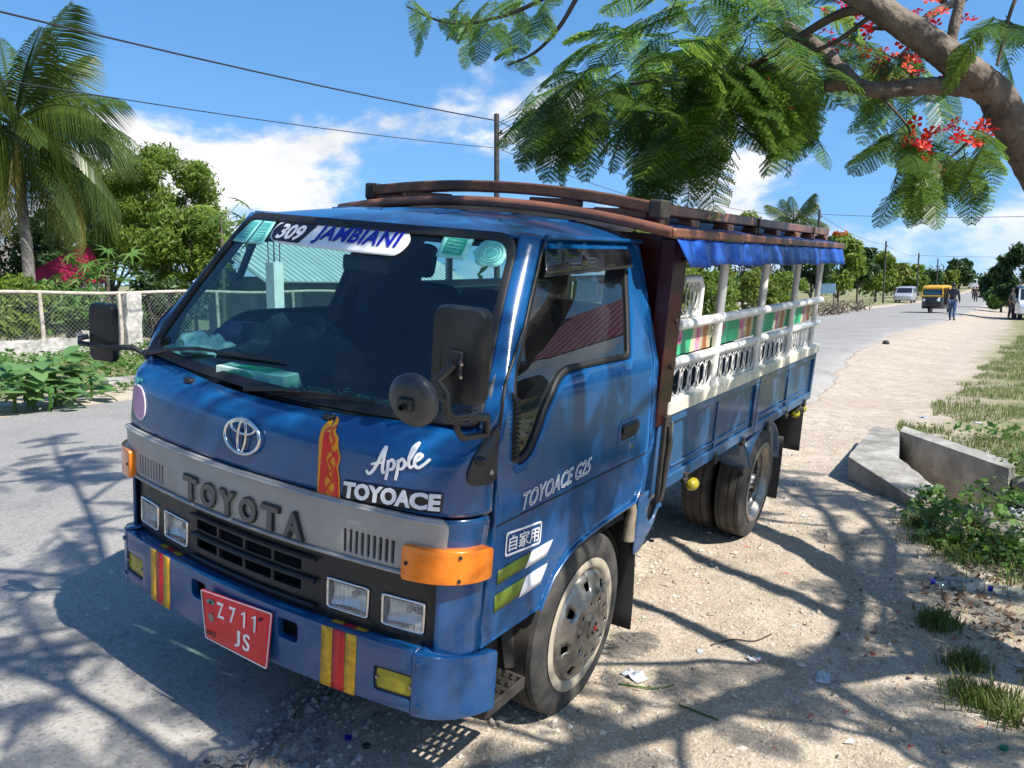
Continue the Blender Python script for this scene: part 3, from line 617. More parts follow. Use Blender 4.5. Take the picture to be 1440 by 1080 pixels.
# windscreen: rubber seal, glass, stickers
wo_ = rnd(rect(-.80, .80, .0, .73), [.05, .05, .10, .10], 6); wi = rnd(rect(-.768, .768, .040, .695), [.05, .05, .08, .08], 6)
wsl = panel(wo_, [wi], .04, lambda p, q: ws(p, q, .006)).build('windscreen_seal', M['rubber'], P, 50, solid=.016, bevel=.003)
gl = panel(rnd(rect(-.78, .78, .03, .705), .07, 6), [], .06, lambda p, q: ws(p, q, -.004)).build('windscreen', M['wsglass'], P, 80)
wl = lambda p, q, l=0.: ws(p, q, .002+l)
def slant(p, q): return p+(q-.65)*.0, q
jo = [(-.44, .597), (.270, .597), (.300, .622), (.318, .66), (.298, .695), (.262, .709), (-.455, .709), (-.505, .695), (-.525, .655), (-.505, .615)]
js = panel(rnd(jo, .02), [], .03, lambda p, q: ws(p, q, .001)).build('route_sticker', M['sticker'], gl, 80, solid=.001)
panel(rnd([(-.47, .606), (-.29, .606), (-.235, .694), (-.46, .694), (-.495, .683), (-.513, .655), (-.497, .622)], .012), [], .03, lambda p, q: ws(p, q, .0025)).build('route_number_field', M['vinylblack'], js, 80)
lettering('route_number', '309', -.465, -.290, .614, .686, wl, M['sticker'], js, bold=.03, shear=.18, solid=.001, space=1.0)
lettering('route_name', 'JAMBIANI', -.215, .275, .611, .697, wl, M['vinylblue'], js, bold=.030, shear=.22, solid=.001, space=1.10)
for nm, q in (('permit_sticker', [(-.775, .575), (-.655, .575), (-.655, .700), (-.735, .700)]), ('permit_sticker', [(-.645, .575), (-.525, .580), (-.545, .700), (-.645, .700)]), ('permit_sticker', [(.460, .612), (.593, .606), (.608, .704), (.466, .704)])):
    s_ = panel(rnd(q, .008), [], .04, lambda p, q: ws(p, q, .001)).build(nm, M['teal'], gl, 80, solid=.001)
    c = (sum(a for a, b in q)/4, sum(b for a, b in q)/4); inn = [(c[0]+(a-c[0])*.66, c[1]+(b-c[1])*.70) for a, b in q]
    panel(inn, [], .04, lambda p, q: ws(p, q, .0025)).build('permit_print', M['green'] if c[0] > 0 else M['tealdark'], s_, 80)
    for k in range(4): panel([(inn[0][0]+.012, inn[0][1]+.012+k*.014), (inn[1][0]-.012, inn[1][1]+.012+k*.014), (inn[1][0]-.012, inn[1][1]+.016+k*.014), (inn[0][0]+.012, inn[0][1]+.016+k*.014)], [], .05, lambda p, q: ws(p, q, .004)).build('permit_line', M['teal'], s_, 0)
rs = panel([(.696+(.072+.006*math.cos(8*t))*math.cos(t), .642+(.056+.005*math.cos(6*t))*math.sin(t)) for t in [2*math.pi*i/32 for i in range(32)]], [], .04, lambda p, q: ws(p, q, .001)).build('round_seal_sticker', M['teal'], gl, 80, solid=.001)
for r_ in (.036, .048): panel([(.696+r_*1.1*math.cos(t), .642+r_*.85*math.sin(t)) for t in [2*math.pi*i/24 for i in range(24)]], [[(.696+(r_-.004)*1.1*math.cos(t), .642+(r_-.004)*.85*math.sin(t)) for t in [2*math.pi*i/24 for i in range(24)]]], .03, lambda p, q: ws(p, q, .003)).build('seal_ring', M['tealdark'], rs, 0)
panel([(.696+.026*math.cos(t)*(1+.25*math.cos(3*t)), .642+.020*math.sin(t)) for t in [2*math.pi*i/18 for i in range(18)]], [], .03, lambda p, q: ws(p, q, .003)).build('seal_print', M['tealdark'], rs, 0)
# wipers
for a, b, c in (((-.77, -.012), (-.46, .085), (-.03, .125)), ((-.12, -.004), (.14, .03), (.42, .045))):
    wp = MB(); wp.tube([ws(*a, .012), ws((a[0]+b[0])/2, (a[1]+b[1])/2, .035), ws(*b, .030)], [.011, .008, .006], 6)
    wpo = wp.build('wiper', M['black'], P, 60)
    MB().tube([ws(b[0]-.16, b[1]-.035, .014), ws(*b, .026), ws(*c, .014)], [.004, .007, .004], 6).build('wiper_blade', M['rubber'], wpo)
    MB().ball(ws(a[0], a[1], .012), .02, .02, .016).build('wiper_pivot', M['black'], wpo)
for s_ in (-.40, .30): MB().box(-.02, .02, -.012, .012, -.008, .01, Matrix.Translation(front(s_, 1.275, .004))).build('washer_nozzle', M['black'], P, bevel=.004)
# pillars, roof, doors
def doorF(v): z = itp(v, [0, .18, 1], [1.318, 1.429, 1.876]); return Vector((sx(z), itp(v, [0, .18, .5, 1], [.288, .316, .49, .700]), z))
for sg in (1, -1):
    def pil(u, v, sg=sg):
        A = ws(.795, .73*v); B = doorF(v); Cc = Vector((B.x, A.y+.01, (A.z+B.z)/2)); q = A*(1-u)**2+Cc*2*u*(1-u)+B*u*u; return Vector((sg*q.x, q.y, q.z))
    mb = MB(); mb.grid(pil, [i/8 for i in range(9)], [i/20 for i in range(21)])
    if sg < 0: mb.f = [tuple(reversed(f)) for f in mb.f]
    mb.build('windscreen_pillar', M['paint'], P, 70, solid=.02)
def roof(u, t):
    a = abs(u); x = .702*u
    yf = .569+.065*min(1, (abs(x)/.652))**2 if abs(x) < .652 else .634+.066*((abs(x)-.652)/.05)
    tt = 1-(1-t)**1.5 if t < .5 else 1-(1-t)**1.5
    return Vector((x, yf+(1.485-yf)*t, 1.884+.062*(1-a**3.2)*(1-(1-t)**4)+.014*t*(1-a**6)))
rf = MB().grid(roof, [-1+2*i/40 for i in range(41)], [(i/24)**1.3 for i in range(25)]).build('cab_roof', M['paint'], P, 70, solid=.015)
for u in (-.6, -.2, .2, .6): MB().tube([roof(u, .30+.65*i/10)+Vector((0, 0, -.003)) for i in range(11)], .008, 6).build('roof_rib', M['paint'], rf, 60)
dfront = [(.286, .605), (.294, .75), (.317, 1.02), (.290, 1.32), (.322, 1.429), (.498, 1.626)]
dout = dfront+[(.705, 1.868), (1.43, 1.874), (1.470, 1.862), (1.478, 1.62), (1.469, 1.327), (1.505, 1.041), (1.500, .87), (1.440, .804), (1.254, .798), (1.03, .786), (.90, .772), (.82, .745), (.74, .700), (.68, .640), (.655, .600)]
wout = rnd([(.415, 1.172), (.497, 1.188), (.552, 1.255), (.597, 1.335), (.680, 1.412), (.760, 1.436), (1.268, 1.430), (1.318, 1.604), (1.372, 1.850), (.680, 1.842), (.385, 1.445), (.376, 1.32)], [.03, .03, .04, .05, .05, .05, .03, .06, .03, .03, .05, .05], 4)
def shrink(poly, d):
    c = Vector((sum(p[0] for p in poly)/len(poly), sum(p[1] for p in poly)/len(poly))); n = len(poly); o = []
    for i in range(n):
        a = Vector(poly[i-1]); b = Vector(poly[(i+1) % n]); t = (b-a); nn = Vector((-t.y, t.x)).normalized()*d; o.append((poly[i][0]+nn.x, poly[i][1]+nn.y))
    return o
arch_c, arch_r = (1.035, .375), .445
for sg in (1, -1):
    sd = side if sg > 0 else sideR; fl_ = sg < 0
    dr = panel(dout, [wout], .035, sd, fl_).build('door', M['paint'], P, 50, solid=.02, bevel=.004)
    seal_in = shrink(wout, .022)
    panel(wout, [seal_in], .03, lambda y, z: sd(y, z, -.004), fl_).build('window_seal', M['rubber'], dr, 50, solid=.014)
    panel(shrink(wout, .012), [], .08, lambda y, z: sd(y, z, -.014), fl_).build('door_window', M['sideglass'], dr, 80)
    panel(rnd([(.640, 1.765), (1.352, 1.790), (1.368, 1.852), (.685, 1.846)], .015), [], .05, lambda y, z: sd(y, z, .022-.20*(z-1.79)), fl_).build('rain_visor', M['visor'], dr, 80, solid=.003)
    panel(rnd([(.632, 1.755), (1.350, 1.782), (1.352, 1.792), (.640, 1.767)], .0), [], .05, lambda y, z: sd(y, z, .024), fl_).build('visor_edge', M['rubber'], dr, 0, solid=.004)
    panel(rnd([(.380, 1.20), (.412, 1.19), (.398, 1.40), (.368, 1.42)], .006), [], .05, lambda y, z: sd(y, z, .004), fl_).build('vent_strip', M['black'], dr, 0, solid=.006)
    for k in range(13): panel(rect(.382-.001*k, .410-.001*k, 1.205+k*.0155, 1.2125+k*.0155), [], .05, lambda y, z: sd(y, z, .011), fl_).build('vent_slat', M['rubber'], dr, 0, solid=.004)
    panel(rnd(rect(1.175, 1.375, 1.095, 1.185), .015), [rnd(rect(1.192, 1.358, 1.108, 1.172), .012)], .04, lambda y, z: sd(y, z, .005), fl_).build('handle_rim', M['paint'], dr, 50, solid=.01, bevel=.003)
    hd = panel(rnd(rect(1.190, 1.360, 1.106, 1.174), .010), [], .04, lambda y, z: sd(y, z, .003), fl_).build('door_handle', M['black'], dr, 50, solid=.008)
    panel(rnd(rect(1.200, 1.350, 1.136, 1.166), .006), [], .04, lambda y, z: sd(y, z, .014), fl_).build('handle_flap', M['black'], hd, 50, solid=.006, bevel=.003)
    MB().tube([sd(.32+1.17*i/24, 1.004-.002*i/24, .001) for i in range(25)], .0028, 4).build('crease_line', M['rubber'], dr, 0)
    MB().cyl(sd(1.31, 1.066, 0), sd(1.31, 1.066, .006), .012, 12).build('lock', M['chrome'], dr)
    # inner skin, dark seams show through the gaps
    inn = [(.272, .60), (.278, 1.32), (.31, 1.43), (.48, 1.63), (.69, 1.875), (1.48, 1.875), (1.49, 1.30), (1.53, 1.04), (1.50, .79), (1.25, .78), (1.03, .77), (.90, .755), (.80, .72), (.66, .60)]
    panel(inn, [wout], .06, lambda y, z: sd(y, z, -.030), fl_).build('door_frame', M['trim'], P, 50, solid=.02)
    # rear corner of the cab
    panel([(1.476, 1.868), (1.485, 1.62), (1.476, 1.327), (1.512, 1.041), (1.507, .87), (1.450, .80), (1.53, .80), (1.56, 1.04), (1.535, 1.33), (1.52, 1.6), (1.50, 1.88)], [], .03, sd, fl_).build('rear_corner', M['paint'], P, 50, solid=.02, bevel=.004)
    MB().tube([(sg*(sx(1.882)+.010), y, 1.884) for y in np.linspace(.705, 1.50, 12)], .0085, 8).build('drip_rail', M['paint'], P, 60)
    MB().tube([doorF(v) + Vector((.006, 0, 0)) if sg > 0 else Vector((-doorF(v).x-.006, doorF(v).y, doorF(v).z)) for v in [i/14 for i in range(15)]], .005, 6).build('pillar_seam', M['rubber'], P, 60)
    # wheel arch lip
    MB().tube([sd(y, z-.006, .004) for y, z in ((.655, .60), (.68, .64), (.74, .70), (.82, .745), (.90, .772), (1.03, .786), (1.254, .798), (1.425, .80), (1.47, .86))], .008, 6).build('arch_lip', M['paint'], dr, 60)
    # arch liner
    MB().grid(lambda a, x: Vector((sg*x, arch_c[0]+.40*math.cos(a), arch_c[1]+.40*math.sin(a))), [math.pi*i/16 for i in range(17)], [.40, .60, .80]).build('wheel_arch_liner', M['chassis'], P, 60)
DOOR = [o for o in TRK.children if o.name.startswith('door') and 'frame' not in o.name][0]
# side lettering on the visible door
sl = lambda u, v, l=0.: side(u, v+(u-.70)*.045, .002+l*.5)
lettering('model_lettering', 'TOYOACE G25', .462, .945, 1.028, 1.088, sl, M['sticker'], DOOR, outline=.020, shear=.25, space=1.02, solid=0)
kb = panel(rnd(rect(.386, .615, .868, .952), .014), [rnd(rect(.394, .607, .876, .944), .010)], .04, lambda y, z: side(y, z-(y-.5)*.10, .003)).build('sign_frame', M['sticker'], DOOR, 50, solid=.001)
lettering('sign_lettering', '自家用', .404, .597, .884, .937, lambda u, v, l=0.: side(u, v-(u-.5)*.10, .003+l*.3), M['sticker'], kb, bold=.008, solid=.001)
for z0, z1, yo in ((.795, .846, 0), (.700, .765, -.025)):
    panel([(.352+yo*.3, z0+.004), (.520+yo, z0+.006), (.560+yo, z1), (.352+yo*.3, z1)], [], .04, lambda y, z: side(y, z, .003)).build('stripe_sticker', M['olive'], DOOR, 50, solid=.001)
    panel([(.522+yo, z0), (.668+yo, z0), (.706+yo, z1), (.562+yo, z1)], [], .04, lambda y, z: side(y, z, .003)).build('stripe_sticker', M['sticker'], DOOR, 50, solid=.001)
# cab back wall with window, floor, dash, seats
bw = panel(rnd([(-.80, .62), (.80, .62), (.80, 1.33), (.685, 1.885), (-.685, 1.885), (-.80, 1.33)], .02), [rnd(rect(-.55, .55, 1.42, 1.80), .05)], .12, lambda x, z: Vector((x, 1.515-.0*max(0, z-1.3)/.6, z))).build('cab_back', M['trim'], P, 50, solid=.02)
panel(rnd(rect(-.57, .57, 1.40, 1.82), .05), [], .2, lambda x, z: Vector((x, 1.502, z))).build('rear_window', M['sideglass'], bw, 80)
MB().box(-.78, .78, .30, 1.50, .70, .76).build('cab_floor', M['dark'], P)
MB().box(-.70, .70, .185, .20, .60, 1.24).build('fire_wall', M['dark'], P)
da = MB(); da.add([(x, y, z) for x in (-.76, .76) for y, z in ((.25, 1.10), (.255, 1.265), (.40, 1.285), (.52, 1.265), (.56, 1.20), (.54, 1.0), (.40, .95))], [(0, 1, 2, 3, 4, 5, 6), (13, 12, 11, 10, 9, 8, 7)]+[(i, 7+i, 7+(i+1) % 7, (i+1) % 7) for i in range(7)])
da.build('dashboard', M['dark'], P, 40, bevel=.01)
st = MB(); stc = Vector((-.36, .66, 1.30)); ax1 = Vector((1, 0, 0)); ax2 = Vector((0, .5, .86))
st.tube([stc+ax1*.19*math.cos(t)+ax2*.19*math.sin(t) for t in [2*math.pi*i/28 for i in range(28)]], .012, 8, closed=True); st.cyl(stc, stc+Vector((0, -.25, -.12)), .02, 8); st.tube([stc-ax1*.19, stc, stc+ax1*.19], .012, 6)
st.build('steering_wheel', M['black'], P, 60)
for x0, x1 in ((-.68, -.12), (-.08, .70)):
    s_ = MB(); s_.box(x0, x1, .74, 1.22, .98, 1.12); s_.build('seat', M['seat'], P, bevel=.04, seg=3)
    s_ = MB(); s_.box(x0, x1, -.06, .06, 0, .58, Matrix.Translation((0, 1.25, 1.05)) @ Matrix.Rotation(R(-12), 4, 'X')); s_.build('seat_back', M['seat'], P, bevel=.045, seg=3)
    s_ = MB(); c = (x0+x1)/2; s_.box(c-.12, c+.12, -.045, .045, .60, .76, Matrix.Translation((0, 1.25, 1.05)) @ Matrix.Rotation(R(-12), 4, 'X')); s_.build('headrest', M['seat'], P, bevel=.035, seg=3)
MB().tube([(-.73, .60, 1.62), (-.69, .57, 1.60), (-.63, .56, 1.63), (-.60, .58, 1.73), (-.60, .62, 1.80)], .015, 8).build('grab_handle', M['black'], P, 60)
im = MB(); im.box(-.11, .11, .60, .62, 1.70, 1.76); im.build('inside_mirror', M['black'], P, bevel=.015); 
# mirrors
mm = MB(); arms = MB()
def mirror_box(c, w_, h_, t_, yawd):
    mb = MB(); o = rnd(rect(-w_/2, w_/2, -h_/2, h_/2), .032, 5); n = len(o); Mx = Matrix.Translation(c) @ Matrix.Rotation(R(yawd), 4, 'Z')
    rings = [(1, .0), (1.0, -t_*.5), (.93, -t_*.92), (.80, -t_)]
    v = [Mx @ Vector((x*k, d, z*(1-(1-k)*w_/h_))) for k, d in rings for x, z in o]
    f = [(i*n+j, i*n+(j+1) % n, (i+1)*n+(j+1) % n, (i+1)*n+j) for i in range(3) for j in range(n)]; f.append(tuple(3*n+j for j in range(n)))
    mb.add(v, f); g = MB(); g.add([Mx @ Vector((x*.94, .001, z*.96)) for x, z in o], [tuple(range(n-1, -1, -1))]); return mb, g, Mx
mb, g, Mx = mirror_box(Vector((.925, -.040, 1.590)), .150, .245, .04, 8)
mr_ = mb.build('mirror', M['black'], P, 50); g.build('mirror_glass', M['mirror'], mr_, 0)
q = MB(); q.box(-.022, .022, -.052, -.036, -.055, .015, Mx); q.build('mirror_clamp', M['black'], mr_, bevel=.006)
q = panel(rnd(rect(-.045, .015, -.045, .022), .01), [rnd(rect(-.041, .011, -.041, .018), .01)], .05, lambda x, z: Mx @ Vector((x, -.0405, z))).build('mirror_recess', M['rubber'], mr_, 0, solid=.002)
for dz in (-.01, -.042): MB().cyl(Mx @ Vector((.012, -.045, dz)), Mx @ Vector((.03, -.066, dz-.004)), .004, 6).build('wing_bolt', M['steel'], mr_)
elb = Vector((.93, -.106, 1.452)); armR = Vector((.885, .135, 1.39)); base_ = Vector((.842, .215, 1.318))
arms.tube([Mx @ Vector((.0, -.05, -.02)), Mx @ Vector((-.03, -.075, -.06)), elb+Vector((-.004, -.0, .05)), elb, elb+Vector((0, .02, -.018)), Vector((.91, .02, 1.418)), armR, Vector((.872, .165, 1.385)), Vector((.858, .19, 1.355)), base_], .0125, 10)
arms.tube([Vector((.91, -.03, 1.425)), Vector((.905, -.02, 1.385)), Vector((.89, .03, 1.352)), base_], .0095, 8)
ar = arms.build('mirror_arm', M['black'], P, 60)
MB().cyl((.902, .02, 1.418), (.895, .062, 1.408), .019, 10).build('arm_clamp', M['black'], ar)
rc = Vector((.93, -.242, 1.502)); rn = Vector((.10, -.97, -.18)).normalized(); ru = rn.orthogonal().normalized(); rw = rn.cross(ru)
rmb = MB(); pr = [(.064, -.012), (.066, 0), (.060, .010), (.042, .020), (.02, .0245), (.0005, .026)]
rmb.add([rc+rn*d+(ru*math.cos(2*math.pi*j/28)+rw*math.sin(2*math.pi*j/28))*r_ for r_, d in pr for j in range(28)], [(i*28+j, i*28+(j+1) % 28, (i+1)*28+(j+1) % 28, (i+1)*28+j) for i in range(5) for j in range(28)])
rm = rmb.build('round_mirror', mat('worn_black_mirror_shell', (.045, .046, .048), .38, 0, .4, 22, rvar=.1), P, 60)
g = MB(); g.add([rc-rn*.012+(ru*math.cos(2*math.pi*j/28)+rw*math.sin(2*math.pi*j/28))*.062 for j in range(28)], [tuple(range(28))]); g.build('mirror_glass', M['mirror'], rm, 0)
MB().tube([elb+Vector((0, -.01, .03)), elb+Vector((-.01, -.06, .055)), rc+rn*.05, rc+rn*.02], .007, 8).build('round_mirror_stalk', M['black'], rm, 60)
q = MB(); q.box(-.02, .02, -.01, .01, -.016, .016, Matrix.Translation(rc+rn*.03)); q.build('stalk_clamp', M['black'], rm, bevel=.004)
bk = panel(rnd([(.812, 1.160), (.90, 1.160), (.916, 1.18), (.910, 1.335), (.835, 1.315), (.800, 1.19)], [.03, .02, .02, .02, .03, .03]), [], .02, lambda s, z: front(s, z-.0, .012)).build('mirror_bracket', M['black'], P, 50, solid=.02, bevel=.006)
MB().ball(front(.835, 1.235, .012), .028, .014, .014).build('bracket_boss', M['black'], bk); MB().ball(front(.885, 1.195, .012), .009, .009, .009).build('bolt', M['steel'], bk)
mb, g, Mx = mirror_box(Vector((-1.0, .205, 1.372)), .125, .235, .03, 14)
mf = mb.build('mirror', M['black'], P, 50); g.build('mirror_glass', M['mirror'], mf, 0)
MB().tube([Mx @ Vector((-.06, -.03, -.02)), Mx @ Vector((-.085, -.05, -.03)), Mx @ Vector((-.07, -.065, -.045)), Mx @ Vector((.05, -.055, -.05)), Vector((-.87, .235, 1.325)), Vector((-.845, .27, 1.30)), Vector((-.83, .29, 1.25))], .011, 8).build('mirror_arm', M['black'], mf, 60)
# things behind the windscreen, each lying loose on the dash
def inbody(p): return TRK.matrix_world @ Vector(p)
def blob(name, lab, cat, c, r, m, seed, amp=.35, n=26, k=16):
    rg = random.Random(seed); ph = [(rg.uniform(0, 6), rg.uniform(0, 6), rg.choice((2, 3, 4, 5)), rg.choice((1, 2, 3))) for _ in range(7)]; b = MB(); b.ball((0, 0, 0), 1, 1, 1, n, k)
    vs = []
    for x, y, z in b.v:
        a = math.atan2(y, x); e_ = math.asin(max(-1, min(1, z))); d = 1+amp*sum(math.sin(p1*a+f1_)*math.cos(p2*e_*2+f2_) for f1_, f2_, p1, p2 in ph)/3.0
        vs.append((x*r[0]*d, y*r[1]*d, max(z, -.55)*r[2]*d))
    b.v = vs; o = b.build(name, m, None, 50); o.matrix_world = Matrix.Translation(inbody(c)) @ B2W.to_4x4(); return tag(o, lab, cat)
blob('jacket', 'dark navy jacket heaped on the dashboard behind the windscreen', 'jacket', (-.20, .44, 1.365), (.28, .14, .13), mat('navy_cloth', (.004, .006, .018), .9, 0, .4, 14, bump=.4, bscale=12), 3)
blob('scarf', 'dark purple cloth bundle beside the navy jacket behind the windscreen', 'cloth', (-.50, .45, 1.40), (.10, .08, .06), mat('purple_cloth', (.06, .03, .12), .9, 0, .4, 20, bump=.4, bscale=20), 5)
blob('carrier_bag', 'crumpled white carrier bag at the driver side of the dashboard', 'bag', (-.56, .36, 1.335), (.12, .08, .065), mat('white_bag', (.62, .66, .60), .45, 0, .2, 20, bump=.4, bscale=20), 8, .5)
blob('dust_cloth', 'pale rag in the dashboard corner by the driver side pillar', 'rag', (-.70, .345, 1.31), (.09, .07, .04), mat('pale_rag', (.45, .50, .42), .9, 0, .3, 25, bump=.5, bscale=25), 11, .5)
tb = empty('tissue_box'); tb.matrix_world = Matrix.Translation(inbody((-.17, .285, 1.287))) @ B2W.to_4x4() @ Matrix.Rotation(R(10), 4, 'Z')
tag(tb, 'pale box with green print lying under the driver side wiper behind glass', 'box')
q = MB(); q.box(-.17, .13, -.055, .055, 0, .055); q.build('carton', mat('pale_carton', (.52, .72, .62), .5, 0, .1, 20), tb, bevel=.004)
q = MB(); q.add([(-.06+.06*math.cos(t), -.0565, .028+.026*math.sin(t)) for t in [i*.393 for i in range(16)]], [tuple(range(16))]); q.build('printed_panel', M['green'], tb, 0)
q = MB(); q.box(-.10, .06, -.045, .045, .0555, .057); q.build('carton_flap', M['green'], tb, 0)
tw = MB(); rg = random.Random(4)
for k in range(26):
    a = Vector((rg.uniform(.02, .42), rg.uniform(.27, .36), 1.288)); d = Vector((rg.uniform(-.12, .12), rg.uniform(-.04, .04), rg.uniform(.005, .03))); tw.tube([a, a+d*.5+Vector((0, 0, .01)), a+d], .0022, 4)
twg = tw.build('twigs', leafmat('dry_twigs', [(.10, .14, .05), (.25, .32, .16), (.05, .07, .03)], .8, 0), None, 0); twg.matrix_world = Matrix.Translation(inbody((0, 0, 0))) @ B2W.to_4x4(); tag(twg, 'tangle of green twigs and cord lying along the passenger side dashboard', 'twigs')
# wheels
def tyre(mb, r=.366, w_=.185):
    h = w_/2
    prof = [(-h*.62, .225), (-h*.92, .25), (-h*1.02, .295), (-h*.98, .325), (-h*.86, r-.010), (-h*.80, r-.003), (-h*.60, r), (-h*.57, r-.008), (-h*.52, r-.008), (-h*.49, r), (-h*.10, r+.002), (-h*.07, r-.007), (h*.07, r-.007), (h*.10, r+.002), (h*.49, r), (h*.52, r-.008), (h*.57, r-.008), (h*.60, r), (h*.80, r-.003), (h*.86, r-.010), (h*.98, .325), (h*1.02, .295), (h*.92, .25), (h*.62, .225)]
    return mb.lathe(prof, 56)
def disc(prof_r, prof_d, outer, holes, sg, step=.02):
    return panel(outer, holes, step, lambda a, b: Vector((sg*itp(math.hypot(a, b), prof_r, prof_d), a, b)), sg < 0)
def circ(r, n=40, c=(0, 0)): return [(c[0]+r*math.cos(2*math.pi*i/n), c[1]+r*math.sin(2*math.pi*i/n)) for i in range(n)]
def trap(r0, r1, a, da): return rnd([(r0*math.cos(a-da*.8), r0*math.sin(a-da*.8)), (r1*math.cos(a-da), r1*math.sin(a-da)), (r1*math.cos(a+da), r1*math.sin(a+da)), (r0*math.cos(a+da*.8), r0*math.sin(a+da*.8))], .006, 2)
def wheel(x, y, z, sg, frontw):
    t = MB(); tyre(t); wo = t.build('wheel', M['tyre'], P, 40); wo.location = (x, y, z); wo.rotation_euler = (R(17*y*10 % 360), 0, 0)
    h = .0925*sg
    MB().lathe([(h*1.005, .268), (h*1.05, .255), (h*1.04, .235), (h*.9, .222), (h*.2, .205)] , 48).build('rim', M['rimtan'] if frontw else M['steel'], wo, 50)
    MB().lathe([(h*.30, .001), (h*.30, .215)], 32).build('rim_backing', M['dark'], wo)
    if frontw:
        holes = [trap(.163, .196, 2*math.pi*(k+.3)/8, .105) for k in range(8)]+[circ(.0115, 12, (.112*math.cos(2*math.pi*k/10), .112*math.sin(2*math.pi*k/10))) for k in range(10)]
        hc = disc([0, .045, .052, .058, .095, .135, .150, .165, .2, .222, .23], [.060, .058, .046, .040, .052, .052, .044, .030, .018, .004, -.01], circ(.226, 56), holes, sg)
        o = hc.build('hub_cap', M['steel'], wo, 50, solid=.006); o.location.x = h*.95
        MB().lathe([(sg*.064, .0005), (sg*.063, .03), (sg*.058, .046)], 24).build('hub_badge', M['steel'], o, 50)
        for k in range(3): a = 2.1*k+.5; MB().cyl((sg*.06, .022*math.cos(a), .022*math.sin(a)), (sg*.070, .022*math.cos(a), .022*math.sin(a)), .006, 8).build('hub_bolt', M['chassis'], o)
        q = MB(); q.box(min(sg*.064, sg*.066), max(sg*.064, sg*.066), -.008, .008, -.010, .006); q.build('hub_mark', M['red_s'], o, 0)
    else:
        holes = [trap(.150, .182, 2*math.pi*(k+.2)/8, .20) for k in range(8)]
        hc = disc([0, .05, .06, .115, .13, .15, .19, .21], [.02, .02, -.03, -.03, -.045, -.04, -.02, .0], circ(.212, 48), holes, sg)
        o = hc.build('wheel_disc', M['steel'], wo, 50, solid=.006); o.location.x = h*.55
        for k in range(6): a = 2*math.pi*k/6; MB().cyl((-.03*sg, .088*math.cos(a), .088*math.sin(a)), (.012*sg, .088*math.cos(a), .088*math.sin(a)), .013, 6).build('wheel_nut', M['chassis'], o)
        MB().lathe([(sg*.02, .001), (sg*.03, .03), (sg*.022, .05)], 20).build('hub', M['chassis'], o, 50)
    return wo
for sg in (1, -1):
    wheel(sg*.730, 1.035, .385, sg, True); wheel(sg*.735, 3.54, .377, sg, False)
    t = MB(); tyre(t); o = t.build('inner_wheel', M['tyre'], P, 40); o.location = (sg*.515, 3.54, .377)
# chassis
ch = MB()
for sg in (1, -1): ch.box(sg*.36-.04, sg*.36+.04, .35, 4.6, .52, .68)
for y in (.8, 1.8, 2.8, 4.4): ch.box(-.36, .36, y, y+.06, .55, .64)
ch.cyl((-.6, 1.035, .40), (.6, 1.035, .40), .05, 10); ch.cyl((-.5, 3.54, .40), (.5, 3.54, .40), .07, 12); ch.ball((0, 3.54, .40), .16, .16, .16); ch.box(-.30, .30, .50, 1.6, .42, .66)
ch.build('chassis', M['chassis'], P, bevel=.006)
# step below the door: open mesh tread (two rails and cross bars)
st = MB(); sz = .345
def stp(u, v): return Vector((.575+u*.245, .36+v*.24, sz+u*.02))
for v in (0, 1): st.box(.575, .825, stp(0, v).y-.006, stp(0, v).y+.006, sz-.03, sz+.012)
for u in (0, 1): st.box(stp(u, 0).x-.006, stp(u, 0).x+.006, .36, .60, sz-.03, sz+.012)
stp_o = st.build('step', M['chassis'], P, bevel=.003)
for k in range(1, 5): q = MB(); q.box(.58, .82, .36+.048*k-.010, .36+.048*k+.010, sz-.004, sz+.008); q.build('step_bar', M['chassis'], stp_o, bevel=.003)
for j in range(1, 8):
    q = MB()
    for k in range(5): q.box(.575+.031*j-.004+(.0155 if k % 2 else 0), .575+.031*j+.004+(.0155 if k % 2 else 0), .37+.048*k, .40+.048*k, sz-.004, sz+.014)
    q.build('step_tooth', M['chassis'], stp_o)
q = MB(); q.box(.50, .70, .345, .63, .33, .60); q.build('step_well', M['chassis'], P, bevel=.02)
q = MB(); q.tube([(.74, .62, .36), (.70, .64, .50), (.66, .66, .62)], [.03, .04, .04], 6); q.build('step_bracket', M['chassis'], P)
for sg in (1, -1):
    q = MB(); q.grid(lambda u, v: Vector((sg*(.62+.20*u), 1.50+.02*math.sin(3*v+u)+.05*(1-v), .74-.60*(1-v)*1.0+.0)), [0, .5, 1], [i/8 for i in range(9)]); q.build('mud_flap', M['rubber'], P, 60, solid=.008)
    q = MB(); q.grid(lambda u, v: Vector((sg*(.56+.28*u), 4.02+.05*v+.015*math.sin(4*v), .60-.46*v)), [0, .5, 1], [i/8 for i in range(9)]); q.build('mud_flap', M['rubber'], P, 60, solid=.008)
    q = MB(); q.grid(lambda u, v: Vector((sg*(.58+.26*u), 4.55+.05*v, .74-.36*v)), [0, .5, 1], [i/6 for i in range(7)]); q.build('mud_flap', M['rubber'], P, 60, solid=.008)
    # rear mudguard
    q = MB(); q.grid(lambda a, u: Vector((sg*(.50+.335*u), 3.54-.43*math.cos(a), .377+.40*math.sin(a))), [R(38)+R(130)*i/14 for i in range(15)], [0, .5, 1]); q.build('mudguard', M['paint_old'], P, 60, solid=.006)
    q = MB(); q.grid(lambda u, v: Vector((sg*(.60+.235*u+.02*v), 2.98+.10*v-.02*u-.10*(1-v)*(1-v)+.14, .765-.225*v*(1-.12*(2*u-1)**2))), [0, .25, .5, .75, 1], [i/8 for i in range(9)]); q.build('mudguard_flap', M['paint_old'], P, 60, solid=.008)
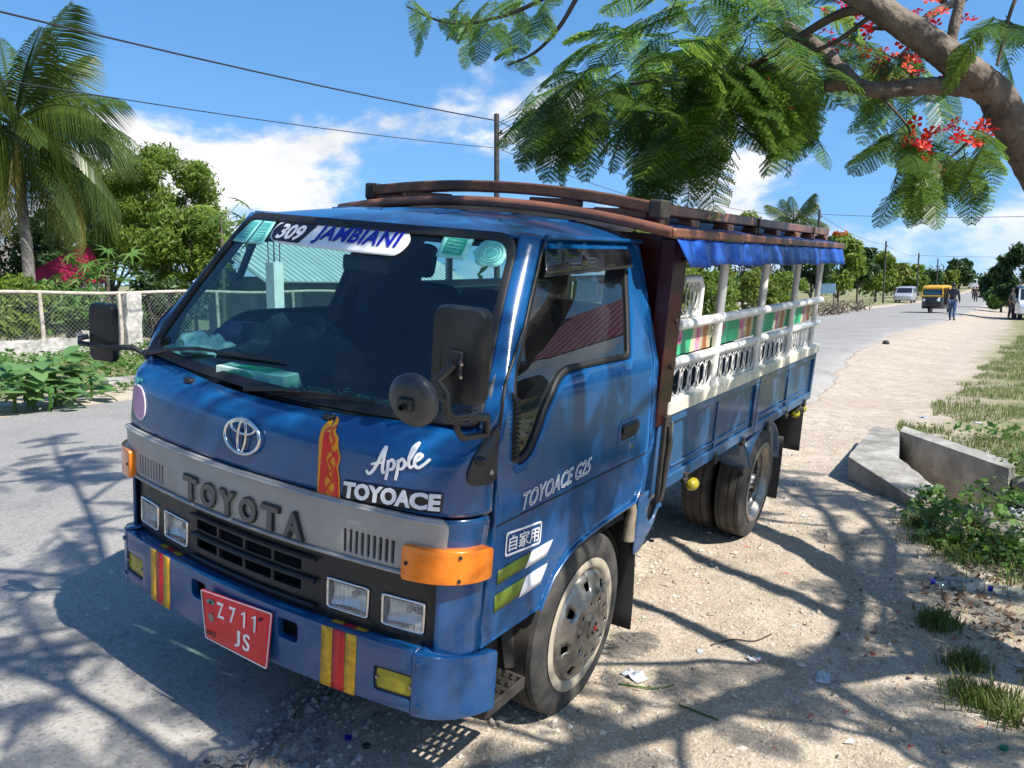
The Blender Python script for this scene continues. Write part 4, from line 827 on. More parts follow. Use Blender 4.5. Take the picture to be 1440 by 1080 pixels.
# plate behind the cab with the filler hole, filler pipe, marker lamps
panel(rnd([(1.50, .80), (1.50, .52), (1.58, .535), (1.70, .62), (1.80, .765), (1.80, .80)], .02), [circ(.055, 20, (1.665, .695))], .03, lambda y, z: Vector((.825, y, z))).build('filler_panel', M['paint_old'], P, 50, solid=.012)
MB().cyl((.72, 1.665, .695), (.80, 1.665, .695), .056, 18).build('filler_pipe', M['rubber'], P, 60)
MB().tube([(.80, 1.455, .80), (.81, 1.465, .74), (.80, 1.475, .68), (.80, 1.475, .60)], [.022, .022, .026, .03], 10).build('pipe_elbow', mat('tan_pipe', (.30, .25, .18), .55, .2, .2, 20), P, 60)
for y, z, x, nm in ((2.30, .655, .79, 0), (4.52, .675, .79, 0), (4.68, .69, .80, 0)):
    q = MB(); q.ball((x, y, z), .034, .052, .034); q.build('marker_lamp', M['yellow'] if y != 4.5 else mat('cream_lens', (.55, .48, .30), .4), P, 60)
# load bed
q = MB(); q.box(-.82, .82, 1.62, 4.70, .765, .80); q.build('bed_floor', M['chassis'], P)
for sg in (1, -1):
    x0, x1 = (.800, .838) if sg > 0 else (-.838, -.800)
    bo = [(1.725, 3.178), (3.192, 4.715)]
    for a, b in bo:
        q = MB(); q.box(x0+.012*(sg < 0), x1-.012*(sg > 0), a, b, .772, 1.128); dp = q.build('drop_side', M['paint_old'], P, bevel=.004)
        q = MB(); xo = sg*.826
        def bar(y0, y1, z0, z1): q.box(min(xo, sg*.842), max(xo, sg*.842), y0, y1, z0, z1)
        bar(a, b, 1.088, 1.128); bar(a, b, .772, .83); bar(a, a+.05, .83, 1.088); bar(b-.05, b, .83, 1.088)
        q.build('side_frame', M['paint_old'], dp, bevel=.005)
        q = MB(); y = (a+b)/2; q.box(min(xo, sg*.836), max(xo, sg*.836), a+.10, b-.10, .862, .872); q.box(min(xo, sg*.834), max(xo, sg*.834), y-.012, y+.012, .83, 1.088); q.build('side_rib', M['paint_old'], dp, bevel=.004)
        for yy in (a+.28, (a+b)/2, b-.22):
            q = MB(); q.box(min(sg*.83, sg*.856), max(sg*.83, sg*.856), yy-.018, yy+.018, .745, .80); q.cyl((sg*.85, yy-.03, .765), (sg*.85, yy+.03, .765), .010, 8); q.build('hinge', M['chassis'], dp, bevel=.003)
    q = MB(); q.box(min(sg*.79, sg*.842), max(sg*.79, sg*.842), 1.60, 1.715, .78, 1.13); q.build('bed_post', M['paint_old'], P, bevel=.008)
    lt = MB(); lt.box(min(sg*.842, sg*.862), max(sg*.842, sg*.862), 1.625, 1.685, .74, 1.14); lo = lt.build('latch_plate', M['chassis'], P, bevel=.004)
    MB().tube([(sg*.868, 1.645, 1.10), (sg*.874, 1.66, 1.02), (sg*.870, 1.655, .93), (sg*.872, 1.65, .82), (sg*.868, 1.64, .76)], [.010, .015, .014, .010, .012], 8).build('latch_lever', M['chassis'], lo, 60)
    MB().tube([(sg*.870, 1.675, 1.11), (sg*.872, 1.68, .98), (sg*.868, 1.668, .86)], .006, 6).build('latch_rod', M['steel'], lo, 60)
    # cream sill beam, posts, rails, lattice, painted boards
    q = MB(); q.box(min(sg*.792, sg*.850), max(sg*.792, sg*.850), 1.665, 4.735, 1.131, 1.196); q.build('sill_beam', M['cream'], P, bevel=.006)
    for y, r_ in ((2.29, .022), (3.04, .022), (3.80, .020), (4.49, .018)):
        MB().cyl((sg*.828, y, 1.19), (sg*.836, y-.04, 1.90), r_, 12).build('post', M['white'], P, 60)
    MB().tube([(sg*.828, 1.70, 1.368), (sg*.828, 4.66, 1.360)], .021, 12).build('lower_rail', M['white'], P, 60)
    MB().tube([(sg*.836, 1.70, 1.536), (sg*.836, 4.60, 1.532)], .024, 12).build('upper_rail', M['white'], P, 60)
RING = None
def ringmesh(a, b):
    m_ = MB(); m_.tube([(0, a*math.cos(t), b*math.sin(t)*(1-.12*abs(math.cos(t)))) for t in [2*math.pi*i/24 for i in range(24)]], .0031, 5, closed=True); return m_
bays = [(1.72, 2.28), (2.30, 3.03), (3.05, 3.79), (3.81, 4.48)]
for sg in (1, -1):
    for a, b in bays:
        n = max(3, round((b-a)/.105)); d = (b-a)/n
        q = MB(); q.box(sg*.826-.004, sg*.826+.004, a, b, 1.197, 1.203); q.box(sg*.826-.004, sg*.826+.004, a, b, 1.338, 1.344); lp = q.build('lattice_panel', M['white'], P)
        for k in range(n+1):
            y = a+d*k if 0 < k < n else (a+d*.5 if k == 0 else b-d*.5)
            if RING is None:
                RING = ringmesh(.101, .073).build('lattice_ring', M['white'], lp, 60); RING.location = (sg*.826, y, 1.270); o = RING
            else: o = link_copy(RING, lp, (sg*.826, y, 1.270))
            o.scale = (1, d/.101 if 0 < k < n else d*.5/.101, 1)
            if 0 < k < n: link_copy(RING, lp, (sg*.826+.003, y, 1.270), None, (1, .22, .97))
    # high lattice end piece behind the maroon board
    q = MB(); q.tube([(sg*.828, 1.72, 1.735), (sg*.828, 1.93, 1.735), (sg*.828, 1.965, 1.70), (sg*.828, 1.965, 1.55)], .017, 8); q.tube([(sg*.828, 1.72, 1.57), (sg*.828, 1.95, 1.57)], .008, 6); lp = q.build('end_lattice', M['white'], P, 60)
    for k in range(3):
        link_copy(RING, lp, (sg*.828, 1.80+.055*k, 1.652), None, (1, .75, 1.08)); link_copy(RING, lp, (sg*.831, 1.80+.055*k, 1.652), None, (1, .24, 1.05))
def boardmat():
    m = bpy.data.materials.new('painted_flower_board'); m.use_nodes = True; t = m.node_tree; b = t.nodes['Principled BSDF']; N = t.nodes.new; K = t.links.new
    tc = N('ShaderNodeTexCoord'); nz = N('ShaderNodeTexNoise'); nz.inputs['Scale'].default_value = 14; nz.inputs['Detail'].default_value = 4; K(tc.outputs['Object'], nz.inputs[0])
    s = N('ShaderNodeSeparateXYZ'); K(tc.outputs['Object'], s.inputs[0]); ad = N('ShaderNodeMath'); ad.operation = 'MULTIPLY_ADD'; K(nz.outputs[0], ad.inputs[0]); ad.inputs[1].default_value = .07; K(s.outputs[1], ad.inputs[2])
    md = N('ShaderNodeMath'); md.operation = 'MULTIPLY'; K(ad.outputs[0], md.inputs[0]); md.inputs[1].default_value = 1.36; fr = N('ShaderNodeMath'); fr.operation = 'FRACT'; K(md.outputs[0], fr.inputs[0])
    cr = N('ShaderNodeValToRGB'); cr.color_ramp.interpolation = 'CONSTANT'; e = cr.color_ramp.elements
    seq = [(0, (.45, .15, .05)), (.05, (.62, .54, .34)), (.12, (.05, .40, .20)), (.20, (.10, .52, .28)), (.48, (.05, .42, .20)), (.74, (.62, .54, .36)), (.81, (.62, .28, .40)), (.88, (.60, .52, .34)), (.95, (.50, .18, .07))]
    e[0].position = 0; e[0].color = (*seq[0][1], 1); e[1].position = seq[1][0]; e[1].color = (*seq[1][1], 1)
    for p_, c_ in seq[2:]: el = e.new(p_); el.color = (*c_, 1)
    K(fr.outputs[0], cr.inputs[0]); K(cr.outputs[0], b.inputs['Base Color']); b.inputs['Roughness'].default_value = .45; return m
BM = boardmat()
for sg in (1, -1):
    for a, b in bays:
        bd_ = MB(); bd_.box(sg*.800-.006, sg*.800+.006, a+.01, b-.01, 1.385, 1.515); bo = bd_.build('painted_board', BM, P, bevel=.003)
        for k, yy in enumerate((a+(b-a)*.18, a+(b-a)*.62)):
            q = MB(); xo = sg*.8075
            for (dy, dz, r1, r2, an) in ((0, .03, .018, .034, 0), (-.015, .022, .013, .03, .5), (.015, .022, .013, .03, -.5)):
                q.add([(xo, yy+dy+r1*math.cos(t)*math.cos(an)-r2*math.sin(t)*math.sin(an), 1.44+dz+r1*math.cos(t)*math.sin(an)+r2*math.sin(t)*math.cos(an)) for t in [i*.628 for i in range(10)]], [tuple(range(10)) if sg > 0 else tuple(range(9, -1, -1))])
            q.build('painted_flower', mat('flower_pink', (.70, .24, .42), .5, 0, .3, 30), bo, 0)
# benches and the front bulkhead
for sg in (1, -1):
    q = MB(); q.box(min(sg*.46, sg*.79), max(sg*.46, sg*.79), 1.72, 4.6, 1.10, 1.18); q.build('bench', M['seat'], P, bevel=.02)
panel(rnd(rect(-.80, .80, .80, 1.92), .01), [rnd(rect(-.52, .52, 1.44, 1.80), .03)], .15, lambda x, z: Vector((x, 1.585, z))).build('bulkhead', M['maroon'], P, 0, solid=.025)
for sg in (1, -1):
    q = MB(); q.box(min(sg*.775, sg*.845), max(sg*.775, sg*.845), 1.552, 1.700, 1.10, 1.905); mbd = q.build('maroon_board', M['maroon'], P, bevel=.006)
    for z in (1.82, 1.56, 1.36): MB().ball((sg*.847, 1.64, z), .012, .012, .012).build('bolt', M['chassis'], mbd)
# canopy
ZC = lambda x, t=0.: 1.942+.075*(1-(x/.88)**2)
cy0, cy1 = 1.40, 4.86
q = MB(); q.grid(lambda x, y: Vector((x, y, ZC(x)+.006*math.sin(y*9+x*5)+.004*math.sin(x*23))), [-.88+1.76*i/24 for i in range(25)], [cy0+(cy1-cy0)*i/40 for i in range(41)])
can = q.build('canopy', M['tarpdark'], P, 60, solid=.02)
q = MB(); q.tube([(x, cy0-.012, ZC(x)-.012) for x in [-.885+1.77*i/24 for i in range(25)]], .022, 8); q.build('front_moulding', M['woodred'], P, 60)
for sg in (1, -1):
    q = MB(); q.box(min(sg*.865, sg*.900), max(sg*.865, sg*.900), cy0-.02, cy1+.02, 1.910, 1.948); q.build('side_moulding', M['woodred'], P, bevel=.008)
    rg = random.Random(7); ph = [rg.uniform(0, 6) for _ in range(6)]
    def val(y, v, sg=sg):
        w1 = .007*math.sin(y*19+ph[0]+2*math.sin(y*3.1))+.005*math.sin(y*37+ph[1])+.006*math.sin(y*6.3+ph[2])
        y2 = y-.10*(1-v)*(1 if y < 1.6 else 0)
        return Vector((sg*(.885+w1*(.3+v)*1.2+.03*v), y2, 1.908-.108*v-.006*math.sin(y*8.3+ph[3])*v))
    q = MB(); q.grid(val, [1.53+(4.84-1.53)*i/220 for i in range(221)], [0, .2, .45, .7, 1.])
    q.build('valance', M['tarp'], P, 60, solid=.004)
# wooden rack on the roof
q = MB(); n = 20
def rk(x): return 2.018+.058*(1-(x/.80)**2)
def rsec(x, k): return [Vector((x, 1.44, rk(x)-.026)), Vector((x, 1.52, rk(x)-.026)), Vector((x, 1.52, rk(x)+.024)), Vector((x, 1.44, rk(x)+.024))]
vs = [v for i in range(n+1) for v in rsec(-.74+1.54*i/n, 0)]; fs = [(i*4+j, i*4+(j+1) % 4, i*4+4+(j+1) % 4, i*4+4+j) for i in range(n) for j in range(4)]+[(3, 2, 1, 0), (n*4, n*4+1, n*4+2, n*4+3)]
q.add(vs, fs); rk_o = q.build('rack_front_beam', M['wood'], P, 40, bevel=.008)
for x in (-.735, .785): qq = MB(); qq.box(x-.03, x+.03, 1.43, 1.53, rk(x)-.042, rk(x)+.036); qq.build('beam_end', M['chassis'], rk_o, bevel=.01)
for x in (-.40, .30, .62, -.65): qq = MB(); qq.box(x-.12, x+.12, 1.45, 1.51, ZC(x), rk(x)-.029); qq.build('beam_block', M['wood'], rk_o, bevel=.004)
for sg in (1, -1):
    q = MB(); q.box(min(sg*.69, sg*.76), max(sg*.69, sg*.76), 1.52, 4.93, 1.998, 2.046); rb = q.build('rack_side_beam', M['woodred'], P, bevel=.006)
    for y in (1.60, 1.98, 2.5, 3.0, 3.45, 3.95, 4.4, 4.85): qq = MB(); qq.box(min(sg*.685, sg*.765), max(sg*.685, sg*.765), y-.05, y+.05, ZC(.72)-.01, 1.994); qq.build('rack_block', M['woodred'], rb, bevel=.006)
    for y in (1.62, 3.0, 4.4): qq = MB(); qq.box(min(sg*.684, sg*.768), max(sg*.684, sg*.768), y-.012, y+.012, 1.96, 2.045); qq.build('rack_strap', M['chassis'], rb, bevel=.002)
for y in (2.3, 3.2, 4.1, 4.88): q = MB(); q.box(-.69, .69, y-.05, y+.05, 2.002, 2.028); q.build('rack_slat', M['wood'], P, bevel=.006)
q = MB(); q.box(-.82, .82, 4.70, 4.735, .772, 1.128); q.build('tail_board', M['paint_old'], P, bevel=.006)
# ------------------------------------------------------------------ flame tree leaning over the truck
M['bark'] = mat('grey_bark', (.075, .056, .042), .92, 0, 0, 11, col2=(.23, .185, .145), bump=1.0, bscale=30, detail=12)
M['twig'] = mat('twig_bark', (.085, .065, .048), .9, 0, .3, 12, bump=.3)
M['flame_leaf'] = leafmat('fern_leaf', [(.040, .095, .015), (.070, .150, .020), (.135, .215, .030), (.045, .112, .019)], .40, .50, 2.4)
M['flame_flower'] = leafmat('scarlet_flower', [(.62, .020, .006), (.75, .07, .008), (.55, .010, .010)], .5, .3, 1.2)
FT = empty('flame_tree', (2.75, .62, zg(2.75, .62))); tag(FT, 'leaning flame tree with ferny leaves and scarlet flowers reaching over the truck', 'tree')
FI = FT.matrix_basis.inverted() if False else Matrix.Translation(-Vector(FT.location))
def fl_(p): return FI @ Vector(p)
def smooth(pts, k=5):
    P_ = [Vector(p) for p in pts]; o = []
    for i in range(len(P_)-1):
        a, b, c, d = P_[max(i-1, 0)], P_[i], P_[i+1], P_[min(i+2, len(P_)-1)]
        for j in range(k): t = j/k; o.append(.5*((2*b)+(c-a)*t+(2*a-5*b+4*c-d)*t*t+(3*b-a-3*c+d)*t**3))
    return o+[P_[-1]]
def limb(name, pts, r0, r1, m='bark', n=12, wob=.05, parent=FT, k=5):
    Q = smooth(pts, k); L_ = len(Q); rg = random.Random(len(pts)*7+int(r0*1000)); rs = [(r0+(r1-r0)*i/(L_-1))*(1+wob*rg.uniform(-1, 1)) for i in range(L_)]
    return MB().tube([fl_(q) for q in Q], rs, n).build(name, M[m], parent, 60), Q
tk = [(2.75, .62, -.1), (2.70, .68, .35), (2.45, 1.10, .80), (2.15, 1.70, 1.40), at(1500, 305, 4.30), at(1440, 208, 4.2), at(1400, 132, 4.12), at(1345, 88, 4.05), at(1290, 48, 4.0), at(1215, -2, 3.95), at(1120, -70, 3.9), at(1020, -160, 3.9)]
limb('trunk', tk[:7], .120, .084, n=18, k=14, wob=.035); limb('limb', tk[6:], .083, .046, n=16, k=12, wob=.035)
limb('limb', [at(1392, 128, 4.12), at(1340, 121, 4.1), at(1290, 122, 4.1), at(1235, 127, 4.12), at(1192, 118, 4.15), at(1160, 121, 4.17)], .050, .032, k=12, wob=.08)
limb('limb', [at(1198, 116, 4.15), at(1172, 90, 4.22), at(1158, 74, 4.26), at(1132, 54, 4.35), at(1105, 36, 4.5)], .045, .028, k=6, wob=.08)
limb('branch', [at(1230, 12, 3.95), at(1185, 18, 4.0), at(1135, 45, 4.1), at(1080, 80, 4.2), at(1025, 104, 4.3), at(950, 112, 4.4), at(880, 120, 4.5), at(820, 150, 4.5)], .026, .008, 'twig', 8)
limb('branch', [at(1225, 22, 3.96), at(1180, 56, 4.05), at(1145, 72, 4.1), at(1100, 92, 4.15), at(1060, 100, 4.2)], .013, .006, 'twig', 6)
limb('branch', [at(1356, -40, 4.0), at(1350, 0, 4.0), at(1338, 55, 4.03), at(1335, 80, 4.05)], .022, .030, 'bark', 8)
limb('branch', [at(1440, -30, 3.6), at(1420, 20, 3.6), at(1408, 70, 3.62), at(1402, 92, 3.62)], .010, .006, 'twig', 6)
limb('branch', [at(1392, 148, 4.1), at(1372, 185, 4.1), at(1345, 215, 4.1), at(1310, 235, 4.1), at(1290, 240, 4.1)], .010, .005, 'twig', 6)
limb('branch', [at(840, -60, 3.6), at(812, -5, 3.7), at(785, 40, 3.75), at(752, 74, 3.8), at(713, 92, 3.85)], .014, .005, 'twig', 6)
limb('branch', [at(830, -40, 3.6), at(760, 0, 3.65), at(715, 20, 3.7), at(665, 32, 3.7), at(620, 30, 3.7), at(572, 9, 3.75)], .012, .004, 'twig', 6)
limb('branch', [at(1230, 127, 4.12), at(1275, 175, 4.1), at(1280, 200, 4.1), at(1290, 225, 4.1)], .008, .004, 'twig', 6)
limb('branch', [at(1020, -160, 3.9), at(940, -90, 3.8), at(840, -60, 3.6), at(700, -80, 3.4)], .05, .018, 'bark', 8)
limb('branch', [at(1215, -2, 3.95), at(1270, -20, 4.2), at(1330, 10, 4.6), at(1240, 40, 4.9), at(1160, 20, 5.2)], .022, .010, 'twig', 8)
limb('branch', [at(1290, 48, 4.0), at(1310, 20, 4.3), at(1370, -10, 4.6), at(1410, -40, 5)], .03, .014, 'twig', 8)
# crown above and beside the camera (its shade falls on the truck and the ground)
over = [[(2.45, 1.10, .85), (2.9, .9, 1.9), (3.3, .4, 2.9), (3.5, -.5, 3.7), (3.2, -1.7, 4.3), (2.4, -3.2, 4.8)], [(3.3, .4, 2.9), (3.9, 1.0, 3.6), (4.2, 2.2, 4.3), (4.0, 3.6, 4.8)], [(3.5, -.5, 3.7), (2.7, -.6, 4.3), (1.6, -1.0, 4.9), (.4, -1.6, 5.3)], [(3.9, 1.0, 3.6), (3.2, 1.6, 4.2), (2.4, 2.4, 4.9), (1.8, 3.6, 5.3)], [(3.3, .4, 2.9), (2.7, .7, 3.5), (2.2, .5, 4.0), (1.6, .8, 4.4)], [(3.2, -1.7, 4.3), (3.9, -2.8, 4.6), (4.0, -4.2, 4.9)], [(3.3, .4, 2.9), (4.1, .1, 3.4), (4.9, -.3, 4.0)], [(2.9, .9, 1.9), (3.2, 1.6, 2.6), (3.4, 2.6, 3.1), (3.3, 3.6, 3.5)], [(1.6, -1.0, 4.9), (.6, -.4, 5.2), (-.6, .2, 5.4)], [(3.2, -1.7, 4.3), (2.4, -1.7, 4.7), (1.5, -1.9, 5.0)]]
OV = []
for i, b in enumerate(over): o, Q = limb('branch', b, (.11, .07, .06, .06, .055, .05, .045, .06, .03, .035, .03)[i], .02, 'bark', 9); OV.append(Q)
rg = random.Random(12)
for Q in list(OV):
    for k in range(7):
        a = rg.choice(Q[4:]); d = Vector((rg.uniform(-1, 1), rg.uniform(-1, 1), rg.uniform(-.1, .5))); o, q = limb('branch', [a, a+d*.5+Vector((0, 0, .08)), a+d*1.0, a+d*1.35-Vector((0, 0, .08))], .026, .007, 'twig', 6, k=3); OV.append(q)
# a feathery leaf: stalk, paired side stalks, fine leaflets
def fern(droop, seed, np_=14, nl=10):
    r = random.Random(seed); v = []; f = []
    mb = MB()
    def axis_(t): return Vector((t, .04*math.sin(t*3+seed), -droop*t*t))
    mb.tube([axis_(t/8) for t in range(9)], [.010-.0008*t for t in range(9)], 4)
    for i in range(np_):
        t = .16+.82*i/(np_-1); a = axis_(t); ln = .27*math.sin(math.pi*(.16+.80*(i/(np_-1))))**.8+.03
        for sgn in (1, -1):
            an = R(62+r.uniform(-8, 8)); d = Vector((math.cos(an), sgn*math.sin(an), -.18-.25*r.random())).normalized(); n_ = Vector((-d.y*sgn, d.x*sgn, 0)).normalized()
            for j in range(nl):
                u = (j+.6)/nl; c = a+d*ln*u-Vector((0, 0, .10*ln*u*u)); lw = .060*(1-.38*u); hh = ln/nl*.56
                for s2 in (1, -1):
                    tip = c+n_*s2*lw+d*.012-Vector((0, 0, .008)); b = len(v); m1 = c+(tip-c)*.5
                    v += [c, m1+d*hh, tip, m1-d*hh]; f.append((b, b+1, b+2, b+3))
            mb.tube([a, a+d*ln-Vector((0, 0, .10*ln))], .003, 3, cap=False)
    mb.add(v, f); return mb
LEAFV = []
def leaf_at(base, d, L_, roll=0., var=None):
    """one feathery leaf growing from base towards d"""
    d = Vector(d).normalized(); z = Vector((0, 0, 1))-d*d.z; z = z.normalized() if z.length > .05 else d.orthogonal().normalized(); y = z.cross(d)
    m_ = Matrix((d, y, z)).transposed().to_4x4(); m_ = m_ @ Matrix.Rotation(roll, 4, 'X')
    k = rgl.randrange(3) if var is None else var
    if len(LEAFV) <= k:
        while len(LEAFV) <= k: LEAFV.append(fern((.10, .28, .5)[len(LEAFV)], len(LEAFV)).build('leaf', M['flame_leaf'], FT, 0))
        o = LEAFV[k]
    else: o = link_copy(LEAFV[k], FT)
    o.matrix_basis = Matrix.Translation(fl_(base)) @ m_ @ Matrix.Scale(L_, 4); return o
rgl = random.Random(77); NL = 0
# (twig tip px, py, depth, spread px, leaves, length, downward pull)
CL = [(890, 110, 4.45, 80, 20, .40, .4), (830, 135, 4.45, 60, 16, .36, .4), (960, 115, 4.45, 75, 22, .40, .5), (775, 140, 4.5, 30, 8, .30, .5), (870, 165, 4.5, 75, 17, .36, .8), (1000, 95, 4.5, 45, 18, .42, .4), (930, 60, 4.5, 60, 11, .40, .1), (985, 160, 4.5, 35, 10, .40, 1.0), (850, 85, 4.5, 50, 6, .38, .1),
      (1040, 40, 4.6, 60, 16, .42, .3), (1120, 105, 4.7, 45, 14, .36, .5), (1130, 150, 4.7, 30, 10, .34, .8), (1160, 60, 4.9, 55, 11, .38, .4), (1220, 80, 5.0, 40, 8, .36, .5), (1290, 95, 5.1, 50, 9, .38, .5), (980, 5, 4.6, 60, 9, .42, .2), (1090, 5, 4.8, 55, 10, .40, .2),
      (1280, 205, 4.15, 35, 12, .30, .6), (1330, 215, 4.15, 35, 9, .30, .5), (1265, 170, 4.2, 25, 5, .28, .5), (1370, 195, 4.15, 30, 8, .30, .3), (1290, 245, 4.15, 15, 6, .26, .9),
      (690, 5, 3.7, 45, 9, .21, .3), (620, 12, 3.7, 25, 5, .17, .3), (580, 6, 3.75, 14, 4, .17, .2), (745, 5, 3.7, 30, 7, .21, .4), (660, 22, 3.7, 20, 5, .18, .5), (735, 78, 3.85, 18, 4, .15, .1), (1405, 25, 3.7, 22, 5, .26, .4), (1370, 40, 4.8, 40, 4, .34, .4)]
for px, py, dp, sp, n_, L_, dn in CL:
    for i in range(n_):
        a = rgl.uniform(0, 6.28); rr = math.sqrt(rgl.random()); b = at(px+sp*rr*math.cos(a), py+sp*.8*rr*math.sin(a), dp+rgl.uniform(-.6, .6))
        c = at(px, py, dp); out_ = b-c; out_.z *= .3; d = out_.normalized()*.7+Vector((rgl.uniform(-1, 1), rgl.uniform(-1, 1), 0))*.65+Vector((0, 0, -dn*rgl.uniform(.2, 1.3)))
        leaf_at(b, d, L_*rgl.uniform(.85, 1.25), rgl.uniform(-.5, .5)); NL += 1
# rest of the crown, too many to pick apart
src = [fern(.25, 31, 9, 5), fern(.45, 32, 9, 5)]
big = []; bf = []; nb = 0; rr_ = np.random.default_rng(9); arr = [np.array(s_.v) for s_ in src]; farr = [s_.f for s_ in src]
for Q in OV:
    for k in range(9 if len(Q) > 14 else 7):
        q = Q[min(len(Q)-1, int(len(Q)*(.35+.65*rr_.random())))]; d = Vector((rr_.normal(), rr_.normal(), rr_.uniform(-.9, .3))).normalized(); z = (Vector((0, 0, 1))-d*d.z).normalized(); y = z.cross(d); s_ = rr_.uniform(.34, .5); w_ = rr_.integers(2)
        mt = np.array([d, y, z]); pts = arr[w_]*s_ @ mt + np.array(fl_(q)); big.append(pts); bf += [tuple(i+nb for i in f_) for f_ in farr[w_]]; nb += len(pts)
o = mesh_obj('upper_foliage', np.concatenate(big).tolist(), bf, M['flame_leaf'], FT, 0); o['kind'] = 'stuff'
# flowers
def flower():
    mb = MB()
    for k in range(5):
        a = 2*math.pi*k/5; c, s_ = math.cos(a), math.sin(a); pts = [(0, 0, 0), (.35, .10, .10), (.75, .34, .30), (1.0, .12, .22), (1.0, -.12, .22), (.75, -.34, .30), (.35, -.10, .10)]
        mb.add([(x*c-y*s_, x*s_+y*c, z) for x, y, z in pts], [(0, 1, 6), (1, 2, 5, 6), (2, 3, 4, 5)])
    for k in range(4): a = 1.5*k; mb.tube([(0, 0, 0), (.2*math.cos(a), .2*math.sin(a), .7)], .03, 3)
    return mb
FL0 = None
for px, py, dp, sp, n_ in ((1200, 52, 4.4, 30, 16), (1185, 65, 4.7, 14, 4), (1245, 98, 4.5, 16, 10), (1282, 88, 4.4, 18, 12), (1232, 78, 4.8, 12, 4), (1100, 135, 4.6, 20, 7), (1085, 120, 4.6, 8, 3), (1295, 198, 3.95, 18, 14), (1303, 222, 3.95, 15, 11), (1345, 182, 3.95, 18, 9), (1378, 198, 3.95, 14, 8), (1310, 15, 4.2, 26, 14), (1195, 4, 4.3, 14, 3), (1330, 90, 4.6, 12, 4), (1385, 178, 4.1, 10, 3)):
    for i in range(n_):
        b = at(px+rgl.gauss(0, sp*.85), py+rgl.gauss(0, sp*.75), dp+rgl.uniform(-.15, .15))
        if FL0 is None: FL0 = flower().build('flower', M['flame_flower'], FT, 0); o = FL0
        else: o = link_copy(FL0, FT)
        o.location = fl_(b); o.rotation_euler = (rgl.uniform(-1, 1), rgl.uniform(-1, 1), rgl.uniform(0, 6)); o.scale = (rgl.uniform(.028, .046),)*3
# ------------------------------------------------------------------ other plants
M['neem'] = leafmat('neem_leaf', [(.050, .110, .014), (.125, .200, .024), (.20, .260, .038), (.080, .150, .020)], .45, .42, 1.8)
M['dkleaf'] = leafmat('dark_leaf', [(.012, .038, .010), (.028, .070, .014), (.050, .100, .020)], .45, .25, 1.6)
M['ylleaf'] = leafmat('yellow_green_leaf', [(.070, .120, .016), (.13, .18, .025), (.19, .21, .035)], .45, .35, 1.5)
M['redfl'] = leafmat('orange_red_bloom', [(.50, .06, .01), (.62, .12, .02), (.10, .12, .02)], .5, .25, 1.2)
M['palm'] = leafmat('palm_leaflet', [(.035, .070, .014), (.075, .115, .020), (.055, .095, .018)], .34, .3, 1.7); M['palmdry'] = leafmat('old_palm_leaflet', [(.15, .15, .030), (.20, .17, .040), (.09, .11, .022)], .5, .3, 1.4)
M['weed'] = leafmat('weed_leaf', [(.040, .11, .018), (.080, .17, .028), (.12, .21, .045)], .45, .3, 1.6); M['broad'] = leafmat('broad_leaf', [(.07, .16, .045), (.11, .22, .07), (.15, .26, .09)], .4, .3, 1.4)
M['grass'] = leafmat('grass_blade', [(.055, .12, .018), (.10, .16, .030), (.20, .20, .070), (.075, .14, .022)], .6, .3, 1.4)
def leafcloud(clumps, n, leaf, seed, asp=.42, down=.25):
    """n separate leaves spread through round clumps, denser to their skin"""
    r = np.random.default_rng(seed); C_ = np.array([c[:3] for c in clumps]); Rr = np.array([c[3] for c in clumps]); w_ = Rr**2; k = r.choice(len(clumps), n, p=w_/w_.sum())
    d = r.normal(size=(n, 3)); d /= np.linalg.norm(d, axis=1)[:, None]; rad = Rr[k]*(r.random(n)**.45)*(1+.12*r.normal(size=n)); p = C_[k]+d*rad[:, None]*np.array([1, 1, .78])
    nn = d*.8+r.normal(size=(n, 3))*.75+np.array([0, 0, .55]); nn /= np.linalg.norm(nn, axis=1)[:, None]
    t = np.cross(nn, r.normal(size=(n, 3))); t[:, 2] -= down; t /= np.linalg.norm(t, axis=1)[:, None]; b = np.cross(nn, t); s = leaf*r.uniform(.6, 1.35, n)
    v = np.stack([p-t*s[:, None], p+b*(s*asp)[:, None]+nn*(s*.12)[:, None], p+t*s[:, None]-np.array([0, 0, 1])*(s*.25)[:, None], p-b*(s*asp)[:, None]+nn*(s*.12)[:, None]], 1)
    return v.reshape(-1, 3), (np.arange(n)[:, None]*4+np.arange(4)[None]).tolist()
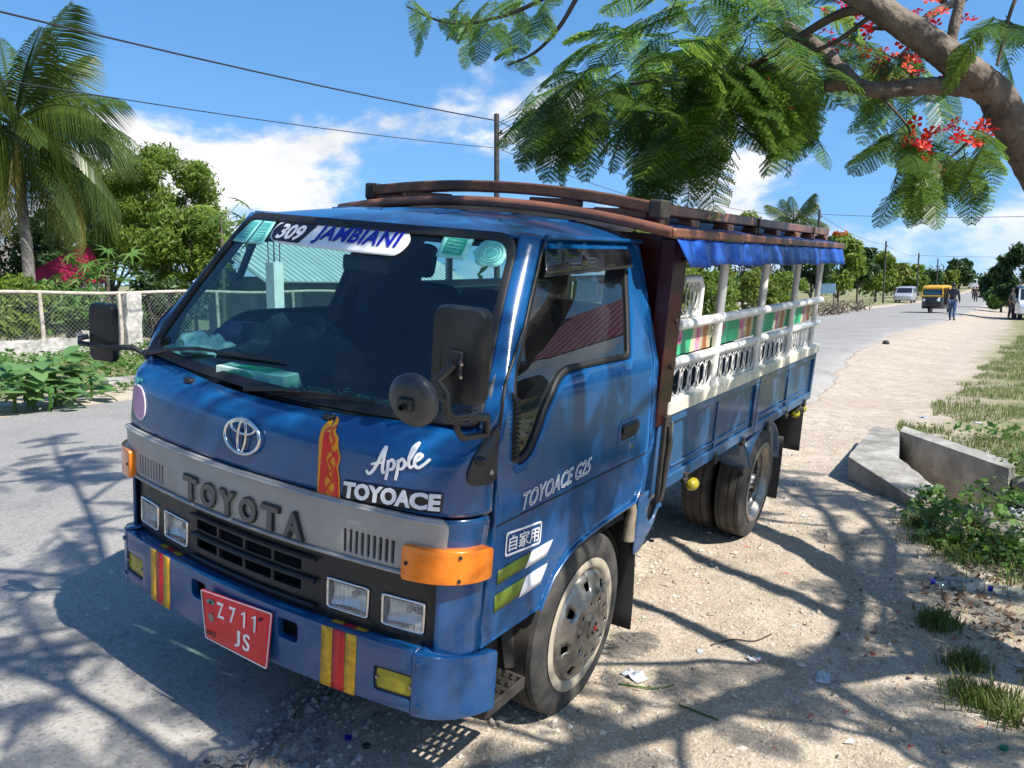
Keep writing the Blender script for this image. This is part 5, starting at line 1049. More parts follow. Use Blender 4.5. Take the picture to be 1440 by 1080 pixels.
def tree(name, label, base, h, rx, crown0, n, leaf, m, seed, group=None, tr=.12, nc=16, blooms=None, lean=0., asp=.42, flat=.5, cat='tree'):
    r = random.Random(seed); b = Vector((base[0], base[1], base[2] if len(base) > 2 else zg(base[0], base[1]))); T = empty(name, b); tag(T, label, cat, group)
    cl = []; c0, c1 = crown0, h; cz = (c0+c1)/2; rz = (c1-c0)/2
    for i in range(nc):
        a = r.uniform(0, 6.28); e_ = r.uniform(-.75, .95); q = math.sqrt(max(0, 1-e_*e_))*r.uniform(.45, .88); rr = rx*r.uniform(.28, .46)*(1 if nc < 30 else .72)
        cl.append((rx*q*math.cos(a)+lean*cz/h, rx*q*math.sin(a), cz+rz*e_*.80, min(rr, rz*.62)))
    t = MB(); top = Vector((lean*.6, 0, c0+rz*.8)); t.tube(smooth([(0, 0, -.1), (r.uniform(-.1, .1), r.uniform(-.1, .1), c0*.5), tuple(top)], 5), [tr*(1-.07*i) for i in range(11)], 8)
    for c in cl[:9]: t.tube([Vector((0, 0, c0*.75)).lerp(top, r.random()), Vector(c[:3])*.55+Vector((0, 0, c0*.42)), Vector(c[:3])], [tr*.45, tr*.28, tr*.10], 6)
    t.build('trunk', M['twig'], T, 60)
    v, f = leafcloud(cl, n, leaf, seed, asp); mesh_obj('crown', v.tolist(), f, m, T, 0)
    if blooms:
        up_ = [(c[0], c[1], c[2]+c[3]*.65, c[3]*.5) for c in cl if c[2] > cz-.2*rz][:blooms]; v, f = leafcloud(up_, 90*blooms, leaf*.8, seed+1, .6); mesh_obj('blooms', v.tolist(), f, M['redfl'], T, 0)
    return T
def ground_at(px, d): p = at(px, 406, d); return (p.x, p.y)
# --- left side, behind the fence
tree('leafy_tree', 'tall bright green leafy tree behind the chain-link fence, right of the palm', ground_at(240, 25), 6.0, 1.75, 1.0, 20000, .080, M['neem'], 21, 'leafy trees behind the fence', tr=.12, nc=44, asp=.34)
tree('leafy_tree', 'green leafy tree behind the palm fronds left of the tallest one', ground_at(158, 27), 6.1, 1.7, 1.2, 16000, .085, M['neem'], 22, 'leafy trees behind the fence', tr=.12, nc=38, asp=.34)
tree('leafy_tree', 'darker drooping tree filling the gap below the leafy trees by the windscreen', ground_at(268, 22), 3.6, 1.3, .5, 10000, .085, M['neem'], 23, 'leafy trees behind the fence', tr=.08, nc=18)
tree('leafy_tree', 'dark tree beyond the pink roof', ground_at(110, 31), 4.4, 2.0, .6, 5000, .17, M['dkleaf'], 24, tr=.1, nc=16)
for i, (px, d, h, rx, m, lab) in enumerate(((15, 17.5, 1.7, .9, 'neem', 'green hedge bush at the left picture edge behind the fence'), (80, 18.5, 1.45, 1.1, 'weed', 'bright bush behind the fence wire right of the palm trunk'), (140, 17.5, 1.3, .9, 'weed', 'bright bush behind the fence wire beside the stone pillar'), (5, 24, 3.2, 1.6, 'dkleaf', 'dark bush standing behind the palm trunk at picture left'), (215, 18.5, 1.7, .9, 'dkleaf', 'dark bush behind the fence wire between pillar and windscreen'))):
    tree('garden_bush', lab, ground_at(px, d), h, rx, .1, 2200, .085, M[m], 40+i, None, .03, 12, cat='bush')
# papaya plants: big lobed leaves on a stem
def lobed():
    mb = MB(); pts = []
    for k in range(7):
        a = R(-120+40*k); pts += [(.45*math.cos(a-.16), .45*math.sin(a-.16)), (1.0*math.cos(a), 1.0*math.sin(a)), (.45*math.cos(a+.16), .45*math.sin(a+.16)), (.30*math.cos(a+.34), .30*math.sin(a+.34))]
    v = [(0, 0, .0)]+[(x, y, -.25*(x*x+y*y)) for x, y in pts]; n = len(pts); mb.add(v, [(0, 1+i, 1+(i+1) % n) for i in range(n-1)]); return mb
LOB = {}
def papaya(name, label, base, h, nl, sz, m, seed, sp=.7):
    r = random.Random(seed); T = empty(name, (base[0], base[1], zg(*base))); tag(T, label, 'papaya'); MB().tube([(0, 0, 0), (.05, 0, h*.6), (0, .03, h)], [.06, .05, .04], 7).build('trunk', M['twig'], T, 60)
    for i in range(nl):
        a = r.uniform(0, 6.28); e_ = r.uniform(-.2, .8); d = Vector((math.cos(a), math.sin(a), e_)); tip = Vector((0, 0, h-r.random()*.45*h*.6))+d*sp*r.uniform(.6, 1.1)
        MB().tube([Vector((0, 0, h*.93)), tip], .010, 4).build('leaf_stalk', M['weed'], T, 0)
        key = m
        if key not in LOB: LOB[key] = lobed().build('leaf', M[m], T, 0); o = LOB[key]
        else: o = link_copy(LOB[key], T)
        o.location = tip; o.rotation_euler = (r.uniform(-.6, .6), r.uniform(.1, .8), a); o.scale = (sz*r.uniform(.8, 1.2),)*3
papaya('papaya_plant', 'papaya with big lobed leaves behind the fence left of the stone pillar', ground_at(150, 20), 1.95, 24, .34, 'weed', 3, .75)
papaya('papaya_plant', 'lanky papaya rising beside the windscreen pillar of the truck', ground_at(313, 21), 3.15, 20, .34, 'neem', 4, .8)
papaya('papaya_plant', 'low papaya shoot in front of the pink roof', ground_at(92, 20.5), 1.5, 10, .26, 'weed', 5, .5)
# coconut palm
def frond(bend, twist, seed, old=False):
    r = random.Random(seed); mb = MB(); n = 62
    def ax(t): return Vector((t-.10*bend*t**3, 0, .28*t-bend*t*t*.85))
    mb.tube([ax(i/12) for i in range(13)], [.018*(1-i/14) for i in range(13)], 5)
    for i in range(n):
        t = .14+.85*i/n; a = ax(t); tg = (ax(t+.01)-ax(t)).normalized(); ln = .33*math.sin(math.pi*(.22+.72*i/n))+.04
        for s_ in (1, -1):
            sd_ = Vector((0, s_, 0)); d = (sd_*.72+tg*.55+Vector((0, 0, -.30-.35*bend-.25*r.random()))).normalized(); nr = d.cross(tg).normalized(); wv = tg*.0075; drop = Vector((0, 0, -.22-.30*bend))
            p1 = a+d*ln*.5; p2 = a+d*ln+drop*ln*1.4; mb.add([a-wv*.5, a+wv*.5, p1+wv, p1-wv, p2], [(0, 1, 2, 3), (3, 2, 4)])
    return mb
PB = ground_at(38, 21.5); PT = empty('coconut_palm', (PB[0], PB[1], zg(*PB))); tag(PT, 'coconut palm with drooping fronds at the left picture edge', 'palm tree')
crown = at(22, 178, 21.5)-Vector(PT.location); MB().tube(smooth([(0, 0, -.1), (.05, .05, crown.z*.35), tuple(Vector((crown.x*.75, crown.y*.75, crown.z*.72))), tuple(crown)], 6), [.17-.003*i for i in range(19)], 10).build('trunk', mat('palm_bark', (.13, .115, .10), .95, 0, 0, 14, col2=(.24, .22, .19), bump=.6, bscale=12), PT, 60)
FV = [frond(.35, 0, 1).build('frond', M['palm'], PT, 0), frond(.75, 0, 2).build('frond', M['palm'], PT, 0), frond(1.15, 0, 3).build('frond', M['palm'], PT, 0), frond(1.2, 0, 4).build('frond', M['palmdry'], PT, 0)]
rg = random.Random(8); used_ = set()
for i in range(34):
    a = i*2.39996+.4; e_ = 1.25-1.55*(i/33)**.9; k = 0 if i < 8 else 1 if i < 20 else 2 if i < 29 else 3
    o = FV[k] if k not in used_ else link_copy(FV[k], PT); used_.add(k)
    o.location = crown+Vector((0, 0, .25-.02*i)); o.rotation_euler = (rg.uniform(-.25, .25), -e_+.25, a); o.scale = ((3.1 if k < 3 else 2.6)*rg.uniform(.88, 1.12),)*3
# --- broad-leaved plants, bushes and ground cover between the wall and the road
def oleaf():
    mb = MB(); n = 6; v = []
    for i in range(n+1):
        t = i/n; w_ = .30*math.sin(math.pi*min(1, t*.96+.04))**.75; z = .16*t-.38*t*t; v += [(t, -w_, z+.05), (t, 0, z), (t, w_, z+.05)]
    f = []
    for i in range(n): a = i*3; f += [(a, a+3, a+4, a+1), (a+1, a+4, a+5, a+2)]
    return mb.add(v, f)
OL = None
def broad(label, p, n, sz, h, seed, group):
    global OL
    r = random.Random(seed); T = empty('broadleaf_plant', p); tag(T, label, 'plant', group)
    MB().tube([(0, 0, -.05), (.02, .01, h*.5), (0, 0, h)], [.025, .02, .01], 5).build('stem', M['weed'], T, 60)
    for i in range(n):
        a = r.uniform(0, 6.28); z = h*r.uniform(.25, 1.05); q = .12+.16*r.random()
        if OL is None: OL = oleaf().build('leaf', M['broad'], T, 60); o = OL
        else: o = link_copy(OL, T)
        o.location = (q*math.cos(a), q*math.sin(a), z); o.rotation_euler = (r.uniform(-.4, .4), r.uniform(-.75, .35), a+r.uniform(-.6, .6)); o.scale = (sz*r.uniform(.65, 1.2),)*3
for i, (px, py, sz, h, n) in enumerate(((20, 578, .30, .42, 18), (48, 574, .30, .52, 26), (78, 570, .31, .60, 28), (104, 566, .27, .45, 20), (-18, 580, .32, .42, 16), (70, 580, .24, .28, 14), (128, 560, .22, .30, 12))):
    broad(('broad-leaved plant on the far verge nearest the left picture edge', 'broad-leaved plant on the far verge left of the tallest clump', 'tallest broad-leaved clump on the far verge before the white wall', 'broad-leaved plant right of the tallest verge clump', 'broad-leaved plant cut by the left picture edge', 'low broad-leaved plant at the road edge under the tallest clump', 'small broad-leaved plant nearest the mirror on the far verge')[i], onz(px, py, .22), n, sz, h, 60+i, 'plants on the far verge')
# ground cover: many small leaves hugging the far verge
def carpet(name, label, n, fn, leaf, m, seed, asp=.45):
    r = np.random.default_rng(seed); p, s = fn(r, n); n = len(p); nn = r.normal(size=(n, 3))*.6+np.array([0, 0, 1.]); nn /= np.linalg.norm(nn, axis=1)[:, None]; t = np.cross(nn, r.normal(size=(n, 3))); t /= np.linalg.norm(t, axis=1)[:, None]; b = np.cross(nn, t); s = s*leaf
    v = np.stack([p-t*s[:, None], p+b*(s*asp)[:, None], p+t*s[:, None], p-b*(s*asp)[:, None]], 1); o = mesh_obj(name, v.reshape(-1, 3).tolist(), (np.arange(n)[:, None]*4+np.arange(4)[None]).tolist(), m, None, 0); return tag(o, label, 'plants', kind='stuff')
def fv(r, n):
    x = r.uniform(-13.3, -9.05, n); y = r.uniform(-2, 30, n); hgt = np.clip(.06+.30*np.clip(-(x+9.1)/3, 0, 1)*(.35+vnoise(x, y, .8, 21)+.5*vnoise(x, y, 2.2, 22))+.10*vnoise(x, y, 4, 23), .03, .9); k = vnoise(x, y, 1.3, 24) > -.34+.3*(x > -9.5); x, y, hgt = x[k], y[k], hgt[k]
    z = zdirt(x, y)+hgt*r.random(len(x))**.5; return np.stack([x, y, z], 1), r.uniform(.5, 1.3, len(x))
carpet('verge_plants', 'low creeping green plants covering the far verge below the wall', 30000, fv, .055, M['weed'], 31)
# grass tufts on the near side
def grass(name, label, n, fn, hgt, m, seed):
    r = np.random.default_rng(seed); p, s = fn(r, n); n = len(p); a = r.uniform(0, 6.28, n); h = hgt*s*r.uniform(.5, 1.3, n); ln = r.uniform(.2, .9, n)*h; w_ = .0016+.0022*r.random(n); d = np.stack([np.cos(a), np.sin(a), 0*a], 1); q = np.stack([-np.sin(a), np.cos(a), 0*a], 1); u = np.array([0, 0, 1.])
    v = np.stack([p-q*w_[:, None], p+q*w_[:, None], p+d*(ln*.35)[:, None]+u*(h*.6)[:, None]+q*(w_*.8)[:, None], p+d*(ln*.35)[:, None]+u*(h*.6)[:, None]-q*(w_*.8)[:, None], p+d*ln[:, None]+u*h[:, None]], 1)
    f = []
    for i in range(n): b = i*5; f += [(b, b+1, b+2, b+3), (b+3, b+2, b+4)]
    o = mesh_obj(name, v.reshape(-1, 3).tolist(), f, m, None, 0); return tag(o, label, 'grass', kind='stuff')
def fg1(r, n):
    c = [(1.17, 2.95, .16), (1.35, 2.75, .18), (1.55, 3.0, .25), (1.75, 2.5, .3), (1.5, .85, .10), (1.62, .80, .12), (1.45, 1.15, .07), (1.9, 1.2, .2), (1.30, 1.60, .08), (1.6, 3.6, .3), (1.05, 3.35, .13)]
    k = r.integers(len(c), size=n); cc_ = np.array(c)[k]; p = cc_[:, :2]+r.normal(size=(n, 2))*cc_[:, 2:3]*.55; return np.stack([p[:, 0], p[:, 1], zdirt(p[:, 0], p[:, 1])], 1), np.ones(n)
grass('grass_tufts', 'green grass tufts growing along the right side of the dirt shoulder', 4200, fg1, .075, M['grass'], 41)
def fg2(r, n):
    y = 5.5+(r.random(n)**1.5)*26; x = .3+r.random(n)**1.6*7; k = (x > .30+.45*vnoise(x, y, .9, 31)+np.interp(y, [5, 8, 12, 20, 32], [.55, .15, .40, .75, 1.1])) & (vnoise(x, y, 1.2, 32)+.6*vnoise(x, y, 4, 33) > -.15); x, y = x[k], y[k]; k = np.array([not (yy < 8.2 and xx < 3 and inpoly((xx, yy), DP)) for xx, yy in zip(x, y)]); x, y = x[k], y[k]; return np.stack([x, y, zdirt(x, y)], 1), .6+.5*r.random(len(x))
grass('dry_grass', 'patchy dry grass behind the concrete headwall on the right', 120000, fg2, .085, M['grass'], 42)
def fw(r, n):
    c = [(1.30, 4.5, .18, .22), (1.5, 2.9, .22, .10), (1.25, 2.95, .14, .10), (1.7, 2.7, .2, .14), (1.20, 3.25, .20, .20), (1.45, 3.55, .22, .28), (1.75, 3.9, .3, .3), (1.1, 3.7, .12, .2), (1.65, 3.0, .2, .18), (1.9, 4.6, .3, .35), (1.65, 4.95, .2, .3), (2.0, 6.2, .4, .3), (1.3, 7.3, .35, .18), (2.2, 3.3, .4, .3)]
    k = r.integers(len(c), size=n); cc_ = np.array(c)[k]; p = cc_[:, :2]+r.normal(size=(n, 2))*cc_[:, 2:3]*.6; sunk = np.array([.40 if inpoly(tuple(q), DP) else 0. for q in p]); return np.stack([p[:, 0], p[:, 1], zdirt(p[:, 0], p[:, 1])-sunk+cc_[:, 3]*r.random(n)**.7], 1), np.exp(r.normal(-.05, .45, n))
carpet('weeds', 'leafy weeds crowding round the concrete headwall and drain', 3800, fw, .022, M['weed'], 43, .55)
# ------------------------------------------------------------------ far side of the road: wall, fence, buildings, poles
M['plaster'] = mat('whitewashed_rubble', (.25, .235, .205), .95, 0, 0, 9, col2=(.54, .52, .475), bump=1., bscale=14, detail=8)
M['conc'] = mat('weathered_concrete', (.13, .12, .10), .95, 0, 0, 3.2, col2=(.40, .38, .34), bump=.7, bscale=26, detail=12)
M['polew'] = mat('grey_pole_wood', (.045, .038, .033), .9, 0, .4, 10); M['railw'] = mat('bleached_pole', (.42, .37, .30), .85, 0, .25, 8); M['wire'] = mat('wire', (.02, .02, .022), .6); M['mesh'] = mat('galvanised_wire', (.34, .35, .35), .5, .6)
FX = -13.5
def stonebox(name, x0, x1, y0, y1, z0, z1, m, seed, amp=.03, step=.12, parent=None, topw=0.):
    r = np.random.default_rng(seed); mb = MB(); ny = max(2, int((y1-y0)/step)); nz = max(2, int((z1-z0)/step)); nx = max(2, int((x1-x0)/step))
    bm = bmesh.new(); bmesh.ops.create_grid(bm, x_segments=1, y_segments=1, size=.5); bm.free()
    def face(fn, nu, nv): mb.grid(fn, [i/nu for i in range(nu+1)], [j/nv for j in range(nv+1)])
    def w_(x, y, z): return Vector((x+amp*float(vnoise(y*5, z*5, 1, seed)), y+amp*float(vnoise(x*5, z*5, 1, seed+1)), z+(amp+topw*(z > z1-.01))*float(vnoise(y*3, x*5, 1, seed+2))))
    face(lambda u, v: w_(x1, y0+(y1-y0)*u, z0+(z1-z0)*v), ny, nz); face(lambda u, v: w_(x0, y1+(y0-y1)*u, z0+(z1-z0)*v), ny, nz); face(lambda u, v: w_(x0+(x1-x0)*u, y0, z0+(z1-z0)*v), nx, nz); face(lambda u, v: w_(x1+(x0-x1)*u, y1, z0+(z1-z0)*v), nx, nz); face(lambda u, v: w_(x1+(x0-x1)*u, y0+(y1-y0)*v, z1), nx, ny)
    return mb.build(name, m, parent, 50)
o = stonebox('garden_wall', FX-.15, FX+.15, -3, 6.1, .1, .74, M['plaster'], 3, .09, .11, None, .05); tag(o, 'low whitewashed rubble wall under the chain-link fence', 'wall')
for i, (y, h_) in enumerate(((6.35, .62), (6.0, .86), (6.6, .40))):
    o = stonebox('wall_stone', FX-.1, FX+.16, y-.15, y+.12, .15, h_, M['plaster'], 30+i, .14, .08); tag(o, ('loose white stone at the broken end of the rubble wall', 'upper white stone on the broken wall end', 'lowest white stone beyond the broken wall end')[i], 'stone')
o = stonebox('stone_pillar', FX-.16, FX+.16, 6.80, 7.12, .15, 1.60, M['plaster'], 9, .06, .10); tag(o, 'whitewashed stone pillar in the chain-link fence', 'pillar')
FE = empty('chain_link_fence', (FX, 0, .2)); tag(FE, 'chain-link fence with a bleached pole as top rail', 'fence')
MB().tube([(.02*math.sin(y), y, 1.40+.02*math.sin(y*1.7)) for y in np.linspace(-3, 20, 40)], .035, 7).build('top_rail', M['railw'], FE, 60)
for y in (1.5, 3.4, 5.2, 6.72, 9.0, 11.2, 13.5, 16): MB().tube([(.05, y, -.1), (.04, y+.03, .7), (.05, y, 1.40)], [.035, .04, .035], 7).build('post', M['railw'], FE, 60)
q = MB()
for y in np.arange(-3, 20, .085):
    for s_ in (1, -1):
        a = Vector((.03, y, .50 if y < 6 else .05)); b = Vector((.03, y+s_*(1.38-a.z), 1.38)); q.tube([a, b], .0022, 3, cap=False)
q.build('wire_mesh', M['mesh'], FE, 0)
o = stonebox('kerb_stone', -9.75, -9.5, 4.0, 6.2, .15, .38, M['conc'], 12, .05, .12); tag(o, 'short pale kerb beside the far road edge left of the truck', 'kerb')
# pink roof pavilion
c = Vector((*ground_at(76, 24), 0)); c.z = zg(c.x, c.y); PV = empty('pink_pavilion', c); tag(PV, 'small pavilion with a crimson pink peaked roof behind the fence', 'pavilion')
pk = mat('crimson_canvas', (.42, .018, .075), .6, 0, .15, 3, bump=.1); ax_ = Vector(CR); ay_ = Vector((CF[0], CF[1], 0)).normalized()
hw = .80; z0, z1 = 1.50, 2.55; R4 = [ax_*-hw-ay_*hw, ax_*hw*1.6-ay_*hw, ax_*hw*1.6+ay_*hw, ax_*-hw+ay_*hw]; pkp = ax_*.85
q = MB(); q.add([v+Vector((0, 0, z0)) for v in R4]+[pkp+Vector((0, 0, z1)), pkp+ax_*.25+Vector((0, 0, z1))], [(0, 1, 5, 4), (1, 2, 5), (2, 3, 4, 5), (3, 0, 4)]); q.build('roof', pk, PV, 0, solid=.05)
for v in R4: MB().cyl(v*.92, v*.92+Vector((0, 0, 1.5)), .05, 8).build('post', M['polew'], PV, 60)
c = Vector((*ground_at(60, 34), 0)); c.z = zg(c.x, c.y); HT = empty('thatched_hut', c); tag(HT, 'grey thatched hut roof far behind the palm trunk', 'hut')
q = MB(); R4 = [ax_*-2.2-ay_*2, ax_*2-ay_*2, ax_*2+ay_*2, ax_*-2.2+ay_*2]; q.add([v+Vector((0, 0, 1.9)) for v in R4]+[ax_*-1.2+Vector((0, 0, 3.35)), ax_*1.0+Vector((0, 0, 3.35))], [(0, 1, 5, 4), (1, 2, 5), (2, 3, 4, 5), (3, 0, 4)]); q.build('roof', mat('grey_thatch', (.16, .145, .125), .95, 0, .35, 30, bump=.6, bscale=30), HT, 0, solid=.12)
q = MB()
for a, b in ((0, 1), (1, 2), (2, 3), (3, 0)): A_, B_ = R4[a]*.85, R4[b]*.85; q.add([A_, B_, B_+Vector((0, 0, 1.95)), A_+Vector((0, 0, 1.95))], [(0, 1, 2, 3)])
q.build('wall', M['conc'], HT, 0)
# shop seen through the windscreen
SHX = -15.6; SH = empty('roadside_shop', (SHX, 15.4, .25)); tag(SH, 'roadside shop with pale sheet-metal roof, seen through the windscreen', 'building')
ym = (-3.2, 5.2)
q = MB(); q.box(-2.3, -.6, ym[0], ym[1], 0, 1.75); q.build('wall', mat('shop_wall', (.20, .21, .21), .85, 0, .2, 2), SH)
q = MB(); q.add([(.5, ym[0]-.4, 1.62), (.5, ym[1]+.4, 1.62), (-2.3, ym[1]+.4, 3.15), (-2.3, ym[0]-.4, 3.15), (-2.8, ym[1]+.4, 3.0), (-2.8, ym[0]-.4, 3.0)], [(0, 1, 2, 3), (3, 2, 4, 5)]); rf_ = q.build('roof', mat('pale_metal_roof', (.52, .60, .58), .5, .2, .1, 2), SH, 0, solid=.04)
for k in range(40): y = ym[0]-.35+k*(ym[1]-ym[0]+.7)/39; qq = MB(); qq.tube([(.5, y, 1.65), (-2.3, y, 3.18)], .018, 5); qq.build('roof_rib', MATS['pale_metal_roof'], rf_, 0)
for k in range(5):
    y = ym[0]+.3+k*1.62; qq = MB(); qq.box(-.60, -.56, y, y+1.25, .05, 1.30); dd = qq.build('shutter', mat('shutter_grey', (.055, .065, .07), .6, .3, .2, 3), SH)
    for j in range(6): qq = MB(); qq.box(-.56, -.545, y+.02, y+1.23, .12+j*.2, .14+j*.2); qq.build('shutter_slat', MATS['shutter_grey'], dd)
for k in range(4): y = ym[0]+.1+k*2.7; qq = MB(); qq.box(.1, .3, y-.1, y+.1, 0, 1.66); qq.build('veranda_post', M['white'], SH, bevel=.01)
p = at(388, 440, 17.2); RC = empty('concrete_column', (p.x, p.y, zg(p.x, p.y))); tag(RC, 'unfinished white concrete column with rebar sticking out, seen through the windscreen', 'column')
q = MB(); q.box(-.13, .13, -.13, .13, 0, 1.86); q.build('shaft', M['white'], RC, bevel=.01)
for x, y in ((-.08, -.08), (.08, -.08), (.08, .08), (-.08, .08)): MB().tube([(x, y, 1.85), (x*1.1, y, 2.2), (x*1.3, y, 2.5)], .012, 5).build('rebar', M['chassis'], RC)
# utility poles and wires
PX = -10.5; poles = []
for i, (y, h_, r_) in enumerate(((15.7, 6.22, .085), (54.9, 6.9, .10), (85.4, 6.3, .10), (114, 6.2, .11), (140, 6.3, .11), (180, 7.5, .12))):
    z = float(zbase(PX, y)); T = empty('utility_pole', (PX, y, z)); tag(T, ('nearest dark utility pole rising behind the truck roof', 'utility pole beside the rear end of the roof rack', 'third utility pole behind the roadside trees', 'dark utility pole just left of the auto rickshaw', 'utility pole standing above the auto rickshaw', 'farthest dark utility pole before the tall feathery tree')[i], 'pole', 'utility poles along the far side of the road')
    MB().tube([(0, 0, -.2), (0, 0, h_-z)], [r_, r_*.8], 9).build('post', M['polew'], T, 60)
    q = MB(); q.cyl((-.02, 0, h_-z-.55), (.12, 0, h_-z-.5), .02, 6); q.ball((.14, 0, h_-z-.47), .04, .04, .06, 8, 6); q.build('insulator', M['polew'], T, 60); poles.append(Vector((PX, y, h_)))
def wire(label, a, b, sag, r_=.012, n=26):
    a, b = Vector(a), Vector(b); o = MB().tube([a.lerp(b, i/n)-Vector((0, 0, 4*sag*(i/n)*(1-i/n))) for i in range(n+1)], r_, 5).build('power_line', M['wire'], None, 60); return tag(o, label, 'power line', 'power lines')
wire('thick upper power line from the nearest pole towards the upper left corner', (PX, 15.7, 6.05), (PX, -26, 6.3), .85, .016)
wire('thin lower power line from the nearest pole past the palm', (PX, 15.7, 5.35), (PX, -26, 5.2), .95, .009)
wire('upper power line running right from the nearest pole behind the fern leaves', (PX, 15.7, 6.05), (PX, 54.9, 6.7), .95, .012); wire('lower power line running right from the nearest pole behind the fern leaves', (PX, 15.7, 5.35), (PX, 54.9, 6.2), .9, .009)
wire('power line crossing the road to the right picture edge', (PX, 54.9, 6.6), (9, 60, 6.4), .35, .018)
wire('power line between the second and third pole', (PX, 54.9, 6.6), (PX, 85.4, 6.0), .4, .014); wire('faint power line far down the road', (PX, 114, 5.9), (9, 120, 5.9), .3, .02); wire('power line between the third and fourth pole', (PX, 85.4, 6.0), (PX, 114, 5.9), .4, .014)
# trees along the far side
g_ = 'trees along the far side of the road'
def rowtree(i, px, d, top, w_, m, lab, n=3500, bl=None, c0=.6, leaf=None, name='roadside_tree'):
    b = ground_at(px, d); h_ = 1.673+(406-top)/FPX*d-float(zbase(*b)); rx = w_/FPX*d
    tree(name, lab, (b[0], b[1], float(zbase(*b))), h_, rx, c0, n, leaf or max(.12, d*.0036), M[m], 100+i, g_, max(.10, d*.002), 18, bl)
for i, a in enumerate(((905, 34, 262, 45, 'ylleaf', 'yellow-green tree just behind the fern leaves and roof rack', 5500), (958, 36, 268, 40, 'neem', 'bright tree peeping over the middle of the roof rack', 5000), (1005, 40, 300, 36, 'ylleaf', 'lower yellow-green tree seen through the front truck bay', 4000), (1045, 44, 292, 32, 'neem', 'leafy tree over the rear half of the roof rack', 4500), (1082, 50, 300, 30, 'dkleaf', 'dark tree left of the far palm', 4000), (1140, 62, 322, 34, 'dkleaf', 'dark tree touching the rear end of the truck canopy', 4500), (1178, 66, 326, 34, 'neem', 'flame tree with orange blossoms just right of the truck canopy', 5000, 5), (1205, 72, 335, 26, 'dkleaf', 'dense dark tree right of the orange blossoms', 3500, 3), (1232, 84, 352, 24, 'neem', 'tree behind the third utility pole', 3000, 2), (1258, 98, 368, 22, 'ylleaf', 'yellow-green tree left of the silver minivan', 3000), (1282, 118, 372, 20, 'neem', 'tree above the silver minivan roof', 2600), (1305, 135, 382, 20, 'dkleaf', 'dark low tree above the auto rickshaw roof', 2600), (1328, 150, 378, 20, 'ylleaf', 'olive tree behind the walking man', 2600), (1348, 185, 363, 19, 'dkleaf', 'tall feathery dark tree far down the road', 3600), (1368, 210, 392, 14, 'dkleaf', 'low dark tree where the road tops the rise', 1800))):
    rowtree(i, *a[:6], *(a[6:7]), *(a[7:8]))
for i, (px, d, top, w_, m, lab) in enumerate(((945, 27, 372, 40, 'ylleaf', 'yellow-green shrub seen through the first open bay of the truck'), (1000, 29, 378, 40, 'neem', 'green shrub seen through the second open bay of the truck'), (1060, 33, 376, 36, 'ylleaf', 'shrub seen through the third open bay of the truck'), (1105, 40, 380, 30, 'neem', 'shrub seen through the rear bay of the truck'))):
    rowtree(30+i, px, d, top, w_, m, lab, 3500, None, .1, .10, 'roadside_shrub')
b = ground_at(1113, 58); P2 = empty('coconut_palm', (b[0], b[1], float(zbase(*b)))); tag(P2, 'far coconut palm rising above the rear end of the roof rack', 'palm tree')
MB().tube([(0, 0, 0), (.1, 0, 3), (0, 0, 6.0)], [.16, .14, .12], 8).build('trunk', MATS['palm_bark'], P2, 60)
for i in range(16): link_copy(FV[0 if i < 6 else 1], P2, (0, 0, 6.0), (0, -1.0+.095*i, i*2.4), 2.4)
for i, (px, d, top, w_, m, lab) in enumerate(((1432, 46, 338, 34, 'dkleaf', 'dark broad tree at the right picture edge'), (1405, 66, 372, 24, 'dkleaf', 'smaller dark tree left of the one at the right picture edge'), (1410, 58, 405, 20, 'weed', 'bright low bush under the trees on the right'))):
    rowtree(50+i, px, d, top, w_, m, lab, 5000, None, .3)
# far wood closing the view
far = []
r = np.random.default_rng(4)
for i in range(46):
    x = -16-r.random()*60; y = 90+r.random()*200; far.append((x, y, float(zbase(x, y))+1.6+r.random()*1.6, 2.6+r.random()*1.6))
for i in range(50): x = 12+r.random()*90; y = 70+r.random()*220; far.append((x, y, float(zbase(x, y))+1.4+r.random()*1.4, 2.6+r.random()*1.4))
for i in range(60): x = -24-r.random()*45; y = -25+r.random()*70; far.append((x, y, float(zbase(x, y))+.3+r.random()*.6, 1.5+r.random()*.6))
for i in range(60): x = -60+120*r.random(); y = 300+r.random()*90; far.append((x, y, float(zbase(x, y))+1.5, 3+r.random()*2))
v, f = leafcloud(far, 26000, .42, 77, .5); o = mesh_obj('far_wood', v.tolist(), f, M['dkleaf'], None, 0); tag(o, 'far-off scrub and woodland along the horizon', 'wood', kind='stuff')
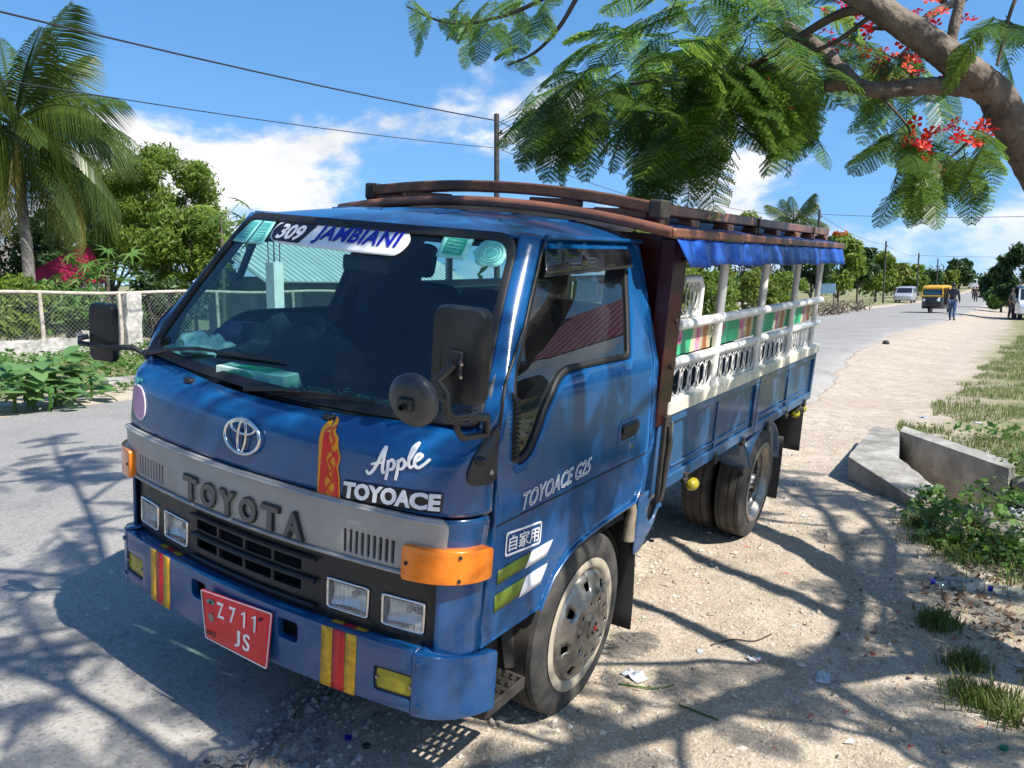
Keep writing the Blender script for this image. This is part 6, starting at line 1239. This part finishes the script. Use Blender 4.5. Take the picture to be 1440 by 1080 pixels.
# low wall, rubble and sign beyond the truck tail
o = stonebox('low_wall', -13.1, -12.9, 44, 58, .1, .85, M['plaster'], 44, .06, .5); tag(o, 'low pale wall beyond the far road edge right of the truck tail', 'wall')
p = onx(1160, 430, -11.2); SB = empty('sign_board', (p.x, p.y, float(zbase(p.x, p.y)))); tag(SB, 'small pale blue sign board on posts right of the truck tail', 'sign')
q = MB(); q.box(-.7, .7, -.03, .03, 1.0, 1.75); q.build('board', mat('pale_blue_board', (.25, .42, .55), .6, 0, .2, 4), SB)
for x in (-.6, .6): MB().cyl((x, 0, 0), (x, 0, 1.05), .04, 6).build('post', M['polew'], SB)
for i, (px, y) in enumerate(((1168, 47), (1180, 50), (1196, 54), (1212, 58), (1150, 45))):
    p = at(px, 430, y); z = float(zbase(p.x, p.y)); T = tag(empty('brush_pile', (p.x, p.y, z)), ('heap of dead branches below the pale blue sign', 'second heap of dead branches right of the sign', 'third heap of dead branches along the far verge', 'farthest heap of dead branches along the far verge', 'heap of dead branches nearest the truck tail')[i], 'brush', 'heaps of dead branches on the far verge'); rgx = random.Random(i); q = MB()
    for k in range(22): a = rgx.uniform(0, 6.28); q.tube([(rgx.uniform(-.6, .6), rgx.uniform(-.6, .6), 0), (rgx.uniform(-.9, .9), rgx.uniform(-.9, .9), rgx.uniform(.2, .9))], .02, 4)
    q.build('branches', M['twig'], T, 0)
# stall and wall out on the right, mirrored in the door glass
RS = empty('striped_stall', (7.0, 11.5, zg(7.0, 11.5))); tag(RS, 'stall with a pink striped awning mirrored in the truck door window', 'stall')
pa, pb = mat('awning_pink', (.16, .02, .05), .7), mat('awning_pale', (.24, .13, .15), .7)
for k in range(52):
    u0 = -2.6+k*.1; q = MB(); q.add([(u0, -1.6, 2.15), (u0+.1, -1.6, 2.15), (u0+.1, 1.4, 3.1), (u0, 1.4, 3.1)], [(0, 1, 2, 3)]); q.build('awning_stripe', pa if k % 2 else pb, RS, 0, solid=.02)
for x, y in ((-2.5, -1.5), (2.5, -1.5), (-2.5, 1.3), (2.5, 1.3)): MB().cyl((x, y, 0), (x, y, 2.2 if y < 0 else 3.0), .05, 8).build('post', M['polew'], RS, 60)
q = MB(); q.box(-2.4, 2.4, -1.3, -.7, .75, .82); q.box(-2.3, 2.3, -1.25, -.75, 0, .75); q.build('counter', M['wood'], RS)
BW = empty('block_wall', (6.4, 14.0, zg(6.4, 14.0))); tag(BW, 'grey block wall behind the striped stall, mirrored in the truck door window', 'wall')
bl0 = None
for r_ in range(8):
    for c_ in range(20):
        if bl0 is None: q = MB(); q.box(-.195, .195, -.1, .1, 0, .19); bl0 = q.build('block', M['conc'], BW, bevel=.008); o = bl0
        else: o = link_copy(bl0, BW)
        o.location = (-2.4+c_*.4+(.2 if r_ % 2 else 0), .01*((r_*7+c_*3) % 3), r_*.2)
tree('shade_tree', 'dark tree behind the striped stall, mirrored in the truck door window', (11.5, 13.0), 6.5, 3.0, 1.6, 5000, .2, M['dkleaf'], 301, None, .2, 18)
tree('shade_tree', 'leafy tree out on the right beyond the flame tree, mirrored in the truck door window', (9.5, 5.0), 6.0, 2.8, 1.2, 5000, .2, M['dkleaf'], 302, None, .2, 18)

# unseen trees added behind the camera to darken reflections in the cab front
for i, (x, y, h_, rx) in enumerate(((3.5, -14, 6.5, 3.0), (6.5, -9, 6.0, 2.8), (2.5, -22, 7, 3.4), (-12.5, -12, 6.5, 3.0), (-13.5, -20, 7, 3.2), (8, -18, 7, 3.2), (-4.5, -34, 7, 4.5), (-10, -30, 7, 4))):
    tree('roadside_tree', ('unseen tree added behind the photographer, mirrored in the cab front', 'nearest unseen tree added behind the photographer on the right', 'farther unseen tree added behind the photographer on the shoulder', 'unseen tree added behind the photographer across the road', 'farther unseen tree added behind the photographer across the road', 'rightmost unseen tree added behind the photographer', 'unseen tree added behind the photographer to block the low sky', 'second unseen tree added behind the photographer to block the low sky')[i], (x, y), h_, rx, .8, 4200, .24, M['dkleaf'], 400+i, 'unseen trees added behind the photographer', .2, 18)
# ------------------------------------------------------------------ traffic and people
def vehicle_wheel(parent, x, y, r_, w_):
    o = MB().lathe([(-w_/2, r_*.6), (-w_/2, r_*.9), (-w_*.4, r_), (w_*.4, r_), (w_/2, r_*.9), (w_/2, r_*.6)], 20).build('wheel', M['tyre'], parent, 40); o.location = (x, y, r_)
    MB().lathe([(w_*.45*(1 if x > 0 else -1), .001), (w_*.48*(1 if x > 0 else -1), r_*.62)], 16).build('rim', M['steel'], o); return o
def van(name, label, loc, rz, col, L_=4.3, W_=1.7, H_=1.75, cat='van', grp=None):
    """minivan, nose to -y: hull, glass, lamps, bumpers, wheels"""
    T = empty(name, loc, rz); tag(T, label, cat, grp); pm = mat(name+'_paint', col, .28, .35, .08, 2, coat=.5); h = W_/2
    pr = [(-L_*.5, .38), (-L_*.5, .72), (-L_*.46, .90), (-L_*.30, 1.02), (-L_*.16, H_*.90), (-L_*.08, H_*.97), (L_*.30, H_), (L_*.44, H_*.97), (L_*.485, H_*.62), (L_*.5, .80), (L_*.5, .38), (L_*.44, .26), (-L_*.44, .26)]
    def hw_(z): return h*(1-.10*max(0, (z-.95)/(H_-.95))**1.2-.05*max(0, (.45-z)/.2))
    q = MB(); n = len(pr); v = []
    for k in (-1, -.8, .8, 1):
        for y, z in pr: v.append((k*hw_(z), y*(1 if abs(k) < .9 else .985), z if abs(k) < .9 else .97*z+.02))
    f = [(i*n+j, i*n+(j+1) % n, (i+1)*n+(j+1) % n, (i+1)*n+j) for i in range(3) for j in range(n)]+[tuple(range(n-1, -1, -1)), tuple(3*n+j for j in range(n))]; q.add(v, f); body = q.build('body', pm, T, 40, bevel=.03)
    dk = mat(name+'_glass', (.012, .016, .02), .08, 0, 0, coat=.3)
    def quad(nm, pts, m): MB().add(pts, [tuple(range(len(pts)))]).build(nm, m, T, 0, solid=.012, off=0)
    zs = H_*.60
    quad('rear_window', [(-hw_(zs)*.86, L_*.489, zs+.02), (hw_(zs)*.86, L_*.489, zs+.02), (hw_(H_*.9)*.84, L_*.456, H_*.90), (-hw_(H_*.9)*.84, L_*.456, H_*.90)], dk)
    quad('windscreen', [(-hw_(1.05)*.86, -L_*.292-.012, 1.06), (hw_(1.05)*.86, -L_*.292-.012, 1.06), (hw_(H_*.9)*.86, -L_*.168-.012, H_*.89), (-hw_(H_*.9)*.86, -L_*.168-.012, H_*.89)], dk)
    for sg in (1, -1):
        for y0, y1 in ((-L_*.20, -L_*.02), (0.0, L_*.18), (L_*.20, L_*.40)): quad('side_window', [(sg*(hw_(1.08)+.012), y0 if y0 > -L_*.19 else y0-.12, 1.08), (sg*(hw_(1.08)+.012), y1, 1.08), (sg*(hw_(H_*.88)+.016), y1, H_*.88), (sg*(hw_(H_*.88)+.016), y0+.04, H_*.88)], dk)
        quad('tail_light', [(sg*h*.80, L_*.502, .78), (sg*h*.97, L_*.495, .78), (sg*h*.95, L_*.482, 1.12), (sg*h*.82, L_*.49, 1.12)], M['red_s']); quad('headlight', [(sg*h*.55, -L_*.502, .68), (sg*h*.92, -L_*.495, .70), (sg*h*.90, -L_*.488, .84), (sg*h*.58, -L_*.492, .84)], M['lens'])
        for y in (-L_*.31, L_*.30): vehicle_wheel(T, sg*h*.86, y, .31, .2)
        qq = MB(); qq.box(min(sg*h, sg*(h+.16)), max(sg*h, sg*(h+.16)), -L_*.22, -L_*.19, 1.0, 1.14); qq.build('wing_mirror', pm, T, bevel=.02)
    qq = MB(); qq.box(-h*.97, h*.97, L_*.49, L_*.515, .34, .55); qq.build('rear_bumper', pm, T, bevel=.02); qq = MB(); qq.box(-h*.97, h*.97, -L_*.515, -L_*.49, .32, .52); qq.build('front_bumper', pm, T, bevel=.02)
    quad('number_plate', [(-.24, L_*.506, .62), (.24, L_*.506, .62), (.24, L_*.504, .74), (-.24, L_*.504, .74)], M['sticker']); return T
def gpos(px, d, dz=0.): b = ground_at(px, d); return (b[0], b[1], float(zbase(*b))+.016+dz)
van('minivan', 'silver minivan driving away in the far lane beside the trees', gpos(1274, 86), math.pi*0, (.42, .43, .44))
van('parked_minivan', 'white minivan parked at the right picture edge under the dark tree', gpos(1455, 45), R(6), (.70, .71, .72), 4.5, 1.75, 1.85)
van('hatchback_car', 'pale car just behind the auto rickshaw on the road', gpos(1334, 92), math.pi, (.45, .55, .58), 4.0, 1.65, 1.5, 'car')
van('distant_minibus', 'small white minibus topping the rise at the end of the road', gpos(1368, 190), math.pi, (.72, .72, .70), 5, 1.9, 2.2, 'minibus')
# auto rickshaw, nose to -y
TT = empty('auto_rickshaw', gpos(1317, 51), R(-8)); tag(TT, 'black auto rickshaw with a yellow ochre roof coming down the road', 'auto rickshaw')
bk_ = mat('rickshaw_black', (.012, .012, .013), .35, 0, .2, 5, coat=.3); yl = mat('rickshaw_ochre', (.50, .27, .015), .5, 0, .15, 4)
def ring(y, w_, z0, z1, r_=.1): return [(x, y, z) for x, z in rnd([(-w_, z0), (w_, z0), (w_, z1), (-w_, z1)], r_, 3)]
def loft(name, secs, m, parent, cap=True, **k):
    n = len(secs[0]); q = MB(); f = [(i*n+j, i*n+(j+1) % n, (i+1)*n+(j+1) % n, (i+1)*n+j) for i in range(len(secs)-1) for j in range(n)]
    if cap: f += [tuple(range(n-1, -1, -1)), tuple((len(secs)-1)*n+j for j in range(n))]
    q.add([p for s_ in secs for p in s_], f); return q.build(name, m, parent, 50, **k)
loft('front_cowl', [ring(-1.28, .18, .45, .72, .08), ring(-1.18, .42, .34, .95, .12), ring(-.95, .58, .30, 1.02, .12), ring(-.72, .62, .28, .98, .1)], bk_, TT)
loft('tub', [ring(-.72, .62, .26, .50, .05), ring(.2, .64, .26, .52, .05), ring(.35, .66, .26, .95, .08), ring(1.15, .64, .32, .98, .1), ring(1.3, .56, .40, .85, .1)], bk_, TT)
loft('roof', [ring(-.92, .56, 1.46, 1.56, .05), ring(-.7, .62, 1.50, 1.66, .07), ring(.3, .64, 1.52, 1.72, .09), ring(1.1, .62, 1.48, 1.68, .09), ring(1.24, .56, 1.44, 1.58, .06)], yl, TT)
q = MB(); q.tube([(-.60, -.98, .98), (-.56, -.90, 1.48), (.56, -.90, 1.48), (.60, -.98, .98)], .05, 6); q.tube([(-.60, -.98, 1.02), (.60, -.98, 1.02)], .05, 6); q.build('windscreen_frame', yl, TT)
MB().add([(-.55, -.985, 1.05), (.55, -.985, 1.05), (.51, -.915, 1.44), (-.51, -.915, 1.44)], [(0, 1, 2, 3)]).build('windscreen', mat('rickshaw_glass', (.03, .07, .075), .08, 0, .2, 5, coat=.4), TT, 0, solid=.01)
loft('back_hood', [ring(.55, .62, .95, 1.52, .06), ring(1.22, .60, .95, 1.50, .06)], yl, TT)
for sg in (1, -1):
    MB().lathe([(-1.24, .001), (-1.25, .06), (-1.20, .085), (-1.0, .08)], 16, 'y', (sg*.40, 0, .78)).build('headlight', M['lens'], TT, 50); MB().cyl((sg*.61, -.70, .95), (sg*.60, -.62, 1.52), .025, 6).build('side_post', bk_, TT); vehicle_wheel(TT, sg*.55, .90, .22, .11)
    MB().tube([(sg*.55, -.95, 1.12), (sg*.76, -1.0, 1.16)], .015, 5).build('mirror_arm', bk_, TT); qq = MB(); qq.box(sg*.80-.05, sg*.80+.05, -1.01, -.98, 1.08, 1.24); qq.build('mirror', bk_, TT, bevel=.01)
vehicle_wheel(TT, .001, -1.05, .22, .11); loft('front_mudguard', [ring(-1.30, .08, .36, .44, .03), ring(-1.05, .09, .44, .50, .03), ring(-.82, .08, .34, .42, .03)], bk_, TT)
q = MB(); q.box(-.22, .22, -.45, -.15, .52, .72); q.build('driver_seat', M['seat'], TT, bevel=.03)
# people: continuous skinned bodies with clothes over them
SK = mat('brown_skin', (.085, .045, .028), .55)
def skin(name, nodes, edges, m, parent, sub=2):
    me = bpy.data.meshes.new(name); ks = list(nodes); me.from_pydata([nodes[k][0] for k in ks], [(ks.index(a), ks.index(b)) for a, b in edges], []); me.materials.append(m); o = bpy.data.objects.new(name, me); COL.objects.link(o); o.parent = parent
    md = o.modifiers.new('skin', 'SKIN'); md.use_smooth_shade = True
    for i, k in enumerate(ks):
        r_ = nodes[k][1]; sv = me.skin_vertices[0].data[i]; sv.radius = (r_, r_) if not hasattr(r_, '__len__') else r_; sv.use_root = (i == 0)
    s_ = o.modifiers.new('sub', 'SUBSURF'); s_.levels = 1; s_.render_levels = sub; return o
def person(label, loc, rz, top, legs, stride=.22, arm=.12, h=1.74, long_top=False, hat=None, grp=None):
    """walks along -y; stride and arm swing in metres"""
    T = empty('person', loc, rz); tag(T, label, 'person', grp); k = h/1.74; S = lambda x, y, z: (x*k, y*k, z*k)
    b = {'pel': (S(0, 0, .95), (.135, .105)), 'wai': (S(0, -.01, 1.10), (.125, .095)), 'che': (S(0, -.02, 1.30), (.15, .105)), 'nk0': (S(0, -.01, 1.47), .065), 'nk1': (S(0, -.02, 1.53), .052), 'hd0': (S(0, -.035, 1.60), .078), 'hd1': (S(0, -.03, 1.67), .083), 'hd2': (S(0, -.02, 1.72), .055)}
    e_ = [('pel', 'wai'), ('wai', 'che'), ('che', 'nk0'), ('nk0', 'nk1'), ('nk1', 'hd0'), ('hd0', 'hd1'), ('hd1', 'hd2')]
    for s_, n_ in ((1, 'l'), (-1, 'r')):
        f_ = s_*stride; a_ = -s_*arm
        b.update({'hip'+n_: (S(s_*.095, 0, .88), .095), 'kne'+n_: (S(s_*.10, -f_*.55-.03, .48), .062), 'ank'+n_: (S(s_*.105, -f_+.02, .09+(.03 if s_ < 0 else 0)), .042), 'toe'+n_: (S(s_*.12, -f_-.15, .035), .036),
                  'sho'+n_: (S(s_*.19, -.01, 1.40), .058), 'elb'+n_: (S(s_*.25, -a_*.4+.03, 1.13), .042), 'wri'+n_: (S(s_*.26, -a_-.03, .90), .030), 'han'+n_: (S(s_*.255, -a_-.05, .80), .030)})
        e_ += [('pel', 'hip'+n_), ('hip'+n_, 'kne'+n_), ('kne'+n_, 'ank'+n_), ('ank'+n_, 'toe'+n_), ('che', 'sho'+n_), ('sho'+n_, 'elb'+n_), ('elb'+n_, 'wri'+n_), ('wri'+n_, 'han'+n_)]
    skin('body', b, e_, SK, T)
    g = lambda n_, d: (b[n_][0], tuple(x+d for x in b[n_][1]) if hasattr(b[n_][1], '__len__') else b[n_][1]+d)
    t_ = {n_: g(n_, .022) for n_ in ('che', 'wai', 'pel', 'shol', 'shor', 'elbl', 'elbr')}; te = [('che', 'wai'), ('wai', 'pel'), ('che', 'shol'), ('che', 'shor'), ('shol', 'elbl'), ('shor', 'elbr')]
    t_['nk0'] = (b['nk0'][0], .075); te.append(('che', 'nk0'))
    if long_top: t_.update({'wril': g('wril', .016), 'wrir': g('wrir', .016)}); te += [('elbl', 'wril'), ('elbr', 'wrir')]
    skin('shirt', t_, te, top, T)
    l_ = {n_: g(n_, .020) for n_ in ('pel', 'hipl', 'hipr', 'knel', 'kner', 'ankl', 'ankr')}; skin('trousers', l_, [('pel', 'hipl'), ('pel', 'hipr'), ('hipl', 'knel'), ('hipr', 'kner'), ('knel', 'ankl'), ('kner', 'ankr')], legs, T)
    MB().ball(S(0, -.012, 1.68), .088*k, .098*k, .085*k, 12, 8).build('hair', M['vinylblack'] if hat is None else hat, T, 60)
    MB().ball(S(0, -.125, 1.635), .012, .018, .02, 8, 6).build('nose', SK, T, 60)
    for s_ in (1, -1):
        n_ = 'l' if s_ > 0 else 'r'; p = b['toe'+n_][0]; MB().ball((p[0], p[1]+.06*k, p[2]+.012), .05*k, .13*k, .045*k, 10, 6).build('shoe', M['black'], T, 60); MB().ball(S(s_*.085, -.03, 1.63), .012, .022, .03, 8, 6).build('ear', SK, T, 60)
    return T
cl = lambda n_, c: mat(n_, c, .85, 0, .2, 12, bump=.15, bscale=14)
dkb, jean = cl('navy_jacket_cloth', (.018, .020, .030)), cl('blue_jean_cloth', (.045, .085, .17)); wht, drk, khk = cl('white_shirt_cloth', (.60, .60, .58)), cl('dark_trouser_cloth', (.02, .02, .022)), cl('brown_shirt_cloth', (.10, .055, .035))
person('man in a dark jacket and blue jeans walking on the dirt beside the road', gpos(1341, 39), math.pi*.96, dkb, jean, .16, .10, 1.78, True)
gp = 'people walking far along the shoulder'
person('distant person in dark clothes on the shoulder, left of the one in white', gpos(1373, 93), 0.1, khk, drk, .18, .1, 1.75, grp=gp); person('distant person in a white shirt on the shoulder', gpos(1386, 95), .0, wht, drk, .15, .1, 1.75, grp=gp)
person('slim distant person in black just behind the pair on the shoulder', gpos(1369.5, 112), math.pi, drk, drk, .2, .12, 1.7, grp=gp); person('farthest small person in a pale shirt near the rise', gpos(1380, 140), math.pi, wht, jean, .2, .1, 1.75, grp=gp)
person('person in dark clothes standing beside the white parked minivan', gpos(1424, 44), R(60), drk, drk, .05, .03, 1.7)
# ------------------------------------------------------------------ concrete headwall, litter, petals, stones
CRT = bpy.data.textures.new('crumble', 'CLOUDS'); CRT.noise_scale = .09; CRT.noise_depth = 4
HZ = .265
HW = empty('drain_headwall', onz(1262, 640, .05)); tag(HW, 'weathered concrete drain headwall beside the dirt shoulder', 'headwall'); hi = -Vector(HW.location)
def prism(name, px, z1, z0, m, parent, spread=0.):
    top = [onz(q[0], q[1], q[2] if len(q) > 2 else z1)+hi for q in px]; n = len(top); c = sum(top, Vector())/n; bot = [Vector((c.x+(p.x-c.x)*(1+spread), c.y+(p.y-c.y)*(1+spread), z0+hi.z)) for p in top]
    a = sum(top[i].x*top[(i+1) % n].y-top[(i+1) % n].x*top[i].y for i in range(n))
    q = MB(); f = [(i, (i+1) % n, n+(i+1) % n, n+i) for i in range(n)]+[tuple(range(n-1, -1, -1)), tuple(range(n, 2*n))]
    q.add(top+bot, f if a > 0 else f); o = q.build(name, m, parent, 0)
    bm = bmesh.new(); bm.from_mesh(o.data); bmesh.ops.recalc_face_normals(bm, faces=bm.faces); bmesh.ops.subdivide_edges(bm, edges=bm.edges, cuts=9, use_grid_fill=True); bm.to_mesh(o.data); bm.free()
    sg_ = o.modifiers.new('d', 'DISPLACE'); sg_.texture = CRT; sg_.strength = .030; sg_.mid_level = .5; sg_.texture_coords = 'GLOBAL'; o.data.polygons.foreach_set('use_smooth', [True]*len(o.data.polygons)); o.data.set_sharp_from_angle(angle=R(40)); return o
prism('wing_block', [(1193, 642), (1229, 598.5), (1265, 606), (1264, 643), (1330, 697, .14), (1288, 703, .14)], HZ, -.55, M['conc'], HW, .01)
prism('long_wall', [(1265.6, 606), (1272, 599), (1428, 650), (1419, 659)], HZ-.003, -.6, M['conc'], HW)
def thing_mesh(name, mb, m, label, cat, loc, rz=0., group=None, **k): o = mb.build(name, m, None, **k); o.location = loc; o.rotation_euler = (0, 0, rz); return tag(o, label, cat, group)
def rock(name, label, px, py, r_, m, seed, cat='stone', group=None, z=.02):
    p = onz(px, py, z); rgx = random.Random(seed); b = MB(); b.ball((0, 0, 0), 1, 1, 1, 9, 6); b.v = [(x*r_*rgx.uniform(.75, 1.2), y*r_*rgx.uniform(.7, 1.1), zz*r_*rgx.uniform(.5, .85)+r_*.35) for x, y, zz in b.v]
    return thing_mesh(name, b, m, label, cat, (p.x, p.y, zg(p.x, p.y)), rgx.uniform(0, 6), group, smooth=28)
ST = mat('pale_stone', (.36, .31, .24), .92, 0, .25, 14, bump=.5, bscale=30)
rock('stone', 'rounded tan stone on the asphalt before the bumper', 412, 1062, .020, ST, 1); rock('stone', 'dark stone lying in the shadow near the step shadow', 516, 1052, .017, M['chassis'], 2)
for i, (px, py, r_, lab) in enumerate(((1390, 705, .11, 'tan rubble block nearest the drain wall end'), (1412, 722, .10, 'tan rubble block in the middle of the weedy heap'), (1375, 745, .13, 'flat grey concrete lump among the weeds'), (1425, 770, .12, 'grey concrete lump at the right edge among the weeds'), (1400, 760, .09, 'small grey lump between the two larger concrete lumps'), (1440, 700, .12, 'rubble block cut by the right picture edge'))): rock('rubble_block', lab, px, py, r_, ST if i < 2 else M['conc'], 20+i, 'rubble', 'rubble by the drain')
for i, (px, py, r_, lab) in enumerate(((1245, 492, .10, 'dark flat stone on the pale dirt near the road edge'), (1228, 640, .03, 'small pebble beside the headwall foot'), (1340, 965, .018, 'grey stone at the foot of a grass tuft'), (1332, 1052, .015, 'pale stone near the bottom right corner'))): rock('stone', lab, px, py, r_, M['chassis'] if i == 0 else ST, 40+i)
# bottles
BG = glassmat('clear_plastic_bottle', (.80, .90, .95), 1.3, .12, .10)
def bottle(label, px, py, rz, s_=1.):
    p = onz(px, py, .05); T = empty('plastic_bottle', (p.x, p.y, zg(p.x, p.y)+.034*s_), rz); T.scale = (s_,)*3; tag(T, label, 'bottle')
    MB().lathe([(-.13, .001), (-.13, .026), (-.12, .033), (-.06, .034), (-.05, .031), (-.04, .034), (.0, .034), (.01, .031), (.02, .034), (.05, .034), (.085, .024), (.10, .013), (.115, .013)], 20).build('bottle_body', BG, T, 60); MB().lathe([(.108, .016), (.128, .016), (.129, .001)], 14).build('cap', M['vinylblue'], T, 50)
bottle('clear crushed plastic bottle lying in the grass below the headwall', 1345, 830, R(195), 1.0); bottle('clear plastic bottle cut by the right picture edge', 1428, 842, R(170), 1.0)
def scrap(name, label, px, py, sz, m, seed, cat):
    p = onz(px, py, .02); rgx = random.Random(seed); n = 9; q = MB(); h_ = [[rgx.uniform(0, .32) for _ in range(n)] for _ in range(n)]
    def fn(u, v):
        i, j = int(round(u*(n-1))), int(round(v*(n-1))); return Vector(((u-.5)*(1.4+.3*h_[j][i]), (v-.5)*(.8+.5*h_[i][j]), .02+h_[i][j]*(.5+.5*math.sin(u*9+seed))))*sz
    q.grid(fn, [i/(n-1) for i in range(n)], [i/(n-1) for i in range(n)]); return thing_mesh(name, q, m, label, cat, (p.x, p.y, zg(p.x, p.y)+.003), rgx.uniform(0, 6), None, smooth=40, solid=.0015)
PLS = mat('pale_plastic', (.55, .60, .66), .4, 0, .2, 30, trans=.2)
scrap('plastic_scrap', 'crumpled pale wrapper on the dirt beside the front wheel', 892, 951, .075, PLS, 3, 'litter'); scrap('plastic_scrap', 'pale plastic scrap lying in a branch shadow right of the truck', 1157, 955, .065, PLS, 4, 'litter'); scrap('plastic_bag', 'grey translucent plastic bag in the weeds at the right picture edge', 1428, 735, .22, mat('grey_bag', (.45, .47, .48), .35, 0, .2, 10, trans=.3), 5, 'bag')
scrap('blue_scrap', 'small blue scrap on the gravel under the bumper', 490, 1043, .030, M['vinylblue'], 6, 'litter'); scrap('wrapper', 'thin pale wrapper with orange print on the dirt right of the front wheel', 1062, 925, .045, PLS, 7, 'litter'); scrap('paper_scrap', 'pale scrap of paper on the dirt left of the thin wrapper', 984, 916, .03, PLS, 8, 'litter'); scrap('paper_scrap', 'small pale sheet standing in for a light spot on the asphalt left of the bumper', 128, 816, .05, PLS, 9, 'litter')  # the last sheet stands in for a spot of light on the asphalt
scrap('litter', 'white scrap on the far grass behind the headwall', 1300, 592, .09, PLS, 10, 'litter'); scrap('litter', 'pale scrap on the grass near the right picture edge', 1375, 600, .08, PLS, 11, 'litter')
p = onz(1412, 1052, .02); thing_mesh('bottle_cap', MB().lathe([(0, .016), (.010, .015), (.011, .001)], 18, 'z'), mat('green_plastic', (.015, .13, .07), .4), 'green plastic bottle cap on the dirt near the bottom right corner', 'bottle cap', (p.x, p.y, zg(p.x, p.y)), 0, None, smooth=40)
p = onz(1428, 712, .2); thing_mesh('black_pipe', MB().tube([(-.22, .05, .10), (0, 0, .02), (.3, -.1, -.06)], .016, 8), M['rubber'], 'black pipe poking out of the weeds at the right picture edge', 'pipe', (p.x, p.y, p.z))
for i, (pts, lab) in enumerate((([(1000, 905), (1030, 898), (1060, 901), (1085, 893)], 'thin curved twig on the dirt right of the front wheel'), ([(870, 962), (920, 968), (948, 962)], 'green stalk lying beside the crumpled wrapper'), ([(955, 988), (985, 1000), (1010, 1008)], 'green stalk lying below the thin curved twig'), ([(1318, 812), (1330, 858), (1345, 880)], 'dry stick among dead leaves below the bottles'))):
    Q = [onz(a, b, .02) for a, b in pts]; Q = [Vector((q.x, q.y, zg(q.x, q.y)+.006)) for q in Q]; c = Q[0].copy(); thing_mesh('twig', MB().tube([q-c for q in smooth(Q, 4)], .0035, 5), M['twig'] if i in (0, 3) else M['weed'], lab, 'twig', tuple(c))
# fallen petals and dead leaves
PET = None; PM = leafmat('fallen_petal', [(.62, .02, .008), (.70, .10, .01), (.50, .012, .012)], .55, .2, 1.2)
pos = [(1175, 701), (1271, 765), (1224, 800), (1263, 868), (1169, 909), (1227, 921), (1386, 880), (1296, 836), (1429, 892), (1281, 1046), (1380, 1023), (1212, 757), (1048, 764), (1050, 776), (1106, 814), (988, 823), (1171, 813), (888, 874), (1021, 986), (1068, 928), (1140, 1010), (1340, 900), (1255, 905), (1310, 880), (1190, 1000), (1365, 860), (1405, 905), (1090, 1050)]
for i, (px, py) in enumerate(pos):
    p = onz(px, py, .02); rgx = random.Random(i)
    if PET is None:
        q = MB()
        for k in range(3): a = k*1.9; q.add([(0, 0, .05), (.55*math.cos(a-.4), .55*math.sin(a-.4), .25), (1.0*math.cos(a), 1.0*math.sin(a), .08), (.55*math.cos(a+.4), .55*math.sin(a+.4), .2)], [(0, 1, 2, 3)])
        PET = q.build('fallen_petal', PM, None, 0); o = PET
    else: o = link_copy(PET, None)
    o.location = (p.x, p.y, zg(p.x, p.y)+.004); o.rotation_euler = (rgx.uniform(-.3, .3), rgx.uniform(-.3, .3), rgx.uniform(0, 6)); s_ = rgx.uniform(.012, .024); o.scale = (s_, s_*rgx.uniform(.5, 1), s_)
    tag(o, 'red or orange flame tree petal fallen on the dirt shoulder', 'petal', 'fallen flame tree petals')
def fd(r, n):
    c = np.array([(1.35, 2.05, .22), (1.6, 1.7, .25), (1.25, 1.5, .4), (1.5, 2.5, .3)]); k = r.integers(4, size=n); p = c[k, :2]+r.normal(size=(n, 2))*c[k, 2:3]*.6; return np.stack([p[:, 0], p[:, 1], zdirt(p[:, 0], p[:, 1])+.008], 1), r.uniform(.5, 1.4, n)
carpet('dead_leaves', 'brown dead leaves and pods scattered below the weeds', 380, fd, .022, leafmat('dead_leaf', [(.16, .09, .05), (.30, .20, .12), (.10, .06, .04)], .8, .1), 51, .4)

def fl2(r, n):
    y = -1.6+r.random(n)*7.5; x = r.uniform(-.7, 2.3, n); k = r.random(n) < np.clip(.35+1.3*vnoise(x, y, .9, 71), .05, 1); x, y = x[k], y[k]; return np.stack([x, y, zdirt(x, y)+.005], 1), r.uniform(.4, 1.3, len(x))
carpet('leaf_litter', 'tiny dry leaflets and bark flecks strewn over the dirt shoulder', 2600, fl2, .009, leafmat('litter_fleck', [(.09, .055, .03), (.20, .13, .07), (.30, .22, .12), (.06, .045, .03)], .85, .05), 52, .35)
